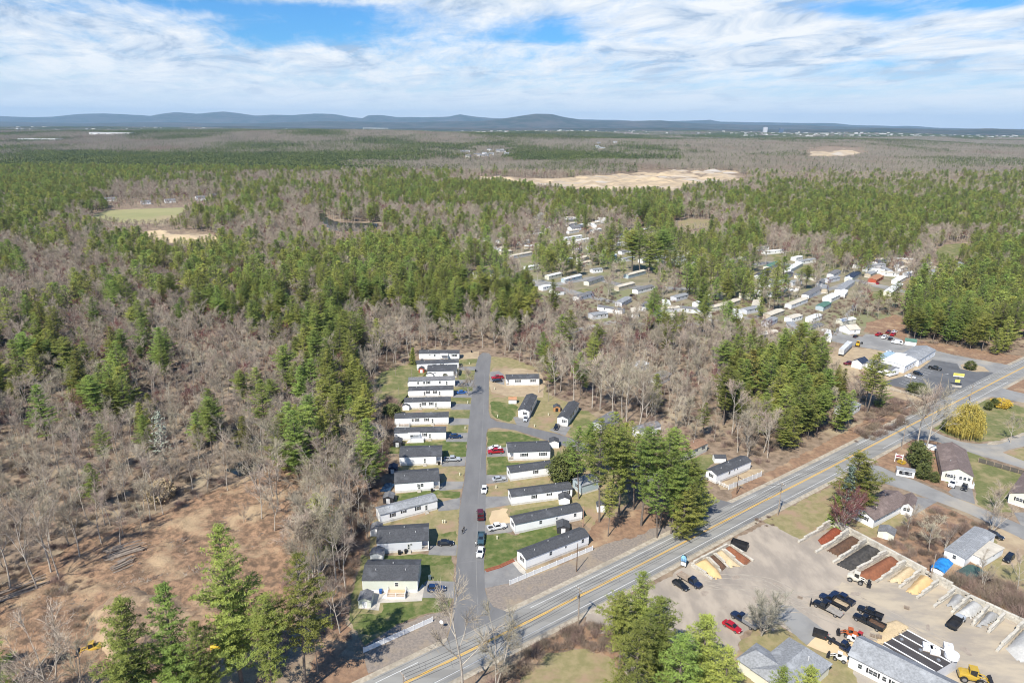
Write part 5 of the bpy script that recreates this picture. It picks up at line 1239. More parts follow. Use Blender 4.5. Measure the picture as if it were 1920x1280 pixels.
# ---- distant homes of the wooded park (px of near-left and near-right foot, wall, roof, label)
PG = 'small homes of the wooded park'
PARKH = [
 ((890, 522), (928, 520), 8, S_WHITE, R_BLUE, 'white house with a large dark blue roof beside the parking area, left of the park'),
 ((990, 508), (1010, 504), 5, S_WHITE, R_WHITE, 'small white outbuilding right of the house with the navy roof'),
 ((962, 486), (998, 479), 4.5, S_GREY, R_TAN, 'pale grey home with a tan roof behind the navy roofed house'),
 ((940, 480), (960, 476), 4.5, S_TAN, R_TAN, 'small tan home half hidden left of the pale grey one'),
 ((1029, 525), (1054, 519), 4.3, S_CREAM, R_WHITE, 'cream home with white roof, first of the row beyond the side street'),
 ((1060, 531), (1091, 523), 4.3, S_BLUE, R_WHITE, 'pale blue home with white roof, second of the row'),
 ((1104, 536), (1132, 526), 4.5, S_CREAM, R_GREY, 'cream home with grey roof, third of the row'),
 ((1178, 523), (1211, 514), 4.5, S_BLUE, R_TAN, 'pale blue home with pinkish tan roof right of the olive tree'),
 ((1112, 513), (1130, 511), 5, S_WHITE, R_LGREY, 'small white home with a striped grey roof behind the row'),
 ((1018, 546), (1034, 543), 5, S_WHITE, R_WHITE, 'white cabin in front of the row, left of the grey roofed house'),
 ((1041, 555), (1058, 553), 9, S_WHITE, R_BROWN, 'white gabled house with a brown roof facing the bare woods'),
 ((1085, 566), (1114, 556), 5, S_WHITE, R_GREY, 'white home behind the bare trees below the row'),
 ((1166, 576), (1184, 566), 5, S_GREY, R_LGREY, 'grey home with white gable among the bare trees'),
 ((1160, 546), (1190, 538), 4.5, S_TAN, R_TAN, 'tan home behind the small spreading tree'),
 ((1196, 552), (1226, 544), 5, S_WHITE, R_GREY, 'white home with grey roof beside the dark car'),
 ((1060, 452), (1092, 447), 4.5, S_WHITE, R_WHITE, 'white home with a row of small windows, left of the two gabled ones'),
 ((1077, 458), (1110, 452), 4.5, S_WHITE, R_WHITE, 'white home with blue tinted side in front of the others'),
 ((1072, 433), (1090, 431), 8, S_WHITE, R_GREY, 'white house with grey roof near the top of the park'),
 ((1105, 424), (1126, 421), 5, S_CREAM, R_TAN, 'cream home near the top of the park'),
 ((1114, 437), (1128, 434), 6, S_WHITE, R_WHITE, 'white home left of the tall dark pine'),
 ((1062, 419), (1088, 415), 6, S_CREAM, R_GREY, 'cream home at the top of the park beside the pale blossom tree'),
 ((1162, 446), (1196, 441), 5, S_WHITE, R_DARK, 'white home with black roof right of the tall dark pine, upper'),
 ((1168, 455), (1200, 449), 6, S_WHITE, R_LGREY, 'white home right of the tall dark pine, lower'),
 ((1207, 436), (1224, 432), 5, S_RED, R_WHITE, 'red sided home with white roof by the pine shade'),
 ((1226, 441), (1248, 437), 5, S_TAN, R_TAN, 'tan home at the right end of the upper row'),
 ((1166, 478), (1188, 474), 5, S_WHITE, R_GREY, 'white home glimpsed left of the tall pine clump'),
 ((1170, 492), (1190, 488), 5, S_WHITE, R_LGREY, 'white home below, left of the tall pine clump'),
 ((1205, 494), (1228, 488), 5, S_WHITE, R_WHITE, 'white home glimpsed beneath the tall pine clump'),
 ((1268, 492), (1288, 486), 5, S_WHITE, R_LGREY, 'white home beneath the pines right of the clump'),
 ((1376, 494), (1400, 488), 4.5, S_WHITE, R_WHITE, 'white home with arched roof at the bend of the park road'),
 ((1420, 471), (1442, 468), 5, S_WHITE, R_LGREY, 'white home with grey roof, upper left of the open park'),
 ((1434, 478), (1470, 475), 5, S_WHITE, R_WHITE, 'long white home, upper middle of the open park'),
 ((1442, 507), (1462, 498), 5, S_CREAM, R_GREEN, 'cream home with a green roof'),
 ((1482, 512), (1505, 499), 5, S_WHITE, R_WHITE, 'white home with pale ribbed roof and a car at its door'),
 ((1424, 524), (1446, 510), 4.5, S_GREY, R_DARK, 'grey home with dark blue roof below the green roofed one'),
 ((1460, 532), (1486, 518), 4.5, S_GREY, R_DARK, 'grey home with dark roof left of the big dark pine'),
 ((1492, 490), (1505, 487), 5, S_WHITE, R_WHITE, 'little white home left of the brown bare trees'),
 ((1500, 497), (1530, 492), 5, S_WHITE, R_LGREY, 'white home before the brown bare trees'),
 ((1516, 562), (1542, 547), 5, S_WHITE, R_GREY, 'white home with red trimmed gable right of the lone big pine'),
 ((1483, 580), (1514, 568), 4.5, S_WHITE, R_TAN, 'white home with cream roof below the lone big pine'),
 ((1543, 584), (1558, 576), 5, S_BLUE, R_GREEN, 'pale blue home with teal roof'),
 ((1558, 568), (1575, 560), 6, S_WHITE, R_WHITE, 'white home with a dark arched opening'),
 ((1578, 552), (1602, 534), 5, S_WHITE, R_LGREY, 'long pale grey home seen end-on'),
 ((1598, 528), (1614, 518), 6, S_PALEGREEN, R_BLUE, 'pale green home with a navy roof'),
 ((1642, 532), (1656, 524), 6, S_RED, R_ORANGE, 'red home with an orange roof'),
 ((1670, 556), (1692, 540), 5, S_CREAM, R_WHITE, 'cream home with white roof below the orange roofed one'),
 ((1684, 534), (1698, 526), 5, S_WHITE, R_WHITE, 'white home at the edge of the big pine wood'),
 ((1562, 522), (1576, 514), 5, S_WHITE, R_GREY, 'white home behind the parked car in the open park'),
 ((1444, 600), (1470, 590), 5, S_TAN, R_TAN, 'tan home with a mossy roof among the bare trees'),
 ((1484, 606), (1504, 600), 5, S_WHITE, R_TAN, 'white home with pinkish roof among the bare trees'),
 ((1400, 590), (1428, 584), 5, S_GREY, R_LGREY, 'grey home faint behind the bare trees'),
 ((1366, 578), (1388, 570), 5, S_TAN, R_TAN, 'mossy tan home right of the pines'),
 ((1268, 566), (1290, 560), 5, S_GREY, R_LGREY, 'grey home at the corner by the pine clump'),
 ((1310, 578), (1330, 571), 5, S_WHITE, R_WHITE, 'white home with a bright gable among red twigs'),
 ((1592, 628), (1612, 626), 8, S_WHITE, R_TAN, 'white house with tan roof at the head of the lot road'),
 ((1196, 700), (1216, 692), 6, S_WHITE, R_WHITE, 'white house glimpsed in the woods behind the tall bare trees'),
 ((1236, 724), (1258, 712), 6, S_WHITE, R_GREY, 'white house with shuttered window in a gap of the woods'),
 ((1590, 784), (1612, 770), 6, S_WHITE, R_LGREY, 'white house glimpsed behind the pines beside the main road'),
 ((1112, 600), (1140, 596), 6, S_GREY, R_LGREY, 'faint grey home under the bare trees'),
]
for (A_, B_, dp, ws, rs, lab) in PARKH:
    ln = (Vector(G(*A_)) - Vector(G(*B_))).length
    house(lab, A_, B_, dp, wall=2.5, rise=0.6 if dp < 7 else 1.8, sk=0.5, ws=ws, rs=rs, feats=[(F, .25, 'n'), (F, .55, 'n'), (F, .82, 'n')] if ln > 8 else [(F, .5, 'n')], vents=0, group=PG, corner=False)
    BUILT[-1] = (BUILT[-1][0], BUILT[-1][1], 5.0)
NB_MAIN = len(BUILT)
# more homes, mostly glimpsed through the bare trees, which nothing in the picture tells apart
rr3 = random.Random(31)
ZP = [(1000, 1130, 408, 440, 12, 'pale home among bare trees at the upper left of the park'), (1230, 1330, 470, 500, 8, 'pale home beneath the pines in the middle of the park'),
      (1130, 1260, 575, 600, 8, 'pale roofed home glimpsed through the bare woods below the park'), (1290, 1440, 555, 600, 12, 'pale roofed home glimpsed through red twigs in the lower park'), (1440, 1600, 600, 640, 9, 'pale home among the grey trees below the open park'),
      (1600, 1700, 490, 520, 8, 'pale home along the upper right edge of the park'), (1440, 1600, 520, 560, 8, 'pale home in the open right half of the park'), (1040, 1180, 455, 500, 9, 'pale home in the shaded middle left of the park'), (860, 1000, 440, 480, 7, 'pale home in the bare woods left of the park'),
      (1660, 1920, 500, 530, 9, 'pale home glimpsed behind the big pine wood at the right')]
for (xa, xb, ya, yb, n, lab) in ZP:
    k = 0; tries = 0; n = int(n * 1.5)
    while k < n and tries < 300:
        tries += 1
        px, py = rr3.uniform(xa, xb), rr3.uniform(ya, yb); p = Vector(G(px, py))
        if min((p - Vector((b[0], b[1]))).length for b in BUILT) < 13.5: continue
        a_ = rr3.choice([.3, 1.1, .7, -.5, 1.5]) + rr3.uniform(-.2, .2); dv = Vector((math.cos(a_), math.sin(a_))) * rr3.uniform(6, 9)
        house(lab, tuple(p - dv), tuple(p + dv), 4.6, wall=2.5, rise=.6, sk=.5, ws=rr3.choice([S_WHITE, S_WHITE, S_CREAM, S_GREY, S_TAN]), rs=rr3.choice([R_WHITE, R_WHITE, R_TAN, R_TAN, R_LGREY, R_GREY]), feats=[(F, .3, 'n'), (F, .7, 'n')], vents=0, group='homes of the park: ' + lab, corner=False, world=True)
        BUILT[-1] = (BUILT[-1][0], BUILT[-1][1], 4.0); k += 1
# houses round the hay field and the far estates
FH = [((266, 384), (284, 383), 'white house with grey roof behind the hay field, left one'), ((310, 381), (330, 380), 'white house with a porch at the middle of the hay field edge'), ((369, 377), (386, 376), 'tall white house right of the hay field'),
      ((396, 372), (412, 371), 'pinkish house right of the tall white one'), ((196, 378), (220, 377), 'long white shed behind the hay field'), ((448, 354), (464, 353), 'white house among the trees up from the field'), ((474, 348), (484, 347), 'small pale house up from the field'),
      ((528, 374), (536, 374), 'narrow white house among the pines above the pond'), ((1166, 373), (1182, 373), 'long pale blue shed at the foot of the quarry')]
for A_, B_, lab in FH:
    house(lab, A_, B_, 9, wall=4.5 if 'tall' in lab else 3.0, rise=2.2, sk=0.3, ws=S_WHITE if 'pink' not in lab else S_TAN, rs=R_GREY, feats=[(F, .3, 'n'), (F, .7, 'n')], vents=0, name='house', cat='house', group='houses beyond the woods', corner=False)
rr2 = random.Random(5)
for k in range(26):
    px = rr2.uniform(866, 955) if k < 18 else rr2.uniform(1115, 1160); py = rr2.uniform(283, 300) if k < 18 else rr2.uniform(272, 277)
    x, y = G(px, py, hgt(*G(px, py)))
    z = hgt(x, y) + 8
    rt = thing('house', 'tiny pale house of the far housing estate above the woods', 'house', (x, y, z), rr2.uniform(-.4, .4), 'houses of the far estate')
    MB().box(-8, 8, -5, 5, -8, 6).obj('wall', rr2.choice([S_WHITE, S_WHITE, S_TAN, S_GREY]), rt, fix=False)
    gable_roof(rt, -8, 8, -5, 5, 6, 3, rr2.choice([R_GREY, R_LGREY]), 0.4)
# long white warehouses and the far town
for (xa, xb, py, hh, lab) in [(165, 250, 267, 14, 'long white warehouse on the far plain, larger one'), (30, 110, 272, 11, 'low white warehouse strip at the far left'), (420, 446, 243, 20, 'small pale quarry building on the wooded swell'), (683, 724, 244, 16, 'pale far-off factory row beyond the woods')]:
    A_ = Vector(G(xa, py)); B_ = Vector(G(xb, py)); sc = 1.0
    z0 = 0
    rt = thing('warehouse', lab, 'warehouse', ((A_.x + B_.x) / 2, (A_.y + B_.y) / 2, 0), 0)
    ln = (B_ - A_).length / 2
    hz = hgt((A_.x + B_.x) / 2, A_.y) + hh + 6
    MB().box(-ln, ln, 0, 60, 0, hz).obj('wall', mat('warehouse_cladding', (0.74, 0.74, 0.73)), rt, fix=False)
    MB().box(-ln - 1, ln + 1, -1, 61, hz, hz + 1.2).obj('roof', R_WHITE, rt, fix=False)
    for k in range(6): MB().box(-ln + ln * 2 * (k + .3) / 6, -ln + ln * 2 * (k + .5) / 6, -0.4, -0.05, hz - 7, hz - 3).obj('loading_door', M_STEEL, rt, fix=False)
rr2 = random.Random(9)
mb = MB()
for k in range(620):
    px = rr2.gauss(1080, 90) if k < 240 else rr2.uniform(1380, 1920) if k < 500 else rr2.uniform(-50, 1900)
    py = 244
    v = _C3 @ np.array([px - 960, 640 - py, -F_PX]); D = rr2.uniform(6800, 9600); s = D / v[1]
    x = v[0] * s; z = hgt(x, D) + 14
    wx, wz = rr2.uniform(6, 22), rr2.uniform(4, 13)
    mb.box(x - wx, x + wx, D, D + 15, -8, z + wz, mi=rr2.choice([0, 0, 1, 2]))
mb.obj('distant_town', [mat('town_walls_white', (0.62, 0.61, 0.58)), mat('town_walls_grey', (0.38, 0.37, 0.36)), mat('town_roofs', (0.28, 0.22, 0.2))], None, fix=False, kind='stuff', label='scattered pale buildings of the far town')
for px, py0, py1, c, lab in [(1436, 248, 239, (0.55, 0.55, 0.56), 'pale tower block above the far town'), (1466, 249, 241, (0.10, 0.14, 0.2), 'dark glass tower block above the far town')]:
    v = _C3 @ np.array([px - 960, 640 - py1, -F_PX]); D = 9500; s = D / v[1]; x = v[0] * s; zt = H_CAM + v[2] * s
    rt = thing('tower_block', lab, 'tower', (x, D, 0), 0)
    MB().box(-26, 26, 0, 30, 0, zt).obj('wall', mat('tower_' + ('pale' if c[0] > .3 else 'dark'), c), rt, fix=False)
    MB().box(-10, 10, 5, 20, zt, zt + 5).obj('roof_plant', MATS['town_walls_grey'], rt, fix=False)
# ------------------------------------------------------------------ vehicles
M_TYRE = mat('tyre_rubber', (0.02, 0.02, 0.02), (0.03, 0.03, 0.03), 2.0, 0.9)
M_RIM = mat('wheel_rim', (0.45, 0.45, 0.46), (0.3, 0.3, 0.31), 2.0, 0.4, metal=0.7)
M_CGLASS = mat('car_glass', (0.012, 0.014, 0.017), (0.02, 0.022, 0.025), 1.0, 0.06, spec=0.8)
M_HEAD = mat('headlamp_glass', (0.75, 0.75, 0.72), None, 1.0, 0.2)
M_TAIL = mat('tail_lamp_red', (0.45, 0.02, 0.02), None, 1.0, 0.3)
CP = {'white': (0.78, 0.78, 0.78), 'black': (0.012, 0.013, 0.016), 'blue': (0.012, 0.035, 0.10), 'brightblue': (0.02, 0.10, 0.33), 'red': (0.38, 0.012, 0.02), 'darkred': (0.10, 0.012, 0.016), 'silver': (0.42, 0.44, 0.46),
      'teal': (0.05, 0.095, 0.12), 'navy': (0.014, 0.022, 0.05), 'grey': (0.16, 0.165, 0.17), 'maroon': (0.16, 0.02, 0.025)}
def cpaint(c): return paint('car_paint_' + c, CP[c], 0.25, 0.5, 0.6)

def wheel(root, x, y, r=0.34, wd=0.22):
    s = 1 if y > 0 else -1
    w_ = MB().tube((x, y - s * wd / 2, r), (x, y + s * wd / 2, r), r, n=14).obj('wheel', M_TYRE, root)
    MB().tube((x, y + s * (wd / 2 - 0.01), r), (x, y + s * (wd / 2 + 0.02), r), r * 0.6, n=10).obj('rim', M_RIM, w_)

def loft(secs, mi=0):
    """body from rings: each (x, [(y,z)...]) mirrored"""
    mb = MB(); n = len(secs[0][1])
    vs = []
    for x, ring in secs:
        full = [(x, y, z) for y, z in ring] + [(x, -y, z) for y, z in reversed(ring)]
        vs += full
    m = 2 * n; fs = []
    for i in range(len(secs) - 1):
        for k in range(m):
            fs.append((i * m + k, i * m + (k + 1) % m, (i + 1) * m + (k + 1) % m, (i + 1) * m + k))
    fs.append(tuple(range(m - 1, -1, -1))); fs.append(tuple(range((len(secs) - 1) * m, len(secs) * m)))
    mb.add(vs, fs, mi)
    return mb

def ring(hw, z0, z1, crown=0.05):
    return [(hw * 0.90, z0), (hw, z0 + (z1 - z0) * 0.35), (hw * 0.985, z0 + (z1 - z0) * 0.8), (hw * 0.90, z1), (hw * 0.45, z1 + crown)]

def vehicle(kind, label, P0, P1=None, col='white', group=None, ang=None, z=0.04, name=None, load=None):
    """P0, P1: pixels of the tail and the nose (ground); or P0 = middle and ang = heading"""
    a = Vector(G(*P0))
    if P1 is not None:
        b = Vector(G(*P1)); d = (b - a); c = (a + b) / 2; ang = math.atan2(d.y, d.x)
    else: c = a
    car = kind in ('sedan', 'suv', 'pickup', 'van')
    nm = name or {'sedan': 'parked_car', 'suv': 'parked_suv', 'pickup': 'pickup_truck', 'van': 'van', 'dump': 'dump_truck', 'flat': 'flatbed_truck', 'chassis': 'chassis_truck'}[kind]
    cat = {'sedan': 'car', 'suv': 'suv', 'pickup': 'pickup', 'van': 'van'}.get(kind, 'truck')
    root = thing(nm, label, cat, (c.x, c.y, z), ang, group)
    pm = cpaint(col)
    L_ = {'sedan': 4.7, 'suv': 4.7, 'pickup': 5.7, 'van': 5.6, 'dump': 7.0, 'flat': 7.0, 'chassis': 6.6}[kind]
    hw = 0.92 if kind in ('sedan', 'suv') else 1.0
    h = {'sedan': 1.45, 'suv': 1.68, 'pickup': 1.88, 'van': 2.2, 'dump': 2.1, 'flat': 2.1, 'chassis': 2.1}[kind]
    zb, zw = (0.20, 0.92) if kind == 'sedan' else (0.28, 1.02) if kind == 'suv' else (0.42, 1.18)
    hl = L_ / 2
    if kind in ('sedan', 'suv'):
        S = [(-hl, ring(hw * .86, zb + .12, zw - .12)), (-hl + .18, ring(hw * .96, zb, zw - .02)), (-hl + 1.0, ring(hw, zb, zw + .02)), (0, ring(hw, zb, zw)), (hl - 1.3, ring(hw, zb, zw - .03)), (hl - .4, ring(hw * .95, zb, zw - .14)), (hl, ring(hw * .78, zb + .1, zw - .32, .03))]
        loft(S).obj('body', pm, root)
        r0, r1, r2, r3 = (-hl + .55, -hl + 1.15, hl - 2.15, hl - 1.35) if kind == 'sedan' else (-hl + .15, -hl + .55, hl - 2.1, hl - 1.35)
    else:
        cabr = hl - 1.45
        if kind == 'pickup': r0, r1, r2, r3 = hl - 3.85, hl - 3.65, hl - 2.2, hl - 1.5
        elif kind == 'van': r0, r1, r2, r3 = -hl + .08, -hl + .16, hl - 1.6, hl - .8
        else: r0, r1, r2, r3 = hl - 3.2, hl - 3.05, hl - 2.1, hl - 1.5
        back = -hl if kind in ('pickup', 'van') else r0 - .05
        S = [(back, ring(hw * .95, zb, zw)), (back + .2, ring(hw, zb, zw)), (r3 - .2, ring(hw, zb, zw)), (hl - .35, ring(hw * .96, zb, zw - .08)), (hl, ring(hw * .85, zb, zw - .2))]
        if kind == 'pickup':
            S = [(r0 - .02, ring(hw, zb, zw)), (r3 - .2, ring(hw, zb, zw)), (hl - .35, ring(hw * .96, zb, zw - .08)), (hl, ring(hw * .85, zb, zw - .2))]
        loft(S).obj('body', pm, root)
    # greenhouse: glass all round, roof panel on top, pillars
    zg = zw - 0.01; tw_ = hw * 0.74; bw = hw * 0.92
    gz = h - 0.06
    base = [(r0, -bw, zg), (r3, -bw, zg), (r3, bw, zg), (r0, bw, zg)]; top = [(r1, -tw_, gz), (r2, -tw_, gz), (r2, tw_, gz), (r1, tw_, gz)]
    faces = {'side_window': [(0, 1, 5, 4)], 'windshield': [(1, 2, 6, 5)], 'side_window2': [(2, 3, 7, 6)], 'rear_window': [(3, 0, 4, 7)]}
    vs = base + top
    cab = MB().add(vs, [(0, 1, 5, 4), (1, 2, 6, 5), (2, 3, 7, 6), (3, 0, 4, 7), (4, 5, 6, 7)]).obj('cabin', pm, root)
    def inset(idx, t=0.13, push=0.012):
        q = [Vector(vs[i]) for i in idx]; c_ = sum(q, Vector()) / 4; n_ = (q[1] - q[0]).cross(q[3] - q[0]).normalized()
        return [tuple(c_ + (v - c_) * (1 - t) + n_ * push) for v in q]
    for k, idx in enumerate([(0, 1, 5, 4), (1, 2, 6, 5), (2, 3, 7, 6), (3, 0, 4, 7)]):
        if kind == 'van' and k in (0, 2):
            q = inset(idx, .15); q = [tuple(Vector(q[0]).lerp(Vector(q[1]), .7)), q[1], q[2], tuple(Vector(q[3]).lerp(Vector(q[2]), .65))]
        else: q = inset(idx)
        nn_ = ['side_window', 'windshield', 'side_window', 'rear_window'][k]
        if kind == 'van' and k == 3: continue
        MB().add(q, [(0, 1, 2, 3)]).obj(nn_, M_CGLASS, cab, fix=False)
    MB().box(r1 - .05, r2 + .05, -tw_, tw_, gz, h).obj('roof_panel', pm, cab, fix=False)
    for s in (-1, 1):
        MB().box(hl - .16, hl - .02, s * hw * .62 - .16, s * hw * .62 + .16, zw - .42, zw - .24).obj('headlight', M_HEAD, root, fix=False)
        bx = -hl if kind in ('sedan', 'suv', 'pickup', 'van') else -hl
        MB().box(bx - .02, bx + .06, s * hw * .72 - .12, s * hw * .72 + .12, zw - .36, zw - .16).obj('taillight', M_TAIL, root, fix=False)
        MB().box(r3 - .25, r3 - .1, s * (hw + .02), s * (hw + .2), zw + .02, zw + .17).obj('mirror', pm, root, fix=True)
    MB().box(hl - .03, hl + .04, -hw * .5, hw * .5, zb + .18, zb + .42).obj('grille', M_BLACK, root, fix=False)
    wr = .33 if kind in ('sedan',) else .37 if kind in ('suv', 'van') else .42
    wb = hl - .95
    for x_ in (-wb if kind in ('sedan', 'suv', 'pickup', 'van') else -wb + .3, wb):
        for s in (-1, 1): wheel(root, x_, s * (hw - .08), wr, .24 if kind in ('sedan', 'suv') else .3)
    if kind == 'pickup':
        x1 = r0 - .04; x0 = -hl
        mb = MB(); mb.box(x0, x1, -hw, hw, .5, .72); mb.box(x0, x1, -hw, -hw + .09, .72, zw); mb.box(x0, x1, hw - .09, hw, .72, zw); mb.box(x1 - .08, x1, -hw, hw, .72, zw)
        mb.obj('bed', pm, root, fix=False)
        MB().box(x0 - .04, x0 + .06, -hw + .02, hw - .02, .55, zw).obj('tailgate', pm, root, fix=False)
        MB().box(x0 + .08, x1 - .1, -hw + .1, hw - .1, .725, .75).obj('bed_liner', M_BLACK, root, fix=False)
        if load == 'cover': MB().box(x0 + .02, x1 - .02, -hw + .04, hw - .04, zw, zw + .05).obj('bed_cover', M_BLACK, root, fix=False)
    elif kind in ('dump', 'flat', 'chassis'):
        MB().box(-hl, r0, -.42, .42, .55, .78).obj('frame', M_BLACK, root, fix=False)
        if kind == 'dump':
            x0, x1 = -hl - .1, r0 - .2; bm_ = M_BLACK if load != 'silver' else M_STEEL
            mb = MB(); mb.box(x0, x1, -1.15, 1.15, .85, .98); mb.box(x0, x1, -1.15, -1.07, .98, 1.75); mb.box(x0, x1, 1.07, 1.15, .98, 1.75); mb.box(x1 - .08, x1, -1.07, 1.07, .98, 2.2); mb.box(x0, x0 + .08, -1.07, 1.07, .98, 1.7)
            for k in range(5):
                xx = x0 + (x1 - x0) * (k + .5) / 5
                for s in (-1, 1): mb.box(xx - .05, xx + .05, min(s * 1.152, s * 1.21), max(s * 1.152, s * 1.21), .9, 1.72)
            mb.obj('dump_bed', bm_, root, fix=False)
            lm = {'brown': M_MULCH_BR, 'tan': M_TAN, 'silver': M_BRUSHPILE, None: M_BLACK}[load]
            relief = MB(); n = 7; V = []
            for i in range(n):
                for j in range(n):
                    V.append((x0 + .1 + (x1 - x0 - .2) * i / (n - 1), -1.05 + 2.1 * j / (n - 1), (1.25 if load else 1.0) + (.25 * math.sin(3.14 * i / (n - 1)) * math.sin(3.14 * j / (n - 1)) + .05 * math.sin(i * 3.7 + j * 2.1)) * (1 if load else 0)))
            relief.add(V, [(i * n + j, (i + 1) * n + j, (i + 1) * n + j + 1, i * n + j + 1) for i in range(n - 1) for j in range(n - 1)])
            relief.obj('load', lm, root)
        elif kind == 'flat':
            x0, x1 = -hl - .1, r0 - .2
            mb = MB(); mb.box(x0, x1, -1.15, 1.15, .85, 1.0); mb.obj('flat_bed', M_OLDWOOD if load != 'steel' else M_GREYBED, root, fix=False)
            MB().box(x1 - .08, x1, -1.1, 1.1, 1.0, 1.8).obj('headboard', M_BLACK, root, fix=False)
    for x_ in (0,): pass
    return root

M_MULCH_RED = mat('red_mulch', (0.26, 0.07, 0.032), (0.19, 0.05, 0.025), 1.5, 0.95, 0.7, 6.0, bdist=0.08)
M_MULCH_BR = mat('brown_mulch', (0.125, 0.07, 0.042), (0.085, 0.05, 0.032), 1.5, 0.95, 0.7, 6.0, bdist=0.08)
M_MULCH_RB = mat('russet_mulch', (0.25, 0.10, 0.05), (0.19, 0.075, 0.04), 1.2, 0.95, 0.7, 6.0, bdist=0.08)
M_MULCH_BK = mat('black_mulch', (0.04, 0.038, 0.035), (0.075, 0.068, 0.06), 1.2, 0.95, 0.7, 6.0, bdist=0.08)
M_PSAND = mat('yellow_sand', (0.62, 0.42, 0.20), (0.54, 0.37, 0.18), 1.0, 0.95, 0.3, 5.0, bdist=0.04)
M_PTAN = mat('tan_gravel', (0.56, 0.43, 0.26), (0.46, 0.36, 0.22), 2.5, 0.95, 0.5, 6.0, bdist=0.05)
M_PGREY = mat('grey_stone', (0.34, 0.335, 0.32), (0.27, 0.265, 0.255), 2.0, 0.95, 0.5, 6.0, bdist=0.05)
M_PLGREY = mat('pale_grey_stone', (0.46, 0.45, 0.42), (0.39, 0.38, 0.355), 2.0, 0.95, 0.5, 6.0, bdist=0.05)
M_BRUSHPILE = mat('cut_brush', (0.36, 0.31, 0.24), (0.26, 0.22, 0.17), 1.5, 0.95, 0.6, 4.0)
M_GREYBED = mat('grey_bed_boards', (0.33, 0.30, 0.26), (0.25, 0.23, 0.20), 1.0, 0.9)

VL = 'vehicles in the driveways along the lane'
vehicle('suv', 'blue suv in the driveway of the pale green home', (800, 1107), (837, 1106), 'blue', VL)
vehicle('sedan', 'black car in the driveway of the light grey home', (818, 1021), (853, 1020), 'black', VL)
vehicle('pickup', 'silver pickup in a driveway left of the lane', (831, 864), (866, 863), 'silver', VL)
vehicle('suv', 'dark blue suv beside the awning home', (842, 821), (867, 820), 'blue', VL)
vehicle('sedan', 'bright blue car, fifth driveway from the far end', (857, 738), (876, 737), 'brightblue', VL)
vehicle('sedan', 'silver grey car with black roof in the shade of a small bare tree', (858, 723), (878, 722), 'grey', VL)
vehicle('pickup', 'white pickup parked right of the lane before a long home', (912, 995), (951, 987), 'white', VL)
vehicle('sedan', 'silver car with dark roof in the driveway right of the lane', (921, 902), (950, 898), 'silver', VL)
vehicle('pickup', 'red pickup beside the double wide home with two wide windows', (945, 848), (913, 850), 'red', VL)
vehicle('sedan', 'white car behind the red pickup', (942, 841), (914, 842), 'white', VL)
vehicle('pickup', 'red pickup at the far end of the right side', (945, 709), (920, 711), 'red', VL)
vehicle('sedan', 'black car in front of the far red pickup', (942, 715), (922, 716), 'black', VL)
vehicle('sedan', 'silver grey car nose to the side street before the end-on home', (987, 781), (984, 793), 'silver', VL)
vehicle('sedan', 'black car nose to the side street beside the pale end-on home', (1046, 797), (1041, 808), 'black', VL)
LV = 'vehicles standing on the lane'
vehicle('sedan', 'white car on the lane, farthest of the four', (909, 912), (907, 928), 'white', LV, z=.05)
vehicle('pickup', 'dark red pickup on the lane with white things in its bed', (902, 980), (900, 957), 'darkred', LV, z=.05)
vehicle('pickup', 'dark teal pickup on the lane with a person at its door', (903, 1000), (901, 1026), 'teal', LV, z=.05)
vehicle('sedan', 'white car on the lane, nearest of the four', (903, 1027), (898, 1049), 'white', LV, z=.05)
vehicle('pickup', 'white pickup with black bed beside the roadside home', (1325, 897), (1304, 903), 'silver', VL)
YV = 'trucks and cars in the landscaping yard'
vehicle('sedan', 'black car beside the stake truck near the blue sign', (1263, 1091), (1289, 1108), 'black', YV)
vehicle('flat', 'navy truck with a bed of brush beside the black car', (1273, 1079), (1314, 1104), 'navy', YV)
vehicle('dump', 'dark dump truck with a silver bed of cut brush under the grey shrub', (1420, 1182), (1372, 1152), 'navy', YV, load='silver')
vehicle('sedan', 'red car in the yard beside the silver dump truck', (1357, 1168), (1388, 1187), 'red', YV)
vehicle('pickup', 'black pickup, farthest of the left row of trucks', (1600, 1136), (1560, 1114), 'navy', YV)
vehicle('dump', 'navy truck with a tan load, middle of the left row', (1586, 1144), (1540, 1120), 'navy', YV, load='tan')
vehicle('flat', 'black truck with grey flat bed and a snow plough, nearest of the left row', (1578, 1158), (1526, 1131), 'black', YV, load='steel')
vehicle('pickup', 'black pickup beside the long brown-loaded dump truck', (1652, 1161), (1610, 1143), 'black', YV)
vehicle('dump', 'long black dump truck with a rusty brown bed', (1655, 1184), (1602, 1157), 'black', YV, load='brown')
vehicle('chassis', 'navy truck with a bare rear frame beside the workshop', (1553, 1200), (1598, 1226), 'navy', YV)
vehicle('dump', 'black dump truck with a pale blue cab by the grey stone bins', (1779, 1184), (1806, 1156), 'silver', YV)
vehicle('pickup', 'white pickup in front of the brown roofed ranch house', (1790, 902), (1781, 917), 'white', 'cars by the ranch house')
vehicle('sedan', 'black car in front of the brown roofed ranch house', (1810, 909), (1806, 922), 'black', 'cars by the ranch house')
vehicle('suv', 'black jeep in the yard of the derelict trailer', (1899, 1041), (1882, 1058), 'black', None)
vehicle('suv', 'black suv behind the derelict trailer', (1855, 1003), (1874, 1010), 'black', None)
LC = 'cars in the office parking lot'
vehicle('pickup', 'black pickup in the striped parking lot', (1741, 690), (1765, 695), 'black', LC)
vehicle('suv', 'black suv in the striped parking lot', (1711, 700), (1730, 705), 'black', LC)
vehicle('sedan', 'white car at the corner of the office', (1697, 706), (1716, 710), 'white', LC)
vehicle('pickup', 'dark red pickup behind the white garage', (1600, 683), (1584, 684), 'maroon', LC)
vehicle('sedan', 'white car by the pale blue container', (1664, 661), (1676, 664), 'white', LC)
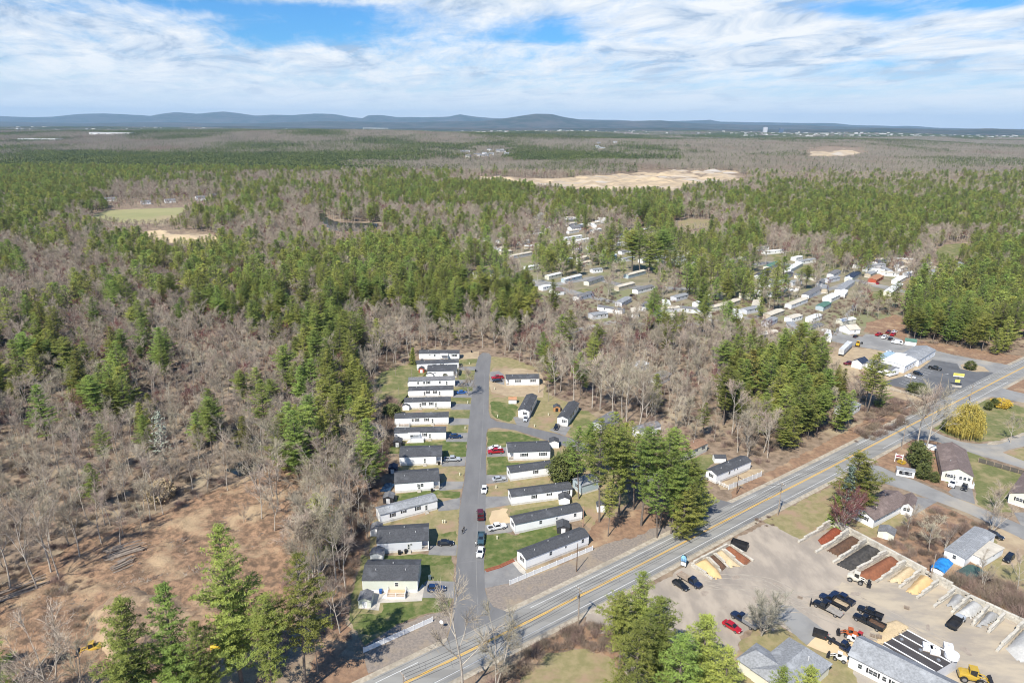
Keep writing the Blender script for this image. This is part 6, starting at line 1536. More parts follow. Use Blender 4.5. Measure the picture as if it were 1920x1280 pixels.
vehicle('suv', 'black suv behind the office, left one', (1676, 672), (1690, 676), 'black', LC)
vehicle('pickup', 'white pickup behind the office', (1686, 669), (1700, 672), 'white', LC)
vehicle('van', 'white van on the lot road by the pines', (1691, 646), (1672, 643), 'white', LC)
vehicle('pickup', 'red pickup, leftmost of the upper row', (1641, 631), (1654, 627), 'red', LC)
vehicle('pickup', 'white pickup of the upper row', (1652, 638), (1664, 630), 'white', LC)
vehicle('sedan', 'black car of the upper row', (1664, 640), (1674, 633), 'black', LC)
vehicle('pickup', 'red pickup behind the black car of the upper row', (1670, 632), (1678, 626), 'red', LC)
vehicle('pickup', 'red pickup at the back of the upper row', (1662, 627), (1670, 622), 'maroon', LC)
vehicle('sedan', 'white car at the back of the upper row', (1672, 625), (1682, 622), 'white', LC)
vehicle('sedan', 'dark car in front of the tan roofed house', (1600, 634), (1608, 630), 'black', LC)
vehicle('sedan', 'black car on the park road among the bare trees', (1180, 556), (1192, 554), 'black', 'cars in the park')
vehicle('suv', 'black car beside the house with the navy roof', (978, 519), (986, 515), 'black', 'cars in the park')
vehicle('sedan', 'white car beside the home with red trimmed gable', (1508, 559), (1514, 556), 'white', 'cars in the park')
vehicle('sedan', 'white car before the pale ribbed roof', (1484, 514), (1488, 511), 'white', 'cars in the park')
vehicle('sedan', 'red car before the orange roofed home', (1644, 534), (1648, 531), 'red', 'cars in the park')
vehicle('pickup', 'black pickup under the pines of the upper park', (1176, 430), (1188, 429), 'black', 'cars in the park')

def loader(label, px, py, ang, c, s=1.0, name='wheel_loader', bucket=True, cabc=None):
    x, y = G(px, py); r = thing(name, label, 'loader', (x, y, .03), ang)
    BUILT.append((x, y, 3))
    pm = paint('machine_' + '_'.join(f'{int(v*100)}' for v in c), c)
    mb = loft([(-2.3 * s, ring(.8 * s, .7 * s, 1.5 * s)), (-1.9 * s, ring(.9 * s, .6 * s, 1.7 * s)), (-.6 * s, ring(.9 * s, .6 * s, 1.7 * s)), (.9 * s, ring(.7 * s, .6 * s, 1.2 * s))]); mb.obj('body', pm, r)
    cb = MB().box(-.75 * s, .45 * s, -.62 * s, .62 * s, 1.5 * s, 2.7 * s).obj('cab', M_CGLASS, r, fix=False)
    MB().box(-.85 * s, .55 * s, -.7 * s, .7 * s, 2.7 * s, 2.8 * s).obj('cab_roof', pm, cb, fix=False)
    for sx in (-.75, .45):
        for sy in (-.62, .62): MB().box((sx - .05) * s, (sx + .05) * s, (sy - .05) * s, (sy + .05) * s, 1.5 * s, 2.7 * s + .01).obj('pillar', pm, cb, fix=False)
    for sx in (-1.5, 1.0):
        for sy in (-1, 1): wheel(r, sx * s, sy * .95 * s, .62 * s, .42 * s)
    mb = MB()
    for sy in (-.45, .45):
        mb.tube((.5 * s, sy * s, 1.5 * s), (1.8 * s, sy * s, 1.35 * s), .11 * s, n=6); mb.tube((1.8 * s, sy * s, 1.35 * s), (2.6 * s, sy * s, .55 * s), .10 * s, n=6)
    mb.obj('lift_arm', pm, r)
    mb = MB(); w_ = 1.15 * s
    prof = [(2.5 * s, .15 * s), (3.5 * s, .12 * s), (3.5 * s, .18 * s), (2.62 * s, .24 * s), (2.6 * s, 1.0 * s), (3.0 * s, 1.25 * s), (2.95 * s, 1.32 * s), (2.5 * s, 1.05 * s)]
    mb.prism(prof, -w_, w_, axis='y')
    mb.box(2.55 * s, 3.3 * s, -w_ - .03, -w_, .15 * s, .9 * s); mb.box(2.55 * s, 3.3 * s, w_, w_ + .03, .15 * s, .9 * s)
    mb.obj('bucket', M_BLACK if not cabc else pm, r)
    return r
loader('white wheel loader with its bucket down in front of the russet mulch', 1606, 1090, R(-35), (0.62, 0.58, 0.48))
loader('white skid steer beside the navy chassis truck', 1572, 1236, R(150), (0.7, 0.7, 0.68), .72, 'skid_steer')
loader('orange compact tractor with a yellow bucket among red implements', 1592, 1192, R(160), (0.45, 0.11, 0.03), .8, 'compact_tractor')
loader('white skid steer beside the orange tractor', 1600, 1203, R(-40), (0.74, 0.72, 0.70), .62, 'skid_steer')
loader('red loader beside the white skid steer', 1612, 1198, R(-50), (0.4, 0.03, 0.03), .7, 'compact_loader', cabc=1)
loader('yellow wheel loader at the bottom edge behind the workshop', 1822, 1275, R(-20), (0.50, 0.33, 0.04), 1.2)
loader('yellow backhoe loader at the far end of the lot road', 1608, 648, R(60), (0.66, 0.38, 0.02), 1.0, 'backhoe_loader')
loader('small yellow bulldozer on the dirt by the shrubs, lower left', 172, 1222, R(200), (0.52, 0.34, 0.05), .95, 'bulldozer')
loader('yellow machine mostly hidden behind the foreground pines', 412, 1216, R(20), (0.68, 0.45, 0.04), .8, 'compact_loader', cabc=1)
# snow plough on the nearest truck
x, y = G(1521, 1132); r = thing('snow_plough', 'folded snow plough leaning at the nose of the flat bed truck', 'snow plough', (x, y, 0), R(150))
MB().prism([(0, .1), (.25, .12), (.32, .7), (.15, 1.2), (.08, 1.2), (.22, .7), (.15, .2), (0, .18)], -1.2, 1.2).obj('blade', M_BLACK, r); MB().box(-.6, .05, -.35, .35, .3, .5).obj('mount', M_BLACK, r)

def skip(label, px, py, ang, l, w_, h, col=None, name='dumpster', wheels=False):
    x, y = G(px, py); r = thing(name, label, 'dumpster' if not wheels else 'trailer', (x, y, .03), ang)
    m = col or M_BLACK; z = .5 if wheels else .15
    mb = MB(); mb.box(-l / 2, l / 2, -w_ / 2, w_ / 2, z, z + .1)
    for s in (-1, 1): mb.box(-l / 2, l / 2, min(s * w_ / 2, s * (w_ / 2 - .08)), max(s * w_ / 2, s * (w_ / 2 - .08)), z + .1, z + h)
    mb.box(-l / 2, -l / 2 + .08, -w_ / 2 + .08, w_ / 2 - .08, z + .1, z + h); mb.box(l / 2 - .08, l / 2, -w_ / 2 + .08, w_ / 2 - .08, z + .1, z + h)
    mb.obj('container', m, r, fix=False)
    mb = MB(); n = 6
    for k in range(n):
        t = -l / 2 + (k + .5) * l / n
        for s in (-1, 1): mb.box(t - .04, t + .04, min(s * (w_ / 2 + .002), s * (w_ / 2 + .07)), max(s * (w_ / 2 + .002), s * (w_ / 2 + .07)), z, z + h - .05)
    mb.obj('rib', m, r, fix=False)
    if wheels:
        for s in (-1, 1): wheel(r, 0, s * (w_ / 2 + .14), .36, .2)
        MB().tube((l / 2, 0, .55), (l / 2 + 1.2, 0, .5), .06, n=6).obj('drawbar', M_BLACK, r)
    else:
        for sx in (-1, 1):
            for sy in (-1, 1): MB().tube((sx * l * .4, sy * w_ * .4 - .08, .08), (sx * l * .4, sy * w_ * .4 + .08, .08), .1, n=8).obj('caster', M_BLACK, r)
    return r
skip('open black dumpster behind the small mulch bins', 1386, 1026, R(-33), 4.6, 2.3, 1.7)
skip('black dump body resting on the concrete apron', 1537, 1192, R(-30), 3.2, 2.0, 1.1, name='dump_container')

# ------------------------------------------------------------------ mulch bins
blk_cache = {}
def bin_wall(label, A, B, rows0, rows1, group, bl=1.75, bh=0.62, bw=0.62):
    """stacked concrete blocks from A to B (pixels), stepping from rows0 courses to rows1"""
    a = Vector(G(*A)); b = Vector(G(*B)); Ln = (b - a).length; d = (b - a).normalized(); ang = math.atan2(d.y, d.x)
    n = max(1, int(round(Ln / bl))); bl = Ln / n
    r = thing('block_wall', label, 'block wall', (a.x, a.y, .02), ang, group)
    key = round(bl, 2)
    if key not in blk_cache:
        mb = MB(); g = .025; c = .05; x0, x1, y0, y1, z0, z1 = g, bl - g, -bw / 2, bw / 2, 0.0, bh - .02
        V = [(x0, y0, z0), (x1, y0, z0), (x1, y1, z0), (x0, y1, z0), (x0, y0, z1 - c), (x1, y0, z1 - c), (x1, y1, z1 - c), (x0, y1, z1 - c), (x0 + c, y0 + c, z1), (x1 - c, y0 + c, z1), (x1 - c, y1 - c, z1), (x0 + c, y1 - c, z1)]
        mb.add(V, [(0, 3, 2, 1), (0, 1, 5, 4), (1, 2, 6, 5), (2, 3, 7, 6), (3, 0, 4, 7), (4, 5, 9, 8), (5, 6, 10, 9), (6, 7, 11, 10), (7, 4, 8, 11), (8, 9, 10, 11)])
        blk_cache[key] = mb.mesh('concrete_block', M_BLOCK)
    me = blk_cache[key]
    rg = random.Random(n * 7 + int(a.x))
    for i in range(n):
        k = int(round(rows0 + (rows1 - rows0) * (i / max(1, n - 1))))
        for j in range(k):
            sh = (bl / 2 if j % 2 else 0)
            if sh and i == n - 1: continue
            o = link('concrete_block', me, r, (i * bl + sh + rg.uniform(-.03, .03), rg.uniform(-.05, .05), j * bh), rg.uniform(-.02, .02))
WA, WB = 'block walls of the small bins by the road', 'block walls of the long row of bins'
for lab, A, B, r0, r1 in [('back wall of the small bins along the road', (1297, 1059), (1366, 1023), 2, 2), ('block wall left of the yellow sand', (1296, 1061), (1336, 1086), 2, 1), ('block wall between yellow sand and dark mulch', (1325, 1046), (1351, 1071), 2, 2),
                          ('block wall between dark mulch and tan sand', (1338, 1039), (1367, 1066), 2, 1), ('block wall between tan sand and russet mulch', (1354, 1031), (1395, 1063), 2, 1), ('block wall right of the russet mulch next to the dumpster', (1366, 1023), (1413, 1052), 2, 1)]:
    bin_wall(lab, A, B, r0, r1, WA, bl=1.5, bh=.55, bw=.55)
for lab, A, B, r0, r1 in [('long back wall of the bins, left stretch', (1559, 985), (1740, 1083), 4, 4), ('long back wall of the bins, middle stretch', (1741, 1084), (1815, 1124), 4, 3), ('long back wall of the bins, right stretch', (1816, 1125), (1925, 1176), 3, 3),
                          ('stepped wall left of the bright red mulch', (1558, 986), (1497, 1017), 4, 1), ('stepped wall between bright red and brown mulch', (1592, 1003), (1529, 1036), 4, 1), ('stepped wall between brown and black mulch', (1624, 1020), (1562, 1055), 4, 1),
                          ('stepped wall between black and russet mulch', (1663, 1042), (1595, 1075), 4, 1), ('stepped wall between russet mulch and tan gravel', (1697, 1061), (1642, 1092), 4, 1), ('low wall between the two tan heaps', (1724, 1077), (1686, 1102), 3, 1),
                          ('low wall left of the empty bin', (1757, 1096), (1719, 1122), 3, 1), ('low wall between empty bin and grey stone pit', (1788, 1112), (1750, 1138), 3, 1), ('low wall left of the pale grey heap', (1816, 1126), (1784, 1150), 3, 2),
                          ('low wall between the two grey heaps', (1851, 1144), (1822, 1173), 3, 2), ('low wall left of the last empty bin', (1881, 1159), (1852, 1187), 3, 2), ('wall before the pale heap at the right edge', (1918, 1174), (1868, 1221), 3, 1)]:
    bin_wall(lab, A, B, r0, r1, WB)

def heap(label, px, pxw, h, m, seed, cat='heap', group=None, floor=None):
    """pxw: outline of the heap's foot in pixels; rises towards its centre px"""
    poly = np.array(GP(pxw)); cx, cy_ = G(*px)
    x0, y0 = poly.min(0); x1, y1 = poly.max(0); cell = .45
    nx, ny = int((x1 - x0) / cell) + 3, int((y1 - y0) / cell) + 3
    X, Y = np.meshgrid(x0 + np.arange(nx) * cell, y0 + np.arange(ny) * cell); P = np.stack([X.ravel(), Y.ravel()], 1)
    sd = segdist(P, poly) * np.where(inpoly(P, poly), 1, -1)
    dc = np.hypot(P[:, 0] - cx, P[:, 1] - cy_); t = np.clip(sd, 0, None)
    h *= 1.35
    Z = h * (1 - np.exp(-t / (h * .55))) * np.exp(-(dc / 11.0) ** 2)
    Z += np.array([mnoise.fractal(Vector((a * .5, b * .5, seed)), 1, 2, 4) for a, b in P]) * .22 * np.clip(t, 0, 1)
    Z = np.maximum(Z, 0) + .035
    V = np.stack([P[:, 0] - cx, P[:, 1] - cy_, Z], 1); F_ = []
    for j in range(ny - 1):
        for i in range(nx - 1):
            k = j * nx + i; q = (k, k + 1, k + nx + 1, k + nx)
            if min(sd[list(q)]) > -.2: F_.append(q)
    o = link('heap', np_mesh('heap', V, F_, m, smooth=True), None, (cx, cy_, 0), label=label, category=cat, group=group)
HGp = 'heaps of mulch, sand and stone in the bins'
heap('heap of yellow sand in the leftmost small bin', (1311, 1059), [(1299, 1060), (1324, 1047), (1349, 1072), (1354, 1083), (1340, 1086)], 1.5, M_PSAND, 1, group=HGp)
heap('heap of dark brown mulch in the small bins', (1334, 1047), [(1326, 1046), (1338, 1040), (1364, 1064), (1353, 1070)], 1.3, M_MULCH_BR, 2, group=HGp)
heap('heap of tan sand in the small bins', (1352, 1040), [(1340, 1038), (1353, 1032), (1388, 1062), (1366, 1064)], 1.3, M_PTAN, 3, group=HGp)
heap('heap of russet mulch in the small bins', (1374, 1032), [(1357, 1030), (1366, 1024), (1409, 1052), (1400, 1058), (1393, 1062)], 1.4, M_MULCH_RB, 4, group=HGp)
heap('heap of bright orange red mulch', (1558, 1003), [(1533, 1012), (1560, 990), (1588, 1003), (1545, 1026)], 2.0, M_MULCH_RED, 5, group=HGp)
heap('heap of brown mulch next to the orange red one', (1590, 1018), [(1550, 1032), (1592, 1006), (1620, 1020), (1572, 1044)], 2.0, M_MULCH_BR, 6, group=HGp)
heap('heap of black mulch spread to the bin mouth', (1630, 1036), [(1566, 1058), (1624, 1022), (1660, 1042), (1600, 1072)], 2.0, M_MULCH_BK, 7, group=HGp)
heap('largest heap of russet mulch', (1662, 1056), [(1602, 1078), (1664, 1044), (1694, 1061), (1648, 1088), (1620, 1086)], 2.6, M_MULCH_RB, 8, group=HGp)
heap('heap of tan gravel right of the russet mulch', (1704, 1073), [(1662, 1090), (1699, 1063), (1722, 1076), (1690, 1094)], 2.2, M_PTAN, 9, group=HGp)
heap('heap of yellower sand right of the tan gravel', (1735, 1088), [(1698, 1108), (1726, 1078), (1756, 1095), (1722, 1114), (1708, 1114)], 2.2, M_PSAND, 10, group=HGp)
heap('ring-shaped heap of dark grey stone', (1795, 1122), [(1772, 1136), (1790, 1113), (1814, 1125), (1795, 1142)], 1.6, M_PGREY, 11, group=HGp)
heap('large pale grey heap of crushed stone', (1826, 1138), [(1788, 1152), (1818, 1128), (1848, 1143), (1822, 1160)], 2.6, M_PLGREY, 12, group=HGp)
heap('grey heap of stone right of the pale one', (1858, 1154), [(1826, 1178), (1852, 1146), (1878, 1158), (1856, 1172)], 2.4, M_PGREY, 13, group=HGp)
heap('pale heap of stone dust at the right edge', (1925, 1192), [(1885, 1215), (1920, 1178), (1990, 1205), (1985, 1250), (1910, 1240)], 2.6, M_PLGREY, 14, group=HGp)
heap('low scrape of tan sand beside the workshop', (1690, 1172), [(1652, 1170), (1680, 1162), (1706, 1176), (1660, 1208), (1642, 1204)], .5, M_PTAN, 15, group=HGp)

# tyre tracks and stains of the yard
M_TRACK = mat('packed_wheel_track', (0.30, 0.265, 0.22), (0.38, 0.33, 0.265), .5, .9)
M_STAIN = mat('damp_dirt_stain', (0.27, 0.225, 0.18), (0.36, 0.30, 0.24), .9, .9)
rt_ = random.Random(3)
for k in range(16):
    x0, y0 = rt_.uniform(1230, 1480), rt_.uniform(1080, 1170); pts = [(x0, y0), (x0 + rt_.uniform(50, 120), y0 + rt_.uniform(-25, 30)), (x0 + rt_.uniform(140, 240), y0 + rt_.uniform(0, 70)), (x0 + rt_.uniform(260, 380), y0 + rt_.uniform(40, 120))]
    pts = [p for p in pts if p[1] > 1078 + (p[0] - 1595) * .66 or p[0] < 1500]
    if len(pts) < 3 or any(p[1] > 1160 and p[0] < 1650 for p in pts): continue
    for o_ in (-.85, .85): ribbon('wheel_track', smooth_line(GP(pts), 2), .16, .0235 + .0004 * k, M_TRACK, off=o_)
for k in range(30):
    px, py = rt_.uniform(1240, 1860), rt_.uniform(1060, 1240)
    if py < 1085 + (px - 1595) * .62 and px > 1480: continue
    if px < 1290 and py < 1090: continue
    if 1500 < px < 1680 and py > 1195: continue
    a, b = G(px, py); l_ = rt_.uniform(.5, 1.6); an = rt_.uniform(0, 3)
    q = [(a + math.cos(t) * l_ * math.cos(an) - math.sin(t) * l_ * .4 * math.sin(an), b + math.cos(t) * l_ * math.sin(an) + math.sin(t) * l_ * .4 * math.cos(an)) for t in [i * .785 for i in range(8)]]
    patch('dirt_stain', q, .031 + .0003 * k, M_STAIN, amp=.7, step=.35, world=True)
def pallet(px, py, n, lab):
    x, y = G(px, py); r = thing('pallet_stack', lab, 'pallets', (x, y, .03), R(-30), 'pallets in the yard')
    for k in range(n):
        mb = MB()
        for j in range(5): mb.box(-.6, .6, -.5 + j * .22, -.38 + j * .22, k * .15 + .1, k * .15 + .13)
        for j in (-.55, 0, .5): mb.box(j, j + .08, -.5, .5, k * .15, k * .15 + .1)
        mb.obj('pallet', M_OLDWOOD, r, fix=False)
pallet(1648, 1196, 5, 'stack of pallets at the workshop corner'); pallet(1636, 1192, 2, 'low pair of pallets left of the workshop corner'); pallet(1500, 1120, 1, 'single pallet left in the open yard'); pallet(1700, 1140, 3, 'pallets lying in the tan part of the yard')
# ------------------------------------------------------------------ fences
def fence(label, A, B, h, panel, m, group=None, posts=M_TRIM, board=False, cat='fence', z=.02):
    a = Vector(G(*A)); b = Vector(G(*B)); Ln = (b - a).length; d = (b - a).normalized(); n = max(1, int(round(Ln / panel))); pl = Ln / n
    r = thing('fence', label, cat, (a.x, a.y, z), math.atan2(d.y, d.x), group)
    pm = None; qm = None
    for i in range(n + 1):
        if qm is None:
            mb = MB(); mb.box(-.075, .075, -.075, .075, 0, h + .12); mb.add([(-.1, -.1, h + .12), (.1, -.1, h + .12), (.1, .1, h + .12), (-.1, .1, h + .12), (0, 0, h + .24)], [(0, 1, 4), (1, 2, 4), (2, 3, 4), (3, 0, 4), (3, 2, 1, 0)]); qm = mb.mesh('fence_post', posts)
        link('fence_post', qm, r, (i * pl, 0, 0))
        if i < n:
            if pm is None:
                mb = MB()
                if board:
                    k = int(pl / .17)
                    for j in range(k): mb.box(.09 + j * (pl - .18) / k, .09 + (j + .9) * (pl - .18) / k, -.02 - .01 * (j % 2), .02, .05, h - .04 * (j % 3))
                    mb.box(.08, pl - .08, .025, .07, .4, .5); mb.box(.08, pl - .08, .025, .07, h - .5, h - .4)
                elif board is None:
                    for zz in (.35, .75, 1.1): mb.box(.06, pl - .06, -.03, .03, zz * h / 1.2, zz * h / 1.2 + .12)
                else:
                    mb.box(.07, pl - .07, -.02, .02, .12, h - .12); mb.box(.07, pl - .07, -.045, .045, .04, .16); mb.box(.07, pl - .07, -.045, .045, h - .16, h - .02)
                pm = mb.mesh('fence_panel', m)
            link('fence_panel', pm, r, (i * pl, 0, 0))
    return r
fence('long white panel fence right of the lane mouth', (956, 1096), (1111, 1031), 1.35, 2.45, M_TRIM, 'white panel fences at the lane mouth')
fence('white panel fence left of the lane mouth', (682, 1223), (811, 1165), 1.35, 2.45, M_TRIM, 'white panel fences at the lane mouth')
fence('tall pale board fence along the roadside home', (1366, 918), (1427, 893), 1.9, 2.4, mat('whitewashed_boards', (0.66, 0.65, 0.62)), board=True)
fence('short white gate rails beside the roadside home', (1340, 905), (1366, 917), 1.3, 2.0, M_TRIM, board=None)
fence('dark board fence below the side road', (1834, 866), (1940, 896), 1.7, 2.4, mat('dark_fence_boards', (0.13, 0.115, 0.10), (0.09, 0.08, 0.07)), board=True, posts=M_OLDWOOD)
fence('whitish rail fence along the bank below the office', (1652, 727), (1738, 749), 1.3, 2.6, M_CONC, board=None, posts=M_CONC)
fence('broken split rail fence near the road verge', (1690, 772), (1722, 756), 1.1, 2.6, M_CONC, board=None, posts=M_CONC)

# ------------------------------------------------------------------ poles and wires
POLE_TOP = {}
def pole(label, bx, by, h, m=M_GREYPOST, arms=1, lamp=False, r0=.17, ang=None, group='utility poles', cat='utility pole', transformer=False, key=None, lean=(0, 0)):
    x, y = G(bx, by); ang = R(-53) if ang is None else ang
    r = thing('utility_pole', label, cat, (x, y, 0), ang, group)
    t = (lean[0], lean[1], h)
    MB().tube((0, 0, 0), t, r0, r0 * .62, 8).obj('post', m, r)
    for k in range(arms):
        z = h - .35 - k * .9
        MB().box(-1.25, 1.25, -.07, .07, z - .07, z + .07).obj('crossarm', m if m is not M_STEEL else M_GREYPOST, r, fix=False)
        for sx in (-1.1, -.45, .45, 1.1): MB().tube((sx, 0, z + .07), (sx, 0, z + .3), .05, n=6).obj('insulator', M_TRIM, r)
        mb = MB(); mb.tube((-.8, .09, z), (0, .15, z - .7), .025, n=4); mb.tube((.8, .09, z), (0, .15, z - .7), .025, n=4); mb.obj('brace', M_STEEL, r)
    if transformer: MB().tube((0, -.42, h - 2.4), (0, -.42, h - 1.4), .26, n=10).obj('transformer', M_STEEL, r)
    if lamp:
        MB().tube((0, 0, h - .7), (0, -2.0, h - .1), .045, n=6).obj('lamp_arm', M_STEEL, r); MB().tube((0, -1.9, h - .12), (0, -2.6, h - .12), .12, .08, 8).obj('lamp_head', M_VENT, r)
    if key: POLE_TOP[key] = (Vector((x, y, 0)), h, ang)
    return r
hp = top_h(1084, 1171, 1102)
pole('grey utility pole with crossarm beside the main road, nearest the lane mouth', 1084, 1171, hp, key='A', transformer=True)
pole('grey utility pole with crossarm at the corner of the yard', 1458, 966, top_h(1458, 966, 905), key='B', transformer=True)
pole('dark pole beside the fence of the roadside home', 1381, 926, top_h(1381, 926, 892), m=M_BROWNPOST, key='C', arms=1)
pole('grey utility pole beyond the yard where two bare trees meet the road', 1690, 842, 11, key='D')
pole('utility pole on the far side road corner', 1818, 752, top_h(1818, 752, 722), key='E')
pole('utility pole at the right edge of the road', 1960, 690, 11, key='F')
pole('utility pole beyond the bottom of the frame', 760, 1345, 11, key='Z')
pole('brown post standing alone on the gravel verge behind the long fence', 1081, 1071, top_h(1081, 1071, 1018), m=M_BROWNPOST, arms=0, r0=.14)
pole('short pale post at the corner of a long home', 1093, 987, top_h(1093, 987, 948), m=mat('pinkish_post', (0.45, 0.27, 0.2)), arms=0, r0=.12)
pole('street lamp pole at the edge of the parking lot', 1759, 740, top_h(1759, 740, 700), lamp=True, arms=0, ang=R(90))
pole('lamp pole before the office corner', 1706, 722, top_h(1706, 722, 690), arms=0, lamp=True, ang=R(70))
pole('thin bare pole left of the office', 1619, 730, top_h(1619, 730, 706), arms=0)
pole('dark leaning pole behind the grey shrub in the yard', 1443, 1173, top_h(1443, 1173, 1133), m=M_BROWNPOST, arms=0, lean=(.5, .9))
pole('pale pole behind the bins near the blue tarpaulin', 1744, 1088, top_h(1744, 1088, 1038), arms=0)
for (bx, by, ty, lab) in [(726, 828, 778, 'pale pole left of the home with the grey deck'), (749, 762, 727, 'pole with lamp left of the sixth home'), (742, 704, 688, 'short thin pole on the grass left of the far homes'), (772, 708, 690, 'thin pole beside the red shed'),
                          (697, 906, 858, 'pole in the woods edge left of the dark sheds'), (662, 990, 900, 'tall pole at the left woods edge'), (596, 1262, 1224, 'short pole right of the foreground pines'), (1028, 752, 712, 'pole right of the far gravel pad'), (1050, 857, 838, 'short post right of the tall white shed'),
                          (1604, 574, 546, 'white pole in the open park'), (1705, 560, 530, 'pole at the edge of the pine wood'), (1226, 512, 490, 'pole before the tall pine clump'), (1776, 500, 470, 'pole beside the green mound')]:
    pole(lab, bx, by, top_h(bx, by, ty), arms=0, r0=.12)
def wires(label, k1, k2, n=3, dz=0.0, sag=0.9):
    (p, h, a), (q, h2, a2) = POLE_TOP[k1], POLE_TOP[k2]
    r = thing('power_line', label, 'power line', (p.x, p.y, 0), 0, 'power lines along the main road')
    dirn = (q - p).normalized(); nn = Vector((-dirn.y, dirn.x, 0))
    for i in range(n):
        off = (i - (n - 1) / 2) * .85; z0, z1 = h - .05 + dz, h2 - .05 + dz
        pts = []
        for j in range(13):
            t = j / 12; v = p.lerp(q, t) - p; z = z0 + (z1 - z0) * t - sag * 4 * t * (1 - t)
            pts.append((v.x + nn.x * off, v.y + nn.y * off, z))
        mb = MB()
        for u, v in zip(pts[:-1], pts[1:]): mb.tube(u, v, .045, n=3, cap=False)
        mb.obj('cable', M_WIRE, r, fix=False)
for (a, b, lab) in [('Z', 'A', 'power line across the lane mouth to the first pole'), ('A', 'B', 'power line over the road between the two nearest poles'), ('B', 'D', 'power line from the yard corner to the far pole'), ('D', 'E', 'power line past the two bare trees'), ('E', 'F', 'power line at the upper right of the road')]:
    wires(lab, a, b, 3); 
wires('single cable crossing the road to the dark pole', 'B', 'C', 1, -.6)
wires('lower cable pair along the near stretch', 'A', 'B', 2, -2.2, 1.2)
wires('lower cable pair over the lane mouth', 'Z', 'A', 2, -2.2, 1.2)

# ------------------------------------------------------------------ signs and small things
def txt(s, parent, size, loc, m, rot=(math.pi / 2, 0, 0), name='lettering'):
    cu = bpy.data.curves.new(name, 'FONT'); cu.body = s; cu.size = size; cu.align_x = 'CENTER'; cu.align_y = 'CENTER'; cu.extrude = .01
    cu.materials.append(m); o = link(name, cu, parent, loc); o.rotation_euler = rot; return o
x, y = G(1281, 1062); r = thing('road_sign', 'tall arched blue sign with a white letter board beside the yard entrance', 'sign', (x, y, 0), R(-33))
pf = [(-.8, .35), (.8, .35), (.8, 3.1), (.62, 3.55), (.3, 3.78), (-.3, 3.78), (-.62, 3.55), (-.8, 3.1)]
MB().prism(pf, -.12, .12).obj('sign_board', M_BLACK, r)
MB().prism([(a * .9, .35 + (b - .35) * .965) for a, b in pf if b > 1][:6] + [(-.72, 1.75), (.72, 1.75)], -.135, -.121).obj('blue_face', mat('sign_blue', (0.30, 0.58, 0.78), (0.16, 0.36, 0.6), 1.2, 0.4), r)
MB().box(-.72, .72, -.135, -.121, .45, 1.55).obj('letter_board', M_TRIM, r, fix=False)
mb = MB()
for k in range(3): mb.box(-.5 + .1 * (k % 2), .5 - .12 * k, -.142, -.136, .68 + .27 * k, .76 + .27 * k)
mb.obj('letter_row', mat('sign_letters', (0.2, 0.2, 0.22)), r, fix=False)
mb = MB(); mb.box(-.5, .55, -.142, -.136, 1.85, 2.05); mb.box(-.6, -.35, -.142, -.136, 2.25, 2.6); mb.box(.1, .5, -.142, -.136, 2.3, 2.55); mb.obj('letter_row', MATS['machine_66_42_2'] if False else mat('sign_navy', (0.03, 0.05, 0.14)), r, fix=False)
for s in (-.6, .6): MB().box(s - .08, s + .08, -.08, .08, 0, .36).obj('sign_post', M_BLACK, r, fix=False)
x, y = G(1793, 725); r = thing('road_sign', 'yellow and white sign on a black post in the parking lot', 'sign', (x, y, .04), R(-18))
MB().box(-1.9, 1.9, -.7, .7, 0, .8).obj('sign_base', M_CONC, r, fix=False)
MB().tube((0, 0, .8), (0, 0, 5.2), .11, n=8).obj('sign_post', M_BLACK, r)
MB().box(-1.0, 1.0, -.12, .12, 2.2, 3.6).obj('lower_panel', mat('sign_yellow', (0.72, 0.66, 0.16)), r, fix=False)
MB().box(-1.8, 1.8, -.7, -.1, 1.5, 1.75).obj('planter', M_BLACK, r, fix=False)
MB().box(-2.2, 2.2, -.18, .18, 5.0, 6.6).obj('upper_panel', MATS['sign_yellow'], r, fix=False)
MB().box(-2.15, 2.15, -.2, -.181, 5.05, 5.4).obj('white_strip', M_TRIM, r, fix=False)
mb = MB()
for k in range(7): mb.box(-1.8 + k * .52, -1.5 + k * .52, -.2, -.181, 5.7, 6.1)
mb.obj('letter_row', mat('sign_ochre', (0.55, 0.40, 0.10)), r, fix=False)
x, y = G(1684, 866); r = thing('road_sign', 'dark red sign between two white posts by the side road corner', 'sign', (x, y, 0), R(-28))
for s in (-1.15, 1.15): MB().box(s - .12, s + .12, -.12, .12, 0, 3.3).obj('sign_post', M_TRIM, r, fix=False)
MB().box(-1.02, 1.02, -.06, .06, 1.8, 3.0).obj('sign_board', M_TRIM, r, fix=False)
MB().box(-1.0, 1.0, -.075, -.061, 2.05, 2.6).obj('red_band', mat('sign_maroon', (0.25, 0.02, 0.03)), r, fix=False)
MB().box(-.4, .4, -.075, -.061, 2.75, 2.92).obj('red_band', MATS['sign_maroon'], r, fix=False)
x, y = G(1698, 893); r = thing('mailbox_kiosk', 'white open-fronted mailbox shelter at the side road', 'mailbox shelter', (x, y + .6, 0), R(-22))
mb = MB(); mb.box(-2.7, 2.7, .7, .8, 0, 2.4); mb.box(-2.7, -2.0, -.8, .69, 0, 2.4); mb.box(2.0, 2.7, -.8, .69, 0, 2.4); mb.box(-1.99, 1.99, -.8, -.7, 0, .6); mb.box(-1.99, 1.99, -.8, -.7, 2.0, 2.4); mb.obj('wall', M_TRIM, r, fix=False)
MB().prism([(-.98, 2.4), (.95, 2.4), (.95, 2.75), (-.98, 2.5)], -2.9, 2.9, axis='x').obj('roof', R_LGREY, r)
for k in range(4): MB().box(-1.9 + k * .97, -1.03 + k * .97, -.3, .3, .7, 1.9).obj('mailbox', M_STEEL if k % 2 else M_BLACK, r, fix=False)
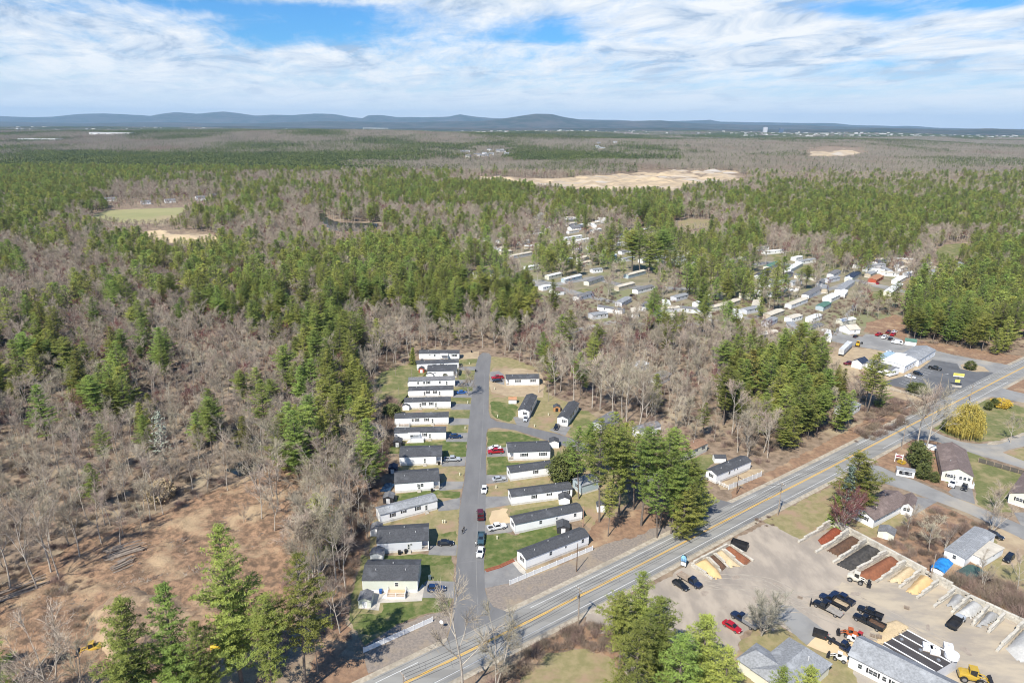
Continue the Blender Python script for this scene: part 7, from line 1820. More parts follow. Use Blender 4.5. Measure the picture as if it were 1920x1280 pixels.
x, y = G(1744, 842); r = thing('utility_cabinet', 'white low cabinet beyond the ranch house by the loop road', 'cabinet', (x, y, 0), R(-25))
MB().box(-2.0, 2.0, -.9, .9, .1, 1.6).obj('body', M_TRIM, r, fix=False); MB().box(-2.1, 2.1, -1, 1, 1.6, 1.7).obj('lid', R_WHITE, r, fix=False); MB().box(-.1, 1.6, -.93, -.9, .3, 1.4).obj('door', MATS['white_plastic'], r, fix=False)
x, y = G(873, 1149); r = None
x, y = G(828, 1178); r = thing('street_sign', 'round white sign on two short posts by the lane mouth', 'sign', (x, y, 0), R(-20))
for s in (-.25, .25): MB().tube((s, 0, 0), (s, 0, 1.7), .06, n=6).obj('sign_post', M_GREYPOST, r)
MB().tube((0, -.05, 1.9), (0, .05, 1.9), .5, n=14).obj('disc', M_TRIM, r)
# service pedestals
PED = [(933, 782, 'right of the lane by the bright green lawn'), (1002, 800, 'on the side street verge, middle'), (1028, 779, 'on the lawn between the end-on homes'), (877, 756, 'at the lane edge beside the sixth driveway'), (872, 804, 'at the lane edge beside the seventh driveway'), (862, 891, 'on the dry lawn below the silver pickup'),
       (930, 915, 'on the dry lawn right of the white lane car'), (927, 730, 'by the far gravel pad'), (880, 683, 'on the small far lawn'), (830, 980, 'on the dry lawn, left one of a pair'), (834, 980, 'on the dry lawn, right one of a pair'), (932, 1010, 'on the green lawn below the white pickup')]
for px, py, lab in PED:
    x, y = G(px, py); r = thing('service_pedestal', 'small cream service pedestal ' + lab, 'pedestal', (x, y, 0), 0, 'service pedestals on the lawns')
    MB().box(-.17, .17, -.14, .14, 0, .95).obj('housing', mat('cream_plastic', (0.66, 0.63, 0.46)), r, fix=False); MB().box(-.2, .2, -.17, .17, .95, 1.05).obj('cap', MATS['cream_plastic'], r, fix=False)
def bin_(px, py, c, lab, cname):
    x, y = G(px, py); r = thing('wheelie_bin', lab, 'trash bin', (x, y, .04), 0, 'trash bins')
    m = mat('bin_' + cname, c, None, 1, .5)
    mb = MB(); mb.add([(-.28, -.3, .08), (.28, -.3, .08), (.28, .3, .08), (-.28, .3, .08), (-.36, -.38, 1.1), (.36, -.38, 1.1), (.36, .38, 1.1), (-.36, .38, 1.1)], [(0, 3, 2, 1), (4, 5, 6, 7), (0, 1, 5, 4), (1, 2, 6, 5), (2, 3, 7, 6), (3, 0, 4, 7)]); mb.obj('bin_body', m, r)
    MB().box(-.39, .39, -.42, .42, 1.1, 1.17).obj('lid', m, r, fix=False)
    for s in (-1, 1): MB().tube((s * .3, .34, .1), (s * .38, .34, .1), .1, n=8).obj('wheel', M_TYRE, r)
bin_(714, 1112, (0.02, 0.09, 0.30), 'tall blue bin against the pale green home', 'blue')
bin_(749, 1039, (0.02, 0.02, 0.02), 'black bin before the light grey home, left one', 'black')
bin_(761, 1037, (0.02, 0.02, 0.02), 'black bin before the light grey home by the steps', 'black')
bin_(806, 1086, (0.10, 0.14, 0.16), 'grey blue bin by the side steps of the pale green home', 'greyblue')
bin_(884, 661, (0.02, 0.02, 0.02), 'black bin at the far end of the lane, left edge', 'black')
bin_(892, 697, (0.02, 0.02, 0.02), 'black bin on the left lane edge by the third driveway', 'black')
bin_(810, 922, (0.02, 0.02, 0.02), 'black bin before the double wide home with the blue tarpaulin', 'black')
bin_(1678, 958, (0.05, 0.25, 0.22), 'green bin against the white house with taupe roof', 'green')
bin_(823, 871, (0.02, 0.02, 0.02), 'black bin by the porch beside the silver pickup', 'black')
bin_(1616, 645, (0.02, 0.02, 0.02), 'dark bin on the lot road by the backhoe', 'black')
# satellite dish
x, y = G(835, 709); r = thing('satellite_dish', 'large open satellite dish before the third home', 'satellite dish', (x, y, 0), 0)
MB().tube((0, 0, 0), (0, 0, 1.3), .06, n=6).obj('mast', M_STEEL, r)
mb = MB(); V = [(0, 0, 1.6)]; n = 14
for k, rr in ((1, .6), (2, 1.2)):
    for i in range(n):
        t = 6.283 * i / n; V.append((rr * math.cos(t), -.18 * k * k * .3 - rr * math.sin(t) * .35, 1.6 + rr * math.sin(t) * .93))
fs = [(0, 1 + i, 1 + (i + 1) % n) for i in range(n)] + [(1 + i, 1 + n + i, 1 + n + (i + 1) % n, 1 + (i + 1) % n) for i in range(n)]
mb.add(V, fs).obj('dish', M_STEEL, r)
# blue tarp trailer, green tarp, tarpaulin, box trailer, planks
def tarp(label, px, py, ang, l, w_, h, m, bm_, name='covered_boat', cat='boat'):
    x, y = G(px, py); r = thing(name, label, cat, (x, y, 0), ang)
    BUILT.append((x, y, 3))
    MB().box(-l / 2, l / 2, -w_ / 2, w_ / 2, .4, h * .65).obj('hull', bm_, r, fix=False)
    n = 10; V = []
    for i in range(n):
        for j in range(6):
            u, v = i / (n - 1), j / 5
            V.append((-l * .52 + l * 1.04 * u, -w_ * .54 + w_ * 1.08 * v, h * .66 + h * .4 * math.sin(math.pi * v) * (.75 + .25 * math.sin(u * 9)) + .08 * math.sin(i * 2.3 + j * 3.1)))
    MB().add(V, [(i * 6 + j, (i + 1) * 6 + j, (i + 1) * 6 + j + 1, i * 6 + j + 1) for i in range(n - 1) for j in range(5)]).obj('tarpaulin', m, r)
    for s in (-1, 1): wheel(r, -.3, s * w_ * .42, .32, .2)
M_BTARP = mat('blue_tarpaulin', (0.03, 0.24, 0.60), (0.02, 0.16, 0.42), 0.8, 0.5)
tarp('white boat on a trailer under a bright blue tarpaulin', 1764, 1068, R(40), 6.5, 3.2, 2.2, M_BTARP, M_TRIM)
tarp('low shelter under a dark green tarpaulin with a white corner', 1818, 1078, R(30), 6.5, 4.0, 1.6, mat('green_tarpaulin', (0.07, 0.12, 0.10), (0.05, 0.09, 0.08), 0.5, 0.6), M_OLDWOOD, 'tarp_shelter', 'shelter')
tarp('load under a blue tarpaulin in the shade of the left woods edge', 726, 917, R(80), 5.5, 3.0, .9, mat('navy_tarpaulin', (0.03, 0.08, 0.16), (0.02, 0.05, 0.1), 0.6, 0.6), M_OLDWOOD, 'covered_load', 'tarpaulin')
x, y = G(1584, 660); r = thing('box_trailer', 'long white semi trailer with faded blue lettering panel at the edge of the woods', 'trailer', (x, y, 0), R(52))
BUILT.append((x, y, 9))
MB().box(-9, 9, -1.3, 1.3, 1.1, 3.9).obj('box_body', mat('trailer_skin', (0.60, 0.61, 0.60), (0.45, 0.46, 0.46), .5), r, fix=False)
MB().box(1, 7.5, -1.33, -1.301, 1.7, 3.0).obj('lettering_panel', mat('faded_blue_print', (0.32, 0.45, 0.60), (0.6, 0.6, 0.6), .8), r, fix=False)
for xx in (-7, -5.8):
    for s in (-1, 1): wheel(r, xx, s * 1.05, .5, .3)
MB().box(5, 5.3, -.9, .9, 0, 1.1).obj('landing_gear', M_BLACK, r, fix=False)
# red planting timbers by the lane driveway
a = Vector(G(911, 1070)); b = Vector(G(938, 1062)); c = Vector(G(964, 1050))
for p, q, lab in ((a, b, 'left half'), (b, c, 'right half')):
    d = (q - p); r = thing('planting_bed', 'raised red timber flower bed beside the driveway, ' + lab, 'flower bed', (p.x, p.y, 0), math.atan2(d.y, d.x)); l = d.length
    for y0 in (-.45, .45): MB().box(0, l - .1, y0 - .07, y0 + .07, 0, .3).obj('timber', mat('red_timber', (0.34, 0.10, 0.06)), r, fix=False)
    MB().box(.02, l - .12, -.37, .37, 0, .22).obj('soil', M_MULCH_RB, r, fix=False)
# parking bay lines
for k in range(11):
    t = k / 10; a = Vector(G(1686 + 54 * t, 718 - 34 * t)); b = Vector(G(1704 + 60 * t, 724 - 34 * t))
    ribbon('parking_line', [a, b], .07, .047, M_WHITEP)
# log pile in the clearing
def logpile(label, px, py, ang, n, L_, seed):
    x, y = G(px, py); r = thing('log_pile', label, 'log pile', (x, y, .6), ang); rg = random.Random(seed)
    for k in range(n):
        yy = rg.uniform(-3.2, 3.2); zz = max(0, .9 - abs(yy) * .28) * rg.uniform(.2, 1.2); l = L_ * rg.uniform(.6, 1.1); r0 = rg.uniform(.12, .26); s = rg.uniform(-1, 1)
        MB().tube((-l / 2 + s, yy, zz + rg.uniform(-.1, .3)), (l / 2 + s, yy + rg.uniform(-.8, .8), zz + rg.uniform(-.1, .3)), r0, r0 * .75, 7).obj('log', mat('cut_log', (0.30, 0.25, 0.20), (0.20, 0.16, 0.13), 1.0), r)
logpile('stack of long grey logs at the edge of the clearing', 234, 1034, R(38), 26, 9, 1)
logpile('shorter heap of grey logs below the long stack', 232, 1064, R(52), 18, 6, 2)
logpile('fallen trunks at the left edge of the clearing', 30, 1115, R(45), 8, 13, 3)

# ------------------------------------------------------------------ people
def person(label, px, py, ang, top, legs, pose=0, hair=(0.05, 0.035, 0.025)):
    x, y = G(px, py); r = thing('person', label, 'person', (x, y, .045), ang, None)
    me = bpy.data.meshes.new('body')
    P = {'pel': (0, 0, .95), 'spi': (0, 0, 1.2), 'che': (0.02, 0, 1.42), 'nek': (0.02, 0, 1.54), 'hed': (0.04, 0, 1.68),
         'lh': (0, .10, .90), 'lk': (.06, .11, .48), 'lf': (.0 + .05 * pose, .12, .06), 'lt': (.16 + .05 * pose, .13, .03), 'rh': (0, -.10, .90), 'rk': (.02, -.11, .48), 'rf': (-.06 - .12 * pose, -.12, .06), 'rt': (.10 - .12 * pose, -.13, .03),
         'ls': (.02, .19, 1.45), 'le': (.04, .25, 1.17), 'lw': (.16, .24, .94), 'lm': (.2, .24, .86), 'rs': (.02, -.19, 1.45), 're': (.04 + .2 * pose, -.25, 1.2), 'rw': (.2 + .22 * pose, -.22, 1.0 + .15 * pose), 'rm': (.26 + .22 * pose, -.22, .96 + .18 * pose)}
    Rr = {'pel': .15, 'spi': .13, 'che': .155, 'nek': .06, 'hed': .105, 'lh': .095, 'lk': .06, 'lf': .045, 'lt': .035, 'rh': .095, 'rk': .06, 'rf': .045, 'rt': .035, 'ls': .06, 'le': .045, 'lw': .033, 'lm': .04, 'rs': .06, 're': .045, 'rw': .033, 'rm': .04}
    Ed = [('pel', 'spi'), ('spi', 'che'), ('che', 'nek'), ('nek', 'hed'), ('pel', 'lh'), ('lh', 'lk'), ('lk', 'lf'), ('lf', 'lt'), ('pel', 'rh'), ('rh', 'rk'), ('rk', 'rf'), ('rf', 'rt'), ('che', 'ls'), ('ls', 'le'), ('le', 'lw'), ('lw', 'lm'), ('che', 'rs'), ('rs', 're'), ('re', 'rw'), ('rw', 'rm')]
    ks = list(P); me.from_pydata([P[k] for k in ks], [(ks.index(a), ks.index(b)) for a, b in Ed], [])
    o = link('body', me, r)
    sk = o.modifiers.new('skin', 'SKIN'); o.modifiers.new('sub', 'SUBSURF').levels = 1; o.modifiers['sub'].render_levels = 1
    for i, k in enumerate(ks):
        me.skin_vertices[0].data[i].radius = (Rr[k], Rr[k]); me.skin_vertices[0].data[i].use_root = (k == 'pel')
    # one material that follows height on the body itself: trousers, shirt, skin
    m = bpy.data.materials.new('clothes_' + label.split()[0]); m.use_nodes = True; t = m.node_tree; p = t.nodes['Principled BSDF']; p.inputs['Roughness'].default_value = .9
    tc = nd('ShaderNodeTexCoord', t); sp = nd('ShaderNodeSeparateXYZ', t); t.links.new(tc.outputs['Object'], sp.inputs[0]); cr = nd('ShaderNodeValToRGB', t); cr.color_ramp.interpolation = 'CONSTANT'
    dv = mth('DIVIDE', sp.outputs[2], 2.0, tree=t); t.links.new(dv, cr.inputs[0]); e = cr.color_ramp.elements
    e[0].position = 0; e[0].color = (.02, .02, .02, 1); e[1].position = .05; e[1].color = (*legs, 1)
    for pos, c in ((.475, top), (.765, (.5, .33, .25))): q = e.new(pos); q.color = (*c, 1)
    t.links.new(cr.outputs[0], p.inputs['Base Color']); me.materials.append(m)
    hm = mat('hair_dark', hair)
    mb = MB(); n = 8
    for k, (zz, rr) in enumerate([(1.66, .118), (1.74, .112), (1.80, .07)]):
        for i in range(n):
            a = 6.283 * i / n; mb.v.append((.03 + rr * math.cos(a) - .015, rr * .95 * math.sin(a), zz + (.05 if math.cos(a) > .4 and k == 0 else 0)))
    for k in range(2):
        for i in range(n): mb.f.append((k * n + i, k * n + (i + 1) % n, (k + 1) * n + (i + 1) % n, (k + 1) * n + i)); mb.mi.append(0)
    mb.f.append(tuple(range(2 * n, 3 * n))); mb.mi.append(0)
    mb.obj('hair', hm, r)
person('walker in black clothes at the left edge of the lane, nearer one of two', 867, 1001, R(-60), (.015, .015, .018), (.012, .012, .014), .6)
person('second walker in black clothes at the left edge of the lane, farther one of two', 870, 996, R(-70), (.02, .018, .018), (.015, .015, .018), .3)
person('person in a white shirt and dark trousers reaching to the teal pickup', 892, 1024, R(20), (.72, .72, .70), (.03, .035, .05), 1.0)
# ------------------------------------------------------------------ planting
def put_tree(kind, v, x, y, s, label, group, cat='tree', rz=None, rng=rnd, sxy=None):
    if kind == 'pine': meshes, nm = PINE_M[v], 'pine_tree'
    elif kind == 'bare': meshes, nm = BARE_M[v], 'bare_tree'
    else: meshes, nm = kind, cat.replace(' ', '_')
    root = thing(nm, label, cat, (x, y, hgt(x, y) - 0.15), rng.uniform(0, 6.28) if rz is None else rz, group)
    root.scale = (s * (sxy or 1), s * (sxy or 1), s)
    link('trunk', meshes[0], root); link('crown', meshes[1], root)
    HAND.append((x, y, 2.5 * s))
    return root
HAND = []
def hand(kind, bx, by, ty, label, v=None, group=None, mx=None, sxy=None, cat='tree'):
    x, y = G(bx, by); h = top_h(bx, by, ty)
    if kind == 'pine': v = rnd.randrange(5) if v is None else v; s = h / PINE_H[v]
    elif kind == 'bare': v = rnd.randrange(6) if v is None else v; s = h / BARE_H[v]
    else: s = h / mx
    return put_tree(kind, v, x, y, s, label, group, cat=cat, sxy=sxy)

# the foreground pines, bottom left and bottom right
hand('pine', 455, 1285, 985, 'tallest foreground pine, bottom left, with a full yellow-green crown', 0, sxy=.86)
hand('pine', 572, 1298, 1040, 'foreground pine with a bare pale trunk right of the tallest one', 2, sxy=.85)
hand('pine', 518, 1335, 1120, 'foreground pine between the tallest one and the bare-trunked one', 4, sxy=.75)
hand('pine', 392, 1345, 1165, 'small foreground pine low between two larger ones', 1, sxy=.7)
hand('pine', 345, 1330, 1092, 'pointed foreground pine left of the tallest one', 1, sxy=.8)
hand('pine', 275, 1360, 1120, 'broad pale foreground pine, second from the left', 1, sxy=.95)
hand('pine', 8, 1300, 1188, 'pine cut off by the left bottom corner', 3)
hand('pine', 1192, 1225, 1070, 'pointed pine at the corner between road and yard', 0, sxy=.95)
hand('pine', 1160, 1262, 1108, 'pine left of the pointed corner pine, beside the brush', 4, sxy=.9)
hand('pine', 1225, 1290, 1118, 'full pine right below the pointed corner pine', 0, sxy=1.2)
hand('pine', 1185, 1330, 1165, 'low full pine at the bottom, left one of the corner clump', 3, sxy=1.2)
hand('pine', 1262, 1350, 1190, 'low full pine at the bottom, middle of the corner clump', 3, sxy=1.2)
hand('pine', 1308, 1320, 1152, 'pale topped pine right in the corner clump', 1, sxy=1.25)
hand('pine', 1345, 1370, 1215, 'lowest pine at the right end of the corner clump', 0, sxy=1.1)
hand('pine', 1450, 1400, 1252, 'pine top before the grey roofed house, left one', 0)
hand('pine', 1500, 1400, 1250, 'pine top before the grey roofed house, right one', 1)
# the pine grove between lane and main road
GV = 'tall pines of the grove between lane and main road'
GRV = [(1085, 935, 800), (1108, 905, 792), (1124, 978, 786), (1146, 945, 775), (1160, 968, 800), (1168, 910, 792), (1188, 955, 812), (1202, 985, 800), (1222, 930, 806), (1236, 990, 812), (1248, 955, 800), (1262, 985, 850), (1275, 945, 830), (1290, 975, 860), (1210, 900, 800), (1180, 880, 790), (1135, 885, 795), (1240, 915, 825), (1306, 952, 880), (1258, 1000, 868), (1232, 1008, 880), (1140, 1005, 905)]
for i, (bx, by, ty) in enumerate(GRV):
    hand('pine', bx, by, ty, f'tall pine of the grove, {"at its left edge" if bx < 1130 else "at its right edge" if bx > 1270 else "in the front row" if by > 975 else "in the back row" if by < 915 else "in its middle"}, beside the ' + ('tall white shed' if bx < 1110 else 'small shade shed' if bx < 1150 else 'driveway mouth' if bx > 1240 else 'hidden homes'), [2, 4, 2, 2, 4, 1][i % 6], GV, sxy=.8)
hand('pine', 1593, 963, 850, 'big round-crowned pine standing alone by the side road corner', 3, sxy=1.5)
hand('pine', 1607, 955, 866, 'second stem of the big roadside pine, right side', 0, sxy=1.4)
ed = [(1148, 470, 418), (1143, 492, 430), (1185, 510, 432), (1200, 512, 428), (1218, 512, 425), (1236, 508, 430), (1250, 505, 440), (1195, 425, 378), (1210, 424, 376), (1240, 424, 382), (1256, 420, 384), (1034, 508, 470), (1070, 515, 485), (1085, 515, 484), (1510, 542, 497), (1500, 540, 505), (1130, 478, 450), (1150, 492, 478), (1163, 510, 478)]
for i, (bx, by, ty) in enumerate(ed):
    hand('pine', bx, by, ty, 'dark spreading pine standing among the park homes', [2, 0, 4][i % 3], 'dark pines among the park homes', sxy=1.25)
rz_ = random.Random(77)
for k in range(34):
    bx, by = rz_.uniform(470, 650), rz_.uniform(880, 1130)
    if by > 1000 and bx < 560: continue
    hand('bare', bx, by, by - rz_.uniform(75, 125), 'thin bare tree between the clearing and the homes', rz_.randrange(6), 'thin bare trees between the clearing and the homes')
# solitary hardwoods
BT = [(867, 1310, 1105, 'large leafless tree rising over the main road at the bottom', 0), (935, 1290, 1150, 'second leafless tree right of the one over the road, in the brush', 3), (1716, 852, 722, 'bare tree at the road edge, left of two before the kiosk', 4), (1728, 858, 715, 'bare tree at the road edge, right of two before the kiosk', 1),
      (1742, 1035, 968, 'spreading pale bare tree in the brown yard', 3), (876, 742, 690, 'small rounded bare tree in the shade of the driveway', 5), (708, 800, 760, 'low bare tree left of the seventh home', 5), (690, 1010, 950, 'bare tree at the woods edge beside the white shed', 3),
      (1860, 1000, 940, 'twiggy bare tree beside the side road', 5), (1772, 1030, 985, 'bushy bare tree in the brown yard', 5), (1865, 960, 905, 'small bare fruit tree on the lawn below the ranch house', 5), (1895, 830, 775, 'thin bare tree on the loop lawn', 1), (107, 1330, 1160, 'pale bare tree in the bottom left corner, larger', 3), (60, 1340, 1235, 'pale bare tree at the bottom left, smaller', 5), (150, 1300, 1195, 'grey bare tree beside the yellow bulldozer', 3),
      (1905, 1110, 1040, 'bare tree behind the bins at the right edge', 0), (1840, 1105, 1050, 'bare tree behind the stone bins', 3), (1702, 995, 950, 'tangled bare tree above the bins', 5), (1460, 1180, 1178, 'x', 0)][:-1]
for bx, by, ty, lab, v in BT: hand('bare', bx, by, ty, lab, v)
# grey shrub tree in the yard, red shrub, cedars, willow, spruce ...
rngs = np.random.default_rng(5)
def blob_tree(name, seed, h, R0, n, size, m, base=0.1, flat=.8, droop=0.0, tm=M_BARK, bare=None):
    rng = np.random.default_rng(seed)
    TV, TF = [], []
    tube_np(TV, TF, [(0, 0, 0), (0.05, 0, h * .4), (0, 0.05, h * .8)], [.16, .12, .04], 6)
    c = rng.normal(0, 1, (n, 3)); c /= np.linalg.norm(c, axis=1)[:, None]; rr = rng.uniform(.55, 1.0, (n, 1)) ** .5
    P = c * rr * np.array([R0, R0, h * (1 - base) / 2]); P[:, 2] += h * (1 + base) / 2
    P += np.array([mnoise.noise_vector(Vector(tuple(p * .9))) for p in P]) * R0 * .3
    if droop: P[:, 2] -= droop * (np.hypot(P[:, 0], P[:, 1]) / R0) ** 2 * h * .2
    FV, FF = tufts(rng, P, 4, size, flat, size * .8)
    if droop:
        # hanging shoots
        q = rng.random(n * 5) ; idx = rng.integers(0, n, n * 3); S = P[idx] + rng.normal(0, .3, (n * 3, 3)); l = rng.uniform(1.0, 3.0, (n * 3, 1)) * np.minimum(1, S[:, 2:3] / 3.0)
        W = rng.normal(0, 1, (n * 3, 3)); W[:, 2] = 0; W /= np.linalg.norm(W, axis=1)[:, None]
        T = np.stack([S + W * .06, S - W * .06, S + np.array([0, 0, -1.0]) * l], 1).reshape(-1, 3)
        FF = np.concatenate([FF, np.arange(len(T)).reshape(-1, 3) + len(FV)]); FV = np.concatenate([FV, T])
    return tree_meshes(name, (np.array(TV), np.array(TF), FV, FF), tm, m)
CEDAR = blob_tree('cedar', 1, 6, 2.2, 700, .32, M_CEDAR, 0.0)
SPRUCE = tree_meshes('blue_spruce', make_pine(71, 11, 3.0, .05, whorl=.55, nb=6, per=7, size=.34, step=.6, shape='cone', sprd=.25), M_PINEBARK, M_SPRUCE)
FIR = tree_meshes('dark_fir', make_pine(72, 9, 2.6, .03, whorl=.5, nb=7, per=8, size=.34, step=.55, shape='cone', sprd=.28), M_PINEBARK, M_NEEDLE)
WILLOW = blob_tree('willow', 3, 9, 4.6, 900, .30, M_WILLOW, .18, droop=1.0)
YBUSH = blob_tree('yellow_bush', 4, 2.6, 2.2, 400, .26, M_YELLOWBUSH, 0)
REED = blob_tree('reeds', 8, 2.6, 2.2, 300, .3, mat('dry_reeds', (0.42, 0.33, 0.20), (0.33, 0.26, 0.16), .5), 0)
BBUSH = blob_tree('blossom', 5, 7, 3.0, 500, .3, M_BLOSSOM, .2)
ARBOR = blob_tree('arborvitae', 6, 5, 1.3, 500, .28, M_CEDAR, 0.0)
REDB = tree_meshes('red_shrub', make_bare(81, 8, 4.2, .1, limbs=8, subs=6, twigs=12, tw=.06, tl=1.1, multi=3, tr=.10), M_BARK, M_REDTWIG)
GREYB = tree_meshes('grey_tree', make_bare(82, 7, 3.0, .15, limbs=9, subs=6, twigs=12, tw=.06, tl=.9, multi=2, tr=.12), M_BARK, mat('grey_green_twigs', (0.33, 0.31, 0.24), (0.22, 0.21, 0.16), .5))
YPINE = tree_meshes('yellow_pine', make_pine(73, 18, 3.4, .2), M_PINEBARK, M_DEADPINE)
DEADP = (tree_meshes('lichen_pine', make_pine(74, 18, 3.4, .15, per=2, size=.5), M_BARK, mat('lichen_twigs', (0.32, 0.35, 0.27), (0.25, 0.28, 0.21), .5)))
hand(CEDAR, 1053, 903, 853, 'round dark evergreen at the right end of a long home', mx=6, cat='evergreen', sxy=1.15)
hand(CEDAR, 1067, 890, 838, 'olive evergreen right of the round dark one', mx=6, cat='evergreen', sxy=.9)
hand(CEDAR, 735, 782, 757, 'bright yellow-green shrub left of the sixth home', mx=6, cat='shrub', sxy=1.6)
hand(FIR, 774, 682, 652, 'pointed evergreen behind the second home from the far end', mx=9, cat='evergreen')
hand(SPRUCE, 1583, 965, 872, 'blue-grey spruce in front of the big roadside pine', mx=11, cat='spruce', sxy=.75)
hand(FIR, 1562, 985, 930, 'narrow dark fir left of the red shrub', mx=9, cat='fir')
hand(REDB, 1578, 998, 934, 'large dark red twiggy shrub beside the first mulch bin', mx=9, cat='shrub', sxy=.95)
hand(GREYB, 1425, 1190, 1122, 'grey-green leafless ornamental tree by the silver dump truck', mx=7, cat='tree')
hand(WILLOW, 1808, 818, 752, 'golden weeping willow on the loop lawn', mx=9.5, cat='willow', sxy=.85)
hand(YBUSH, 1876, 762, 748, 'golden yellow blossoming bush at the top of the loop lawn', mx=2.6, cat='bush', sxy=1.3)
for bx, by, ty, lab in [(1772, 807, 786, 'pointed green arborvitae left of the willow, left one'), (1781, 803, 780, 'pointed green arborvitae left of the willow, right one'), (1852, 768, 752, 'narrow arborvitae in the hedge right of the willow, left one'), (1862, 763, 746, 'narrow arborvitae in the hedge right of the willow, right one'),
                        (1729, 897, 868, 'dense arborvitae between kiosk and ranch house, lower'), (1724, 880, 840, 'dense arborvitae between kiosk and ranch house, middle'), (1718, 868, 828, 'dense arborvitae between kiosk and ranch house, upper'), (1752, 903, 884, 'round green shrub at the corner of the ranch house')]:
    hand(ARBOR, bx, by, ty, lab, mx=5, cat='arborvitae', sxy=1.3)
hand(CEDAR, 1818, 692, 676, 'round dark shrub on the planting island', mx=6, cat='shrub', sxy=1.5)
hand(CEDAR, 1720, 738, 718, 'low spreading evergreen before the parking lot', mx=6, cat='shrub', sxy=2.2)
hand(YPINE, 1405, 745, 655, 'yellowing pine at the left of the roadside pines', mx=18, cat='tree')
hand(YPINE, 1072, 612, 582, 'small yellow-brown pine among the bare trees', mx=18, cat='tree', sxy=1.3)
hand(DEADP, 312, 885, 770, 'lichen grey half-dead pine leaning in the left woods', mx=18, cat='tree', sxy=.9)
for bx, by, ty, lab in [(1016, 420, 398, 'white blossoming tree at the upper park'), (813, 440, 425, 'white blossoming tree right of the pond'), (430, 402, 388, 'white blossoming tree right of the hay field'), (25, 540, 520, 'white blossoming tree at the left edge'), (130, 770, 752, 'pale blossoming tree in the left woods'), (705, 830, 795, 'whitish catkin tree left of the awning home')]:
    hand(BBUSH, bx, by, ty, lab, mx=7, cat='tree')
hand(REED, 300, 935, 905, 'straw coloured clump of reeds in the left woods', mx=2.6, cat='reed clump', sxy=.9)
hand(YBUSH, 1690, 868, 862, 'flat yellow-green shrub under the red sign', mx=2.6, cat='bush', sxy=1.2)
for bx, by, ty in [(1290, 1002, 905), (1300, 985, 895), (1276, 1010, 915), (1309, 972, 900)]:
    hand('pine', bx, by, ty, 'low olive pine at the right front of the grove', 3, 'olive pines at the grove edge', sxy=1.1)
for bx, by, ty, v in [(1040, 742, 660, 0), (1075, 758, 655, 2), (1110, 765, 660, 4), (1125, 770, 665, 2), (1165, 785, 690, 0), (1175, 790, 680, 4), (1198, 800, 690, 1), (1010, 735, 668, 4), (1150, 778, 672, 1), (1372, 815, 710, 2)]:
    hand('bare', bx, by, ty, 'tall pale bare tree rising behind the far homes right of the lane', v, 'tall bare trees behind the right-hand homes')
for bx, by, ty, v in [(68, 1110, 900, 0), (110, 1090, 905, 2), (150, 1050, 880, 4), (190, 1020, 870, 0), (232, 1008, 900, 2), (265, 1000, 895, 1), (20, 1105, 905, 4), (95, 1075, 850, 2), (458, 982, 900, 3), (355, 950, 885, 0), (375, 945, 880, 4), (415, 940, 880, 2)]:
    hand('bare', bx, by, ty + 45, 'slender bare tree with a pale trunk at the upper edge of the clearing', v, 'bare trees along the edge of the clearing', sxy=.85)
for bx, by, ty, v in [(585, 1050, 925, 0), (600, 1075, 930, 4), (572, 1030, 920, 2), (615, 1010, 900, 1), (645, 960, 850, 0), (655, 925, 830, 2), (672, 885, 800, 4), (560, 1080, 960, 1), (630, 1090, 960, 4)]:
    hand('bare', bx, by, ty, 'bare grey tree between the clearing and the homes', v, 'bare trees between the clearing and the homes')
for bx, by, ty, v in [(540, 885, 775, 3), (560, 905, 770, 0), (590, 890, 760, 3), (612, 880, 768, 0), (630, 860, 752, 2), (640, 815, 720, 4), (575, 860, 760, 1)]:
    hand('pine', bx, by, ty, 'deep green pine of the clump left of the homes', v, 'pines of the clump left of the homes')
hand('pine', 605, 1050, 930, 'lone olive pine at the woods edge above the foreground pines', 3)
for bx, by, ty in [(672, 765, 738), (655, 770, 742), (685, 755, 736), (645, 780, 752)]:
    hand(FIR, bx, by, ty, 'low dark evergreen at the edge of the grass strip', mx=9, cat='evergreen', group='low dark evergreens by the grass strip', sxy=1.4)

# ---- the woods at large
def candidates(x0, x1, y0, y1, cell, seed):
    rng = np.random.default_rng(seed)
    nx, ny = int((x1 - x0) / cell), int((y1 - y0) / cell)
    X, Y = np.meshgrid(np.arange(nx), np.arange(ny))
    P = np.stack([x0 + (X.ravel() + rng.uniform(0, 1, nx * ny)) * cell, y0 + (Y.ravel() + rng.uniform(0, 1, nx * ny)) * cell], 1)
    return P, rng
def keep_open(P, near=True):
    k = np.ones(len(P), bool)
    for q in OPEN: k &= ~inpoly(P, q)
    if near:
        sd = road_side(P)
        q = proj(np.column_stack([P, np.zeros(len(P))]))
        k &= ~(np.abs(sd) < 13.5)
        k &= ~((sd > 0) & (P[:, 1] < 520) & (q[:, 0] > 300))     # nothing wild right of the road
        for (bx, by, br) in BUILT:
            k &= (np.abs(P[:, 0] - bx) > br + 2) | (np.abs(P[:, 1] - by) > br + 2) if True else k
        # keep sight lines open just in front of the homes of the park
    return k
T_IND, T_MID = 430, 1650
P1, rg1 = candidates(-1500, 1500, 95, T_MID, 6.6, 1)
vis = (np.abs(P1[:, 0]) < 0.80 * P1[:, 1] + 60)
P1 = P1[vis]
P1 = P1[keep_open(P1)]
HA = np.array([(a, b) for a, b, c in HAND])
dist_h = np.full(len(P1), 1e9)
for a, b in HA: dist_h = np.minimum(dist_h, np.hypot(P1[:, 0] - a, P1[:, 1] - b))
P1 = P1[dist_h > 4.0]
share = np.array([pine_share(a, b) for a, b in P1])
inpark = inpoly(P1, PARK)
nb_ = []
for (bx, by, br) in BUILT: nb_.append((bx, by))
nb_ = np.array(nb_)
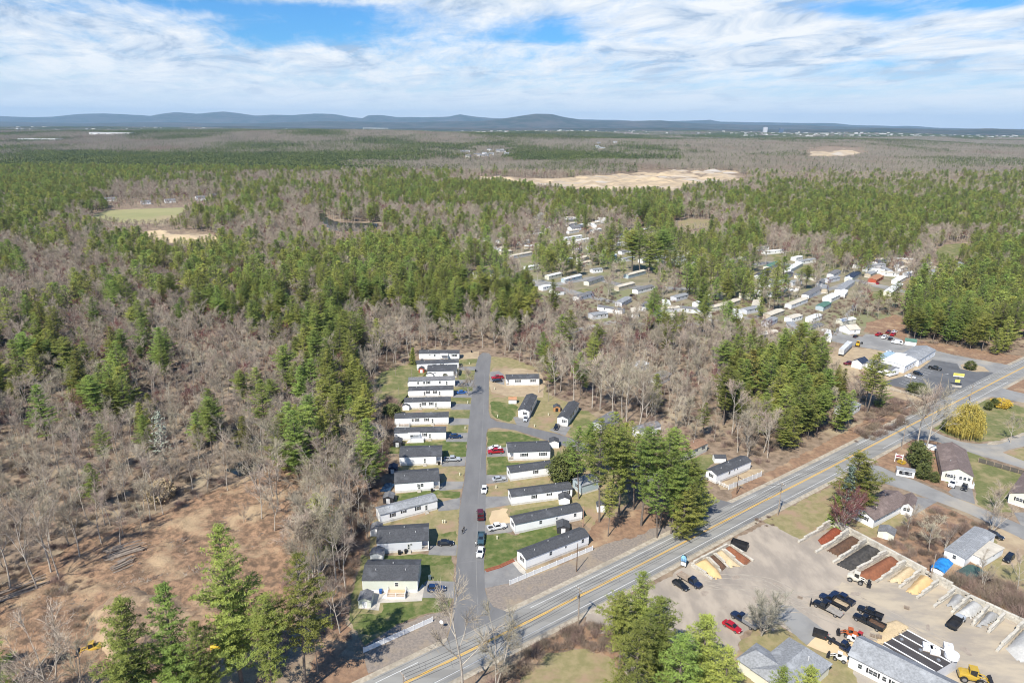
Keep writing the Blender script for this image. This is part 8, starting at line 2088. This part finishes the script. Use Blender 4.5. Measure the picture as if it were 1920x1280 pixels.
front = np.zeros(len(P1), bool)   # trees standing just before a park home would hide it
for bx, by in nb_[:NB_MAIN]:
    if by > 330:
        dx = P1[:, 0] - bx; u = (P1[:, 1] - by); lat = np.abs(P1[:, 0] - bx * P1[:, 1] / by)
        front |= (u < 0) & (u > -55) & (lat < 9)
pk = rg1.random(len(P1))
drop = (share < 0) | (inpark & (pk > .62)) | (front & (share < .85)) | (front & (pk > .25))
# thin the bare woods near the clearing's edge
lcl = inpoly(P1, np.array(GP([(-100, 1130), (-100, 900), (300, 850), (640, 850), (640, 900), (480, 910), (200, 1005)])))
drop |= lcl & (pk > .85)
P1 = P1[~drop]; share = share[~drop]
# trees standing before an open place must be low, or the photograph could not show it
OPX = [[(594, 398), (610, 396), (640, 409), (700, 411), (722, 422), (704, 434), (650, 437), (614, 434), (600, 414)], [(165, 404), (200, 388), (345, 384), (348, 398), (335, 414), (310, 422), (215, 420)], [(255, 428), (400, 430), (414, 456), (340, 460), (290, 450)], [(890, 330), (905, 326), (1060, 334), (1130, 325), (1230, 318), (1398, 318), (1400, 334), (1290, 344), (1270, 350), (1090, 350)], [(1750, 462), (1775, 452), (1815, 452), (1828, 466), (1795, 492), (1758, 492)], [(1262, 408), (1332, 408), (1332, 428), (1262, 430)], [(195, 370), (420, 366), (420, 388), (195, 388)]]
tight = np.zeros(len(P1), bool)
for hh in (7.0, 12.0, 17.0):
    qq = proj(np.column_stack([P1, np.full(len(P1), hh)]))
    for op in OPX: tight |= inpoly(qq, op)
isp = (rg1.random(len(P1)) * 0.999) < share
# clumping: pines gather
cl = np.array([mnoise.noise(Vector((a * .03, b * .03, 2.0))) for a, b in P1])
cl2 = np.array([mnoise.noise(Vector((a * .055, b * .04, 7.0))) + .6 * mnoise.noise(Vector((a * .017, b * .013, 5.0))) for a, b in P1])
isp = (((share - .5) * 1.25 + cl2 + rg1.normal(0, .13, len(P1))) > .19) & (share > .02) | (rg1.random(len(P1)) < .04)
dd = np.hypot(P1[:, 0], P1[:, 1])
order = np.argsort(dd)
HN = {'pine': sum(1 for o in bpy.data.objects if o.name.startswith('pine_tree')), 'bare': sum(1 for o in bpy.data.objects if o.name.startswith('bare_tree'))}
npn, nbr = 298 - HN['pine'], 298 - HN['bare']
def visible(x, y):
    q = proj([[x, y, 10]])[0]; return -20 < q[0] < 1940 and -10 < q[1] < 1330
stuffP, stuffB = [], []
ZN = [(170, 760, 900, 'at the left edge above the clearing'), (330, 760, 900, 'above the log piles'), (480, 780, 900, 'round the little dark pool'), (680, 780, 900, 'just left of the home with the awning'),
      (160, 600, 760, 'at the left edge of the frame, half way up'), (320, 600, 760, 'beyond the lichen grey pine, left part'), (470, 600, 760, 'in the middle of the left half'), (600, 600, 780, 'left of the deep green pine clump'), (730, 600, 780, 'at the edge of the grass strip'),
      (860, 560, 680, 'behind the farthest left-hand homes'), (960, 560, 680, 'straight beyond the end of the lane'), (1060, 560, 700, 'behind the far right-hand home'), (1200, 560, 780, 'behind the two end-on homes'), (1340, 560, 860, 'between the far homes and the roadside pines'), (1460, 600, 900, 'behind the roadside home'), (1600, 600, 900, 'between the office and the main road'), (1800, 500, 700, 'above the lot road')]
def where(x, y):
    q = proj([[x, y, 8.0]])[0]; a, b = q
    if b < 900:
        for a1, b0, b1, t in ZN:
            if a < a1 and b0 <= b < b1: return ('in the woods ' + t, 'woods ' + t)
    if a < 660: return ('left of the clearing', 'woods left') if b > 860 and a < 330 else ('in the woods beyond the clearing', 'woods beyond the clearing') if b > 700 else ('deep in the left-hand woods', 'deep left woods')
    if a < 1000: return ('in the woods behind the far end of the lane', 'woods behind the lane')
    if a < 1340: return ('in the woods right of the lane', 'woods right of the lane')
    return ('in the woods along the main road', 'woods along the main road')
for i in order:
    x, y = P1[i]
    s = rg1.uniform(.5, 1.08) if isp[i] else rg1.uniform(.62, .98)
    if tight[i]: s *= .5
    if isp[i]:
        if npn > 0 and visible(x, y):
            wl, wg = where(x, y); put_tree('pine', int(rg1.integers(5)), x, y, s, 'green pine standing ' + wl, 'pines, ' + wg); npn -= 1
        else: stuffP.append((x, y, s))
    else:
        if nbr > 0 and visible(x, y):
            wl, wg = where(x, y); put_tree('bare', int(rg1.integers(6)), x, y, s, 'leafless grey-brown tree ' + wl, 'bare trees, ' + wg); nbr -= 1
        else: stuffB.append((x, y, s))

def scatter(name, label, pts, meshes, seed, kind='stuff', jitter=.25):
    """one object whose points carry instances of the given meshes"""
    if not len(pts): return
    rng = np.random.default_rng(seed); n = len(pts)
    V = np.array([(p[0], p[1], p[3] if len(p) > 3 else hgt(p[0], p[1]) - .15) for p in pts], np.float32)
    me = bpy.data.meshes.new(name); me.vertices.add(n); me.vertices.foreach_set('co', V.ravel())
    at = me.attributes.new('sc', 'FLOAT', 'POINT'); at.data.foreach_set('value', np.array([p[2] for p in pts], np.float32))
    at = me.attributes.new('rz', 'FLOAT_VECTOR', 'POINT'); rz = np.zeros((n, 3), np.float32); rz[:, 2] = rng.uniform(0, 6.28, n) if jitter > 0 else rng.integers(0, 4, n) * math.pi / 2; rz[:, :2] = rng.normal(0, .03, (n, 2)) if jitter > 0 else 0; at.data.foreach_set('vector', rz.ravel())
    at = me.attributes.new('pick', 'INT', 'POINT'); at.data.foreach_set('value', rng.integers(0, len(meshes), n).astype(np.int32))
    o = link(name, me, None, kind=kind, label=label)
    ng = bpy.data.node_groups.new(name + '_nodes', 'GeometryNodeTree')
    ng.interface.new_socket('Geometry', in_out='INPUT', socket_type='NodeSocketGeometry'); ng.interface.new_socket('Geometry', in_out='OUTPUT', socket_type='NodeSocketGeometry')
    gi = ng.nodes.new('NodeGroupInput'); go = ng.nodes.new('NodeGroupOutput')
    jn = ng.nodes.new('GeometryNodeJoinGeometry')
    srcs = []
    for m in meshes:
        so = bpy.data.objects.new(name + '_source', m)
        oi = ng.nodes.new('GeometryNodeObjectInfo'); oi.inputs['Object'].default_value = so; oi.inputs['As Instance'].default_value = True
        srcs.append(oi)
    for oi in reversed(srcs): ng.links.new(oi.outputs['Geometry'], jn.inputs[0])
    ip = ng.nodes.new('GeometryNodeInstanceOnPoints'); ng.links.new(gi.outputs[0], ip.inputs['Points']); ng.links.new(jn.outputs[0], ip.inputs['Instance'])
    ip.inputs['Pick Instance'].default_value = True
    def na(nm, dt):
        a = ng.nodes.new('GeometryNodeInputNamedAttribute'); a.data_type = dt; a.inputs['Name'].default_value = nm; return a.outputs[0]
    ng.links.new(na('pick', 'INT'), ip.inputs['Instance Index'])
    e2r = ng.nodes.new('FunctionNodeEulerToRotation'); ng.links.new(na('rz', 'FLOAT_VECTOR'), e2r.inputs[0]); ng.links.new(e2r.outputs[0], ip.inputs['Rotation'])
    ng.links.new(na('sc', 'FLOAT'), ip.inputs['Scale'])
    ng.links.new(ip.outputs[0], go.inputs[0])
    md = o.modifiers.new('scatter', 'NODES'); md.node_group = ng
    return o
PJ = [joined('pine_near', d, M_PINEBARK, M_NEEDLE) for d in PINE_D]
BJ = [joined('bare_near', d, M_BARK, M_TWIG) for d in BARE_D]
RJ = joined('red_near', BARE_D[1], M_BARK, M_REDTWIG)
near = lambda L_, a, b: [p for p in L_ if a <= math.hypot(p[0], p[1]) < b]
scatter('pine_woods', 'pines of the middle distance woods', near(stuffP, 0, 480), PJ, 3)
scatter('pine_woods', 'pines of the farther woods', near(stuffP, 480, 3000), PINE_MID, 4)
scatter('bare_woods', 'leafless trees of the middle distance woods', near(stuffB, 0, 420), BJ + [RJ], 5)
scatter('bare_woods', 'leafless trees of the farther woods', near(stuffB, 420, 3000), BARE_MID, 6)

# low growth under and beside the trees
P2, rg2 = candidates(-420, 420, 95, 470, 3.3, 9)
P2 = P2[np.abs(P2[:, 0]) < .8 * P2[:, 1] + 30]; P2 = P2[keep_open(P2)]
P2 = P2[rg2.random(len(P2)) < .62]
br = [(a, b, rg2.uniform(.5, 1.3)) for a, b in P2]
def band(poly, n, s0, s1, seed):
    rng = np.random.default_rng(seed); q = np.array(GP(poly)); a, b = q.min(0), q.max(0); P = rng.uniform(a, b, (n * 3, 2)); P = P[inpoly(P, q)][:n]
    return [(x, y, rng.uniform(s0, s1)) for x, y in P]
br += band([(905, 1300), (1000, 1215), (1060, 1180), (1120, 1165), (1160, 1200), (1165, 1240), (1075, 1215), (1010, 1228), (985, 1260), (975, 1310)], 130, .4, 1.2, 1)
br += band([(1435, 990), (1470, 1005), (1440, 960), (1400, 985)], 10, .3, .6, 2)
br += band([(640, 1180), (660, 1060), (690, 980), (722, 880), (738, 800), (735, 760), (712, 765), (690, 830), (650, 960), (600, 1100)], 260, .4, 1.2, 3)
br += band([(1690, 1040), (1640, 1005), (1700, 985), (1760, 950), (1850, 990), (1850, 1010), (1790, 1030), (1760, 1075)], 150, .4, 1.2, 4)
br += band([(1770, 1090), (1860, 1090), (1960, 1130), (1960, 1180), (1900, 1150), (1820, 1110)], 120, .8, 1.7, 5)
br += band([(640, 740), (660, 690), (700, 650), (760, 655), (740, 680), (700, 700), (685, 735)], 160, .6, 1.5, 6)
br += band([(1650, 742), (1740, 757), (1690, 800), (1640, 825), (1600, 830)], 120, .6, 1.6, 7)
br += band([(700, 790), (735, 740), (745, 760), (735, 800), (722, 860), (700, 850)], 110, 1.0, 2.0, 8)
br += band([(0, 1180), (0, 1060), (170, 1040), (200, 1120), (120, 1200)], 140, .3, .9, 9)
br += band([(230, 1095), (270, 1040), (420, 1000), (460, 1060), (400, 1110), (330, 1100)], 200, .15, .45, 10)
DEB = []
for k in range(3):
    mb = MB(); rg = random.Random(k)
    for j in range(9):
        a = rg.uniform(0, 6.28); l = rg.uniform(.6, 2.6); x, y = rg.uniform(-1.2, 1.2), rg.uniform(-1.2, 1.2)
        mb.tube((x, y, rg.uniform(.05, .3)), (x + l * math.cos(a), y + l * math.sin(a), rg.uniform(.05, .7)), rg.uniform(.04, .12), .03, 4)
    DEB.append(mb.mesh('slash', MATS['cut_log']))
deb = band([(0, 1180), (60, 1090), (200, 1045), (300, 1000), (400, 950), (520, 905), (560, 930), (520, 1010), (440, 1080), (380, 1110), (250, 1095), (190, 1110), (120, 1200)], 420, .5, 1.5, 21)
sl = make_brush(99, 1.4, 2.6, 260, .09)
SLP = [np_mesh('slash_pile', sl[0] * np.array([1.2, 1, .55]), sl[1], M_BARK)]
scatter('brush_piles', 'heaped grey brush round the clearing', [(*G(a, b), s_) for a, b, s_ in ((215, 1055, 1.6), (260, 1085, 1.4), (300, 1060, 1.2), (350, 1050, 1.5), (410, 1020, 1.3), (180, 1075, 1.1), (230, 1100, 1.3), (330, 1092, 1.4), (390, 1075, 1.2), (120, 1105, 1.2), (75, 1135, 1.5), (440, 1040, 1.3), (150, 1130, 1.0))], SLP, 17)
scatter('logging_slash', 'broken branches strewn over the clearing', deb, DEB, 8)
br += band([(0, 1180), (60, 1090), (200, 1045), (300, 1000), (400, 950), (520, 905), (560, 930), (520, 1010), (440, 1080), (380, 1110), (250, 1095), (190, 1110), (120, 1200)], 300, .2, .7, 22)
scatter('undergrowth', 'leafless brush and saplings on the woodland floor', br, BRUSH, 7)

# the far woods in squares
tl = [[], [], [], []]
rg3 = np.random.default_rng(12)
yy = T_MID + TILE / 2
while yy < 9600:
    half = .80 * yy + 120
    for xx in np.arange(-half, half, TILE):
        x = xx + rg3.uniform(-4, 4)
        P_ = np.array([[x, yy]])
        if any(inpoly(P_ + off, q)[0] for q in OPEN for off in ((0, 0), (0, TILE * .35))): continue
        if proj([[x, yy, 0]])[0, 0] < -60 or proj([[x, yy, 0]])[0, 0] > 1980: continue
        sh = pine_share(x, yy)
        if sh < 0: continue
        sh = np.clip(.36 + (sh - .5) * 1.05 + mnoise.noise(Vector((x / 420, yy / 480, 4))) * .8 + mnoise.noise(Vector((x / 1500, yy / 1300, 8))) * .75, 0, 1)
        k = 0 if sh < .22 else 1 if sh < .45 else 2 if sh < .72 else 3
        tl[k].append((x, yy, 1.03, hgt(x, yy) - .5))
    yy += TILE
for k in range(4):
    scatter('far_woods', ['far leafless woods', 'far leafless woods with some pines', 'far mixed woods', 'far pine woods'][k], tl[k], TILES[k], 20 + k, jitter=0)
# ------------------------------------------------------------------ haze
hz = MB().box(-42000, 42000, -400, 33000, -30, 620).obj('haze', None, None, fix=False, kind='stuff', label='thin blue air over the whole land') if False else None
me = MB().box(-42000, 42000, -400, 33000, -30, 620).mesh('haze', [])
me.materials.clear()
hm = bpy.data.materials.new('haze_air'); hm.use_nodes = True; t = hm.node_tree; t.nodes.clear()
o = nd('ShaderNodeOutputMaterial', t); v = nd('ShaderNodeVolumePrincipled', t)
v.inputs['Color'].default_value = (0.44, 0.71, 1.0, 1); v.inputs['Density'].default_value = 0.000027; v.inputs['Anisotropy'].default_value = 0.0
t.links.new(v.outputs[0], o.inputs['Volume'])
me.materials.append(hm)
link('haze', me, kind='stuff', label='thin blue air over the whole land')
bpy.context.view_layer.update()
